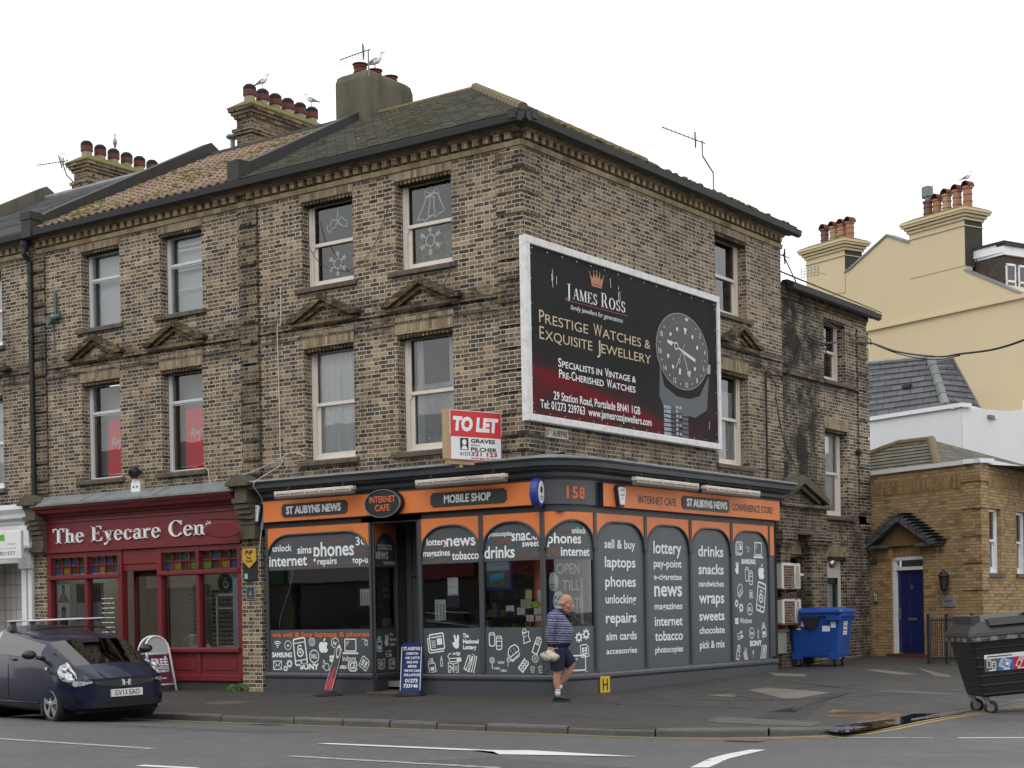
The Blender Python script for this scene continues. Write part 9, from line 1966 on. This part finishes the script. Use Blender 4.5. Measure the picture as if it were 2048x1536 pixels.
    for x, fl in ((.84, 1), (-3.06, 0)):
        P = section(x); n = 14
        for k in range(1, NP - 1):
            (y0, z0), (y1, z1) = P[k], P[k + 1]
            for j in range(n):
                a0, a1 = lerp(-1, 1, j / n), lerp(-1, 1, (j + 1) / n)
                q = [Vector((warp(x, a0 * y0), a0 * y0, z0)), Vector((warp(x, a1 * y0), a1 * y0, z0)), Vector((warp(x, a1 * y1), a1 * y1, z1)), Vector((warp(x, a0 * y1), a0 * y1, z1))]
                if (q[1] - q[0]).cross(q[2] - q[0]).x * (1 if fl else -1) < 0: q.reverse()
                body.add(q, [(0, 1, 2, 3)])
    n = NT('navy_car_paint'); n.b.inputs['Coat Weight'].default_value = .3; n.b.inputs['Coat Roughness'].default_value = .05
    M['car_paint'] = n.done(n.mix(n.noise(300, 1), (.004, .006, .022), (.008, .011, .036)), .3, .0, .25)
    B = obj('body', body, M['car_paint'], t, smooth=True, local=True)
    bm = bmesh.new(); bm.from_mesh(B.data); bmesh.ops.remove_doubles(bm, verts=bm.verts, dist=.0008); bm.to_mesh(B.data); bm.free()
    obj('windscreen', wsg, M['glass_car'], t, smooth=True, local=True); obj('side_window', gl, M['glass_car'], t, smooth=True, local=True); obj('window_pillar', trim, plain('pillar_black', (.012, .012, .013), .35), t, smooth=True, local=True)
    F = lambda y, z, off=.0: Vector((warp(.84, y) + off, y, z))
    m = MB()
    for sg in (1, -1):
        for x in (.02, -1.47, -2.36): m.tube([S(x - (.0 if k < 6 else .0), k, sg, .001) for k in (2, 3, 4, 5, 6, 7, 8, 9)], .0045, 4)
        m.tube([S(x, 12.6, sg, .002) for x in frange(.1, -.95, .1)], .007, 4); m.tube([S(x, 8.9, sg, .003) for x in frange(.0, -2.7, .1)], .009, 4); m.tube([S(x, 11.6, sg, .003) for x in frange(-.1, -2.6, .1)], .008, 4)
        m.tube([S(x, 12.2, sg, .001) for x in frange(.76, .12, .06)], .004, 4)
    m.tube([F(y, .685, .004) for y in frange(-.6, .6, .1)], .005, 4); m.tube([S(.08, k, -1, .004) for k in (12.8, 13, 14, 15)] + [S(.08, k, 1, .004) for k in (14, 13, 12.8)], .014, 5)
    obj('shut_line', m, M['soot'], t, local=True)
    m = MB(); 
    for j in range(14):
        y0, y1 = -.5 + j * .0714, -.5 + (j + 1) * .0714; lo = lambda y: .545 + .06 * (abs(y) / .5) ** 1.5; hi = lambda y: .66 - .01 * (abs(y) / .5)
        m.quad(F(y0, lo(y0), .012), F(y1, lo(y1), .012), F(y1, hi(y1), .006), F(y0, hi(y0), .006))
    GR = obj('grille', m, plain('grille_black', (.01, .01, .011), .35), t, local=True)
    m = MB()
    for z in (.58, .61, .64): m.tube([F(y, z, .016) for y in frange(-.44, .44, .08)], .006, 4)
    obj('grille_bar', m, M['black_pl'], GR, local=True)
    m = MB(); bf_ = lambda u, v, d=0.0: F(-u * -1, v, .02 + d)
    for s in (-1, 1): m.add([F(s * .045, .568, .026), F(s * .022, .568, .026), F(s * .03, .652, .02), F(s * .06, .652, .02)], [(0, 1, 2, 3), (3, 2, 1, 0)])
    m.add([F(-.03, .598, .026), F(.03, .598, .026), F(.03, .614, .025), F(-.03, .614, .025)], [(0, 1, 2, 3), (3, 2, 1, 0)])
    for s in (-1, 1): m.tube([F(s * .06, .56, .024), F(s * .075, .65, .018), F(s * .06, .665, .018)], .005, 4)
    obj('badge', m, M['alu'], GR, local=True)
    m = MB()
    for j in range(12): y0, y1 = -.56 + j * .0933, -.56 + (j + 1) * .0933; m.quad(F(y0, .255, .004), F(y1, .255, .004), F(y1, .345, .006), F(y0, .345, .006))
    for s in (-1, 1): m.quad(F(s * .66, .29, .012), F(s * .74, .32, .012), F(s * .74, .4, .012), F(s * .66, .37, .012)); m.quad(F(s * .66, .37, .012), F(s * .74, .4, .012), F(s * .74, .32, .012), F(s * .66, .29, .012))
    obj('lower_intake', m, M['soot'], t, local=True)
    m = MB(); m.box(lambda a, b, d: Vector((.875 + d, a, b)), -.26, .26, .4, .512, -.04, 0); PL = obj('number_plate', m, plain('plate_white', (.6, .6, .58), .4), t, local=True)
    m = MB(); m.text(lambda u, v, d=0.0: Vector((.877, u, v)), 'GV13 EAO', 0, .42, .075, 0, w=.42, align='C', bold=.012); obj('lettering', m, M['ink'], PL, local=True)
    for sg in (1, -1):
        up = [(.2, 12.3), (.34, 12.15), (.5, 11.9), (.64, 11.4), (.76, 10.6), (.81, 9.9)]; lo_ = [(.2, 11.4), (.3, 9.4), (.44, 7.6), (.6, 7.0), (.74, 7.1), (.815, 7.9)]
        m = MB(); r = MB(); N = 6
        for mbx, off in ((m, .012),):
            G = [[S(lerp(a[0], b[0], j / N), lerp(a[1], b[1], j / N), sg, off + .012 * sin(pi * j / N) * (i not in (0, 5))) for j in range(N + 1)] for i, (a, b) in enumerate(zip(up, lo_))]
            G += [[F(sg * y_, lerp(z0, z1, j / N), .006) for j in range(N + 1)] for y_, z0, z1 in ((.73, .668, .57), (.64, .662, .585), (.52, .655, .62))]
            for i in range(len(G) - 1):
                for j in range(N):
                    q = [G[i][j], G[i + 1][j], G[i + 1][j + 1], G[i][j + 1]]
                    if (q[1] - q[0]).cross(q[2] - q[0]).dot(q[0] - Vector((.2, 0, .5))) < 0: q.reverse()
                    mbx.add(q, [(0, 1, 2, 3)])
        H = obj('headlight', m, M['lamp_shell'], t, smooth=True, local=True)
        r.ell(S(.52, 9.6, sg, .012), .085, .03, .055, 12, 8); obj('lens', r, M['alu'], H, smooth=True, local=True)
        r = MB(); r.ell(S(.72, 8.4, sg, .016), .05, .025, .03, 10, 6); r.ell(S(.36, 10.8, sg, .014), .06, .02, .03, 10, 6); obj('reflector', r, M['steel'], H, smooth=True, local=True)
        r = MB(); r.tube([G[i][0] for i in range(9)] + [G[8][j] for j in range(1, N + 1)] + [G[i][N] for i in range(7, -1, -1)] + [G[0][0]], .006, 4); obj('surround', r, M['soot'], H, local=True)
        m = MB(); c = S(-.32, 9.0, sg); m.ell(c + Vector((-.02, sg * .2, .075)), .075, .12, .07, 14, 10); m.tube([c + Vector((.02, sg * -.02, .01)), c + Vector((.0, sg * .1, .03))], .032, 8); MI = obj('door_mirror', m, plain('mirror_black', (.02, .02, .022), .35), t, smooth=True, local=True)
        m = MB(); m.ell(c + Vector((-.075, sg * .2, .075)), .03, .095, .05, 12, 8); obj('mirror_glass', m, M['alu'], MI, smooth=True, local=True)
        m = MB(); p = S(-.1, 6.3, sg, .004); m.box(lambda a, b, d: p + Vector((a, sg * d, b)), -.028, .028, -.02, .02, 0, .01); obj('side_repeater', m, M['white_paint'], t, local=True)
        m = MB(); p = S(-1.3, 7.0, sg, .012); m.tube([p + Vector((.09, 0, 0)), p + Vector((.05, sg * .025, .0)), p + Vector((-.05, sg * .025, 0)), p + Vector((-.09, 0, 0))], .014, 6); obj('door_handle', m, M['car_paint'], t, smooth=True, local=True)
        m = MB()
        for k in range(30): x0 = .0 - k * .03; 
        m.tube([S(x, 2.4, sg, .006) for x in frange(-.42, -2.1, .1)], .016, 5); obj('sill_trim', m, M['black_pl'], t, smooth=True, local=True)
        m = MB(); m.prism(lambda a, b, d: Vector((a, sg * (.83 + d), b)), [(-.36, .12), (-.3, .12), (-.33, .5), (-.4, .42)][::sg], -.2, .0); obj('mud_flap', m, M['black_pl'], t, local=True)
    for ax in (0.0, -2.5):
        for sg in (1, -1):
            cw = Vector((ax, sg * .75, .3)); A = Vector((0, sg, 0)); m = MB(); m.lathe(cw - A * .09, [(.2, 0), (.27, .0), (.298, .02), (.302, .09), (.298, .16), (.27, .18), (.225, .175), (.215, .16)], 32, axis=A, caps=False)
            W = obj('wheel', m, plain('tyre_rubber', (.012, .012, .012), .8, var=.4), t, smooth=True, local=True)
            m = MB(); m.lathe(cw + A * .03, [(.01, 0), (.2, 0), (.205, .05)], 28, axis=A, caps=False); obj('wheel_well', m, M['soot'], W, local=True)
            m = MB(); U, V = Vector((1, 0, 0)), Vector((0, 0, 1)); WFm = lambda u, v, d=0.0: cw + U * u + V * v + A * (.085 + d)
            ring = [[WFm(r_ * cos(2 * pi * k / 32), r_ * sin(2 * pi * k / 32), d_) for k in range(32)] for r_, d_ in ((.222, -.02), (.218, .008), (.205, .01), (.2, -.01))]; m.loft(ring, caps=False)
            m.lathe(cw + A * .075, [(.06, 0), (.055, .02), (.03, .03), (.005, .032)], 16, axis=A)
            for k in range(5):
                for dq in (-.13, .13):
                    a = RAD(90 + 72 * k); a1, a2 = a + dq * 1.5, a + dq * .95
                    P = [(.04 * cos(a + s_ * .5), .04 * sin(a + s_ * .5)) for s_ in (-1, 1)]
                    q0 = (.05 * cos(a1), .05 * sin(a1)); q1 = (.208 * cos(a2), .208 * sin(a2)); d_ = Vector((q1[0] - q0[0], q1[1] - q0[1])).normalized(); nn = Vector((-d_.y, d_.x))
                    w0, w1 = .013, .019
                    m.prism(WFm, [(q0[0] - nn.x * w0, q0[1] - nn.y * w0), (q1[0] - nn.x * w1, q1[1] - nn.y * w1), (q1[0] + nn.x * w1, q1[1] + nn.y * w1), (q0[0] + nn.x * w0, q0[1] + nn.y * w0)], -.03, .006)
            obj('rim', m, M['wheel_silver'], W, local=True, recalc=True)
    m = MB()
    for ax in (0.0, -2.5): m.tube([(ax, -.72, .32), (ax, .72, .32)], .33, 20)
    m.box(XYZ, -2.9, .6, -.66, .66, .16, .3); obj('underside', m, M['soot'], t, local=True)
    m = MB(); m.box(XYZ, -.35, .2, -.68, .68, .3, .9); m.box(XYZ, -2.7, -.3, -.7, .7, .25, .4); m.loft([[Vector((x, y, z)) for x, z in ((-.3, .88), (-.1, .93), (.06, .95), (.06, .85), (-.3, .8))] for y in (-.66, .66)]); obj('dashboard', m, plain('dash_grey', (.03, .03, .032), .7), t, local=True)
    m = MB()
    for y in (-.36, .36):
        m.box(XYZ, -1.2, -.75, y - .24, y + .24, .4, .58); m.loft([rrect(.12, .46, .05, .55, ox=-1.2, oy=y), rrect(.12, .46, .05, 1.0, ox=-1.33, oy=y), rrect(.09, .3, .04, 1.06, ox=-1.35, oy=y)]); m.loft([rrect(.09, .24, .04, 1.1, ox=-1.36, oy=y), rrect(.1, .26, .04, 1.26, ox=-1.38, oy=y)])
    m.loft([rrect(.14, 1.2, .05, .5, ox=-2.1), rrect(.14, 1.2, .05, 1.02, ox=-2.3)]); obj('seat', m, plain('seat_grey', (.1, .1, .105), .9), t, local=True)
    m = MB(); R3 = Matrix.Rotation(RAD(-65), 3, 'Y'); c = Vector((-.5, -.36, .92)); m.tube([c + R3 @ Vector((.18 * cos(2 * pi * k / 20), .18 * sin(2 * pi * k / 20), 0)) for k in range(21)], .014, 6); m.tube([c, Vector((-.28, -.36, .84))], .03, 6); obj('steering_wheel', m, M['black_pl'], t, local=True)
    m = MB(); m.box(XYZ, -.28, -.22, -.12, .12, 1.22, 1.28); obj('rear_view_mirror', m, M['black_pl'], t, local=True)
    m = MB()
    for y0 in (-.55, .05): m.tube([Vector((.06, y0, .985)), Vector((.05, y0 + .55, .99))], .012, 5)
    obj('wiper', m, M['black_pl'], t, local=True)
    m = MB()
    for i in range(len(xs) - 1):
        if xs[i] < -.9 and xs[i + 1] > -2.9:
            for sg in (1, -1): a0, a1 = S(xs[i], 13, sg, -.03), S(xs[i + 1], 13, sg, -.03); m.quad(a0, a1, Vector((a1.x, 0, a1.z + .03)), Vector((a0.x, 0, a0.z + .03)))
    obj('headliner', m, plain('headliner_grey', (.12, .12, .12), .9), t, local=True)
    m = MB(); m.tube([S(-.93, k, -1, .003) for k in (12.8, 13.4, 14, 14.6, 15)] + [S(-.93, k, 1, .003) for k in (14.6, 14, 13.4, 12.8)], .014, 5); obj('screen_seal', m, M['soot'], t, local=True)
    for x in (-1.12, -1.85):
        z = 1.58; m = MB(); m.loft([[Vector((x + a, y, z + b)) for a, b in ((-.03, -.012), (.03, -.012), (.035, .0), (.025, .014), (-.025, .014), (-.035, 0))] for y in (-.66, .66)]); BR = obj('roof_bar', m, M['alu'], t, local=True)
        m = MB()
        for y in (-.57, .57): m.loft([[Vector((x + a, y + b * (1 if y > 0 else -1), zz)) for a, b in ((-wx, -.04), (wx, -.04), (wx, wb), (-wx, wb))] for zz, wx, wb in ((1.42, .085, .07), (1.46, .07, .06), (1.53, .04, .03), (1.575, .045, .03))])
        obj('bar_foot', m, M['black_pl'], BR, local=True, recalc=True)
n = NT('headlamp_shell'); M['lamp_shell'] = n.done(n.mix(n.step(n.noise(16, 2), .4, .6), (.62, .64, .66), (.3, .31, .33)), .12, .35, .8); n.b.inputs['Coat Weight'].default_value = 1
n = NT('wheel_silver'); M['wheel_silver'] = n.done((.42, .43, .44), .35, .6)
build_car()
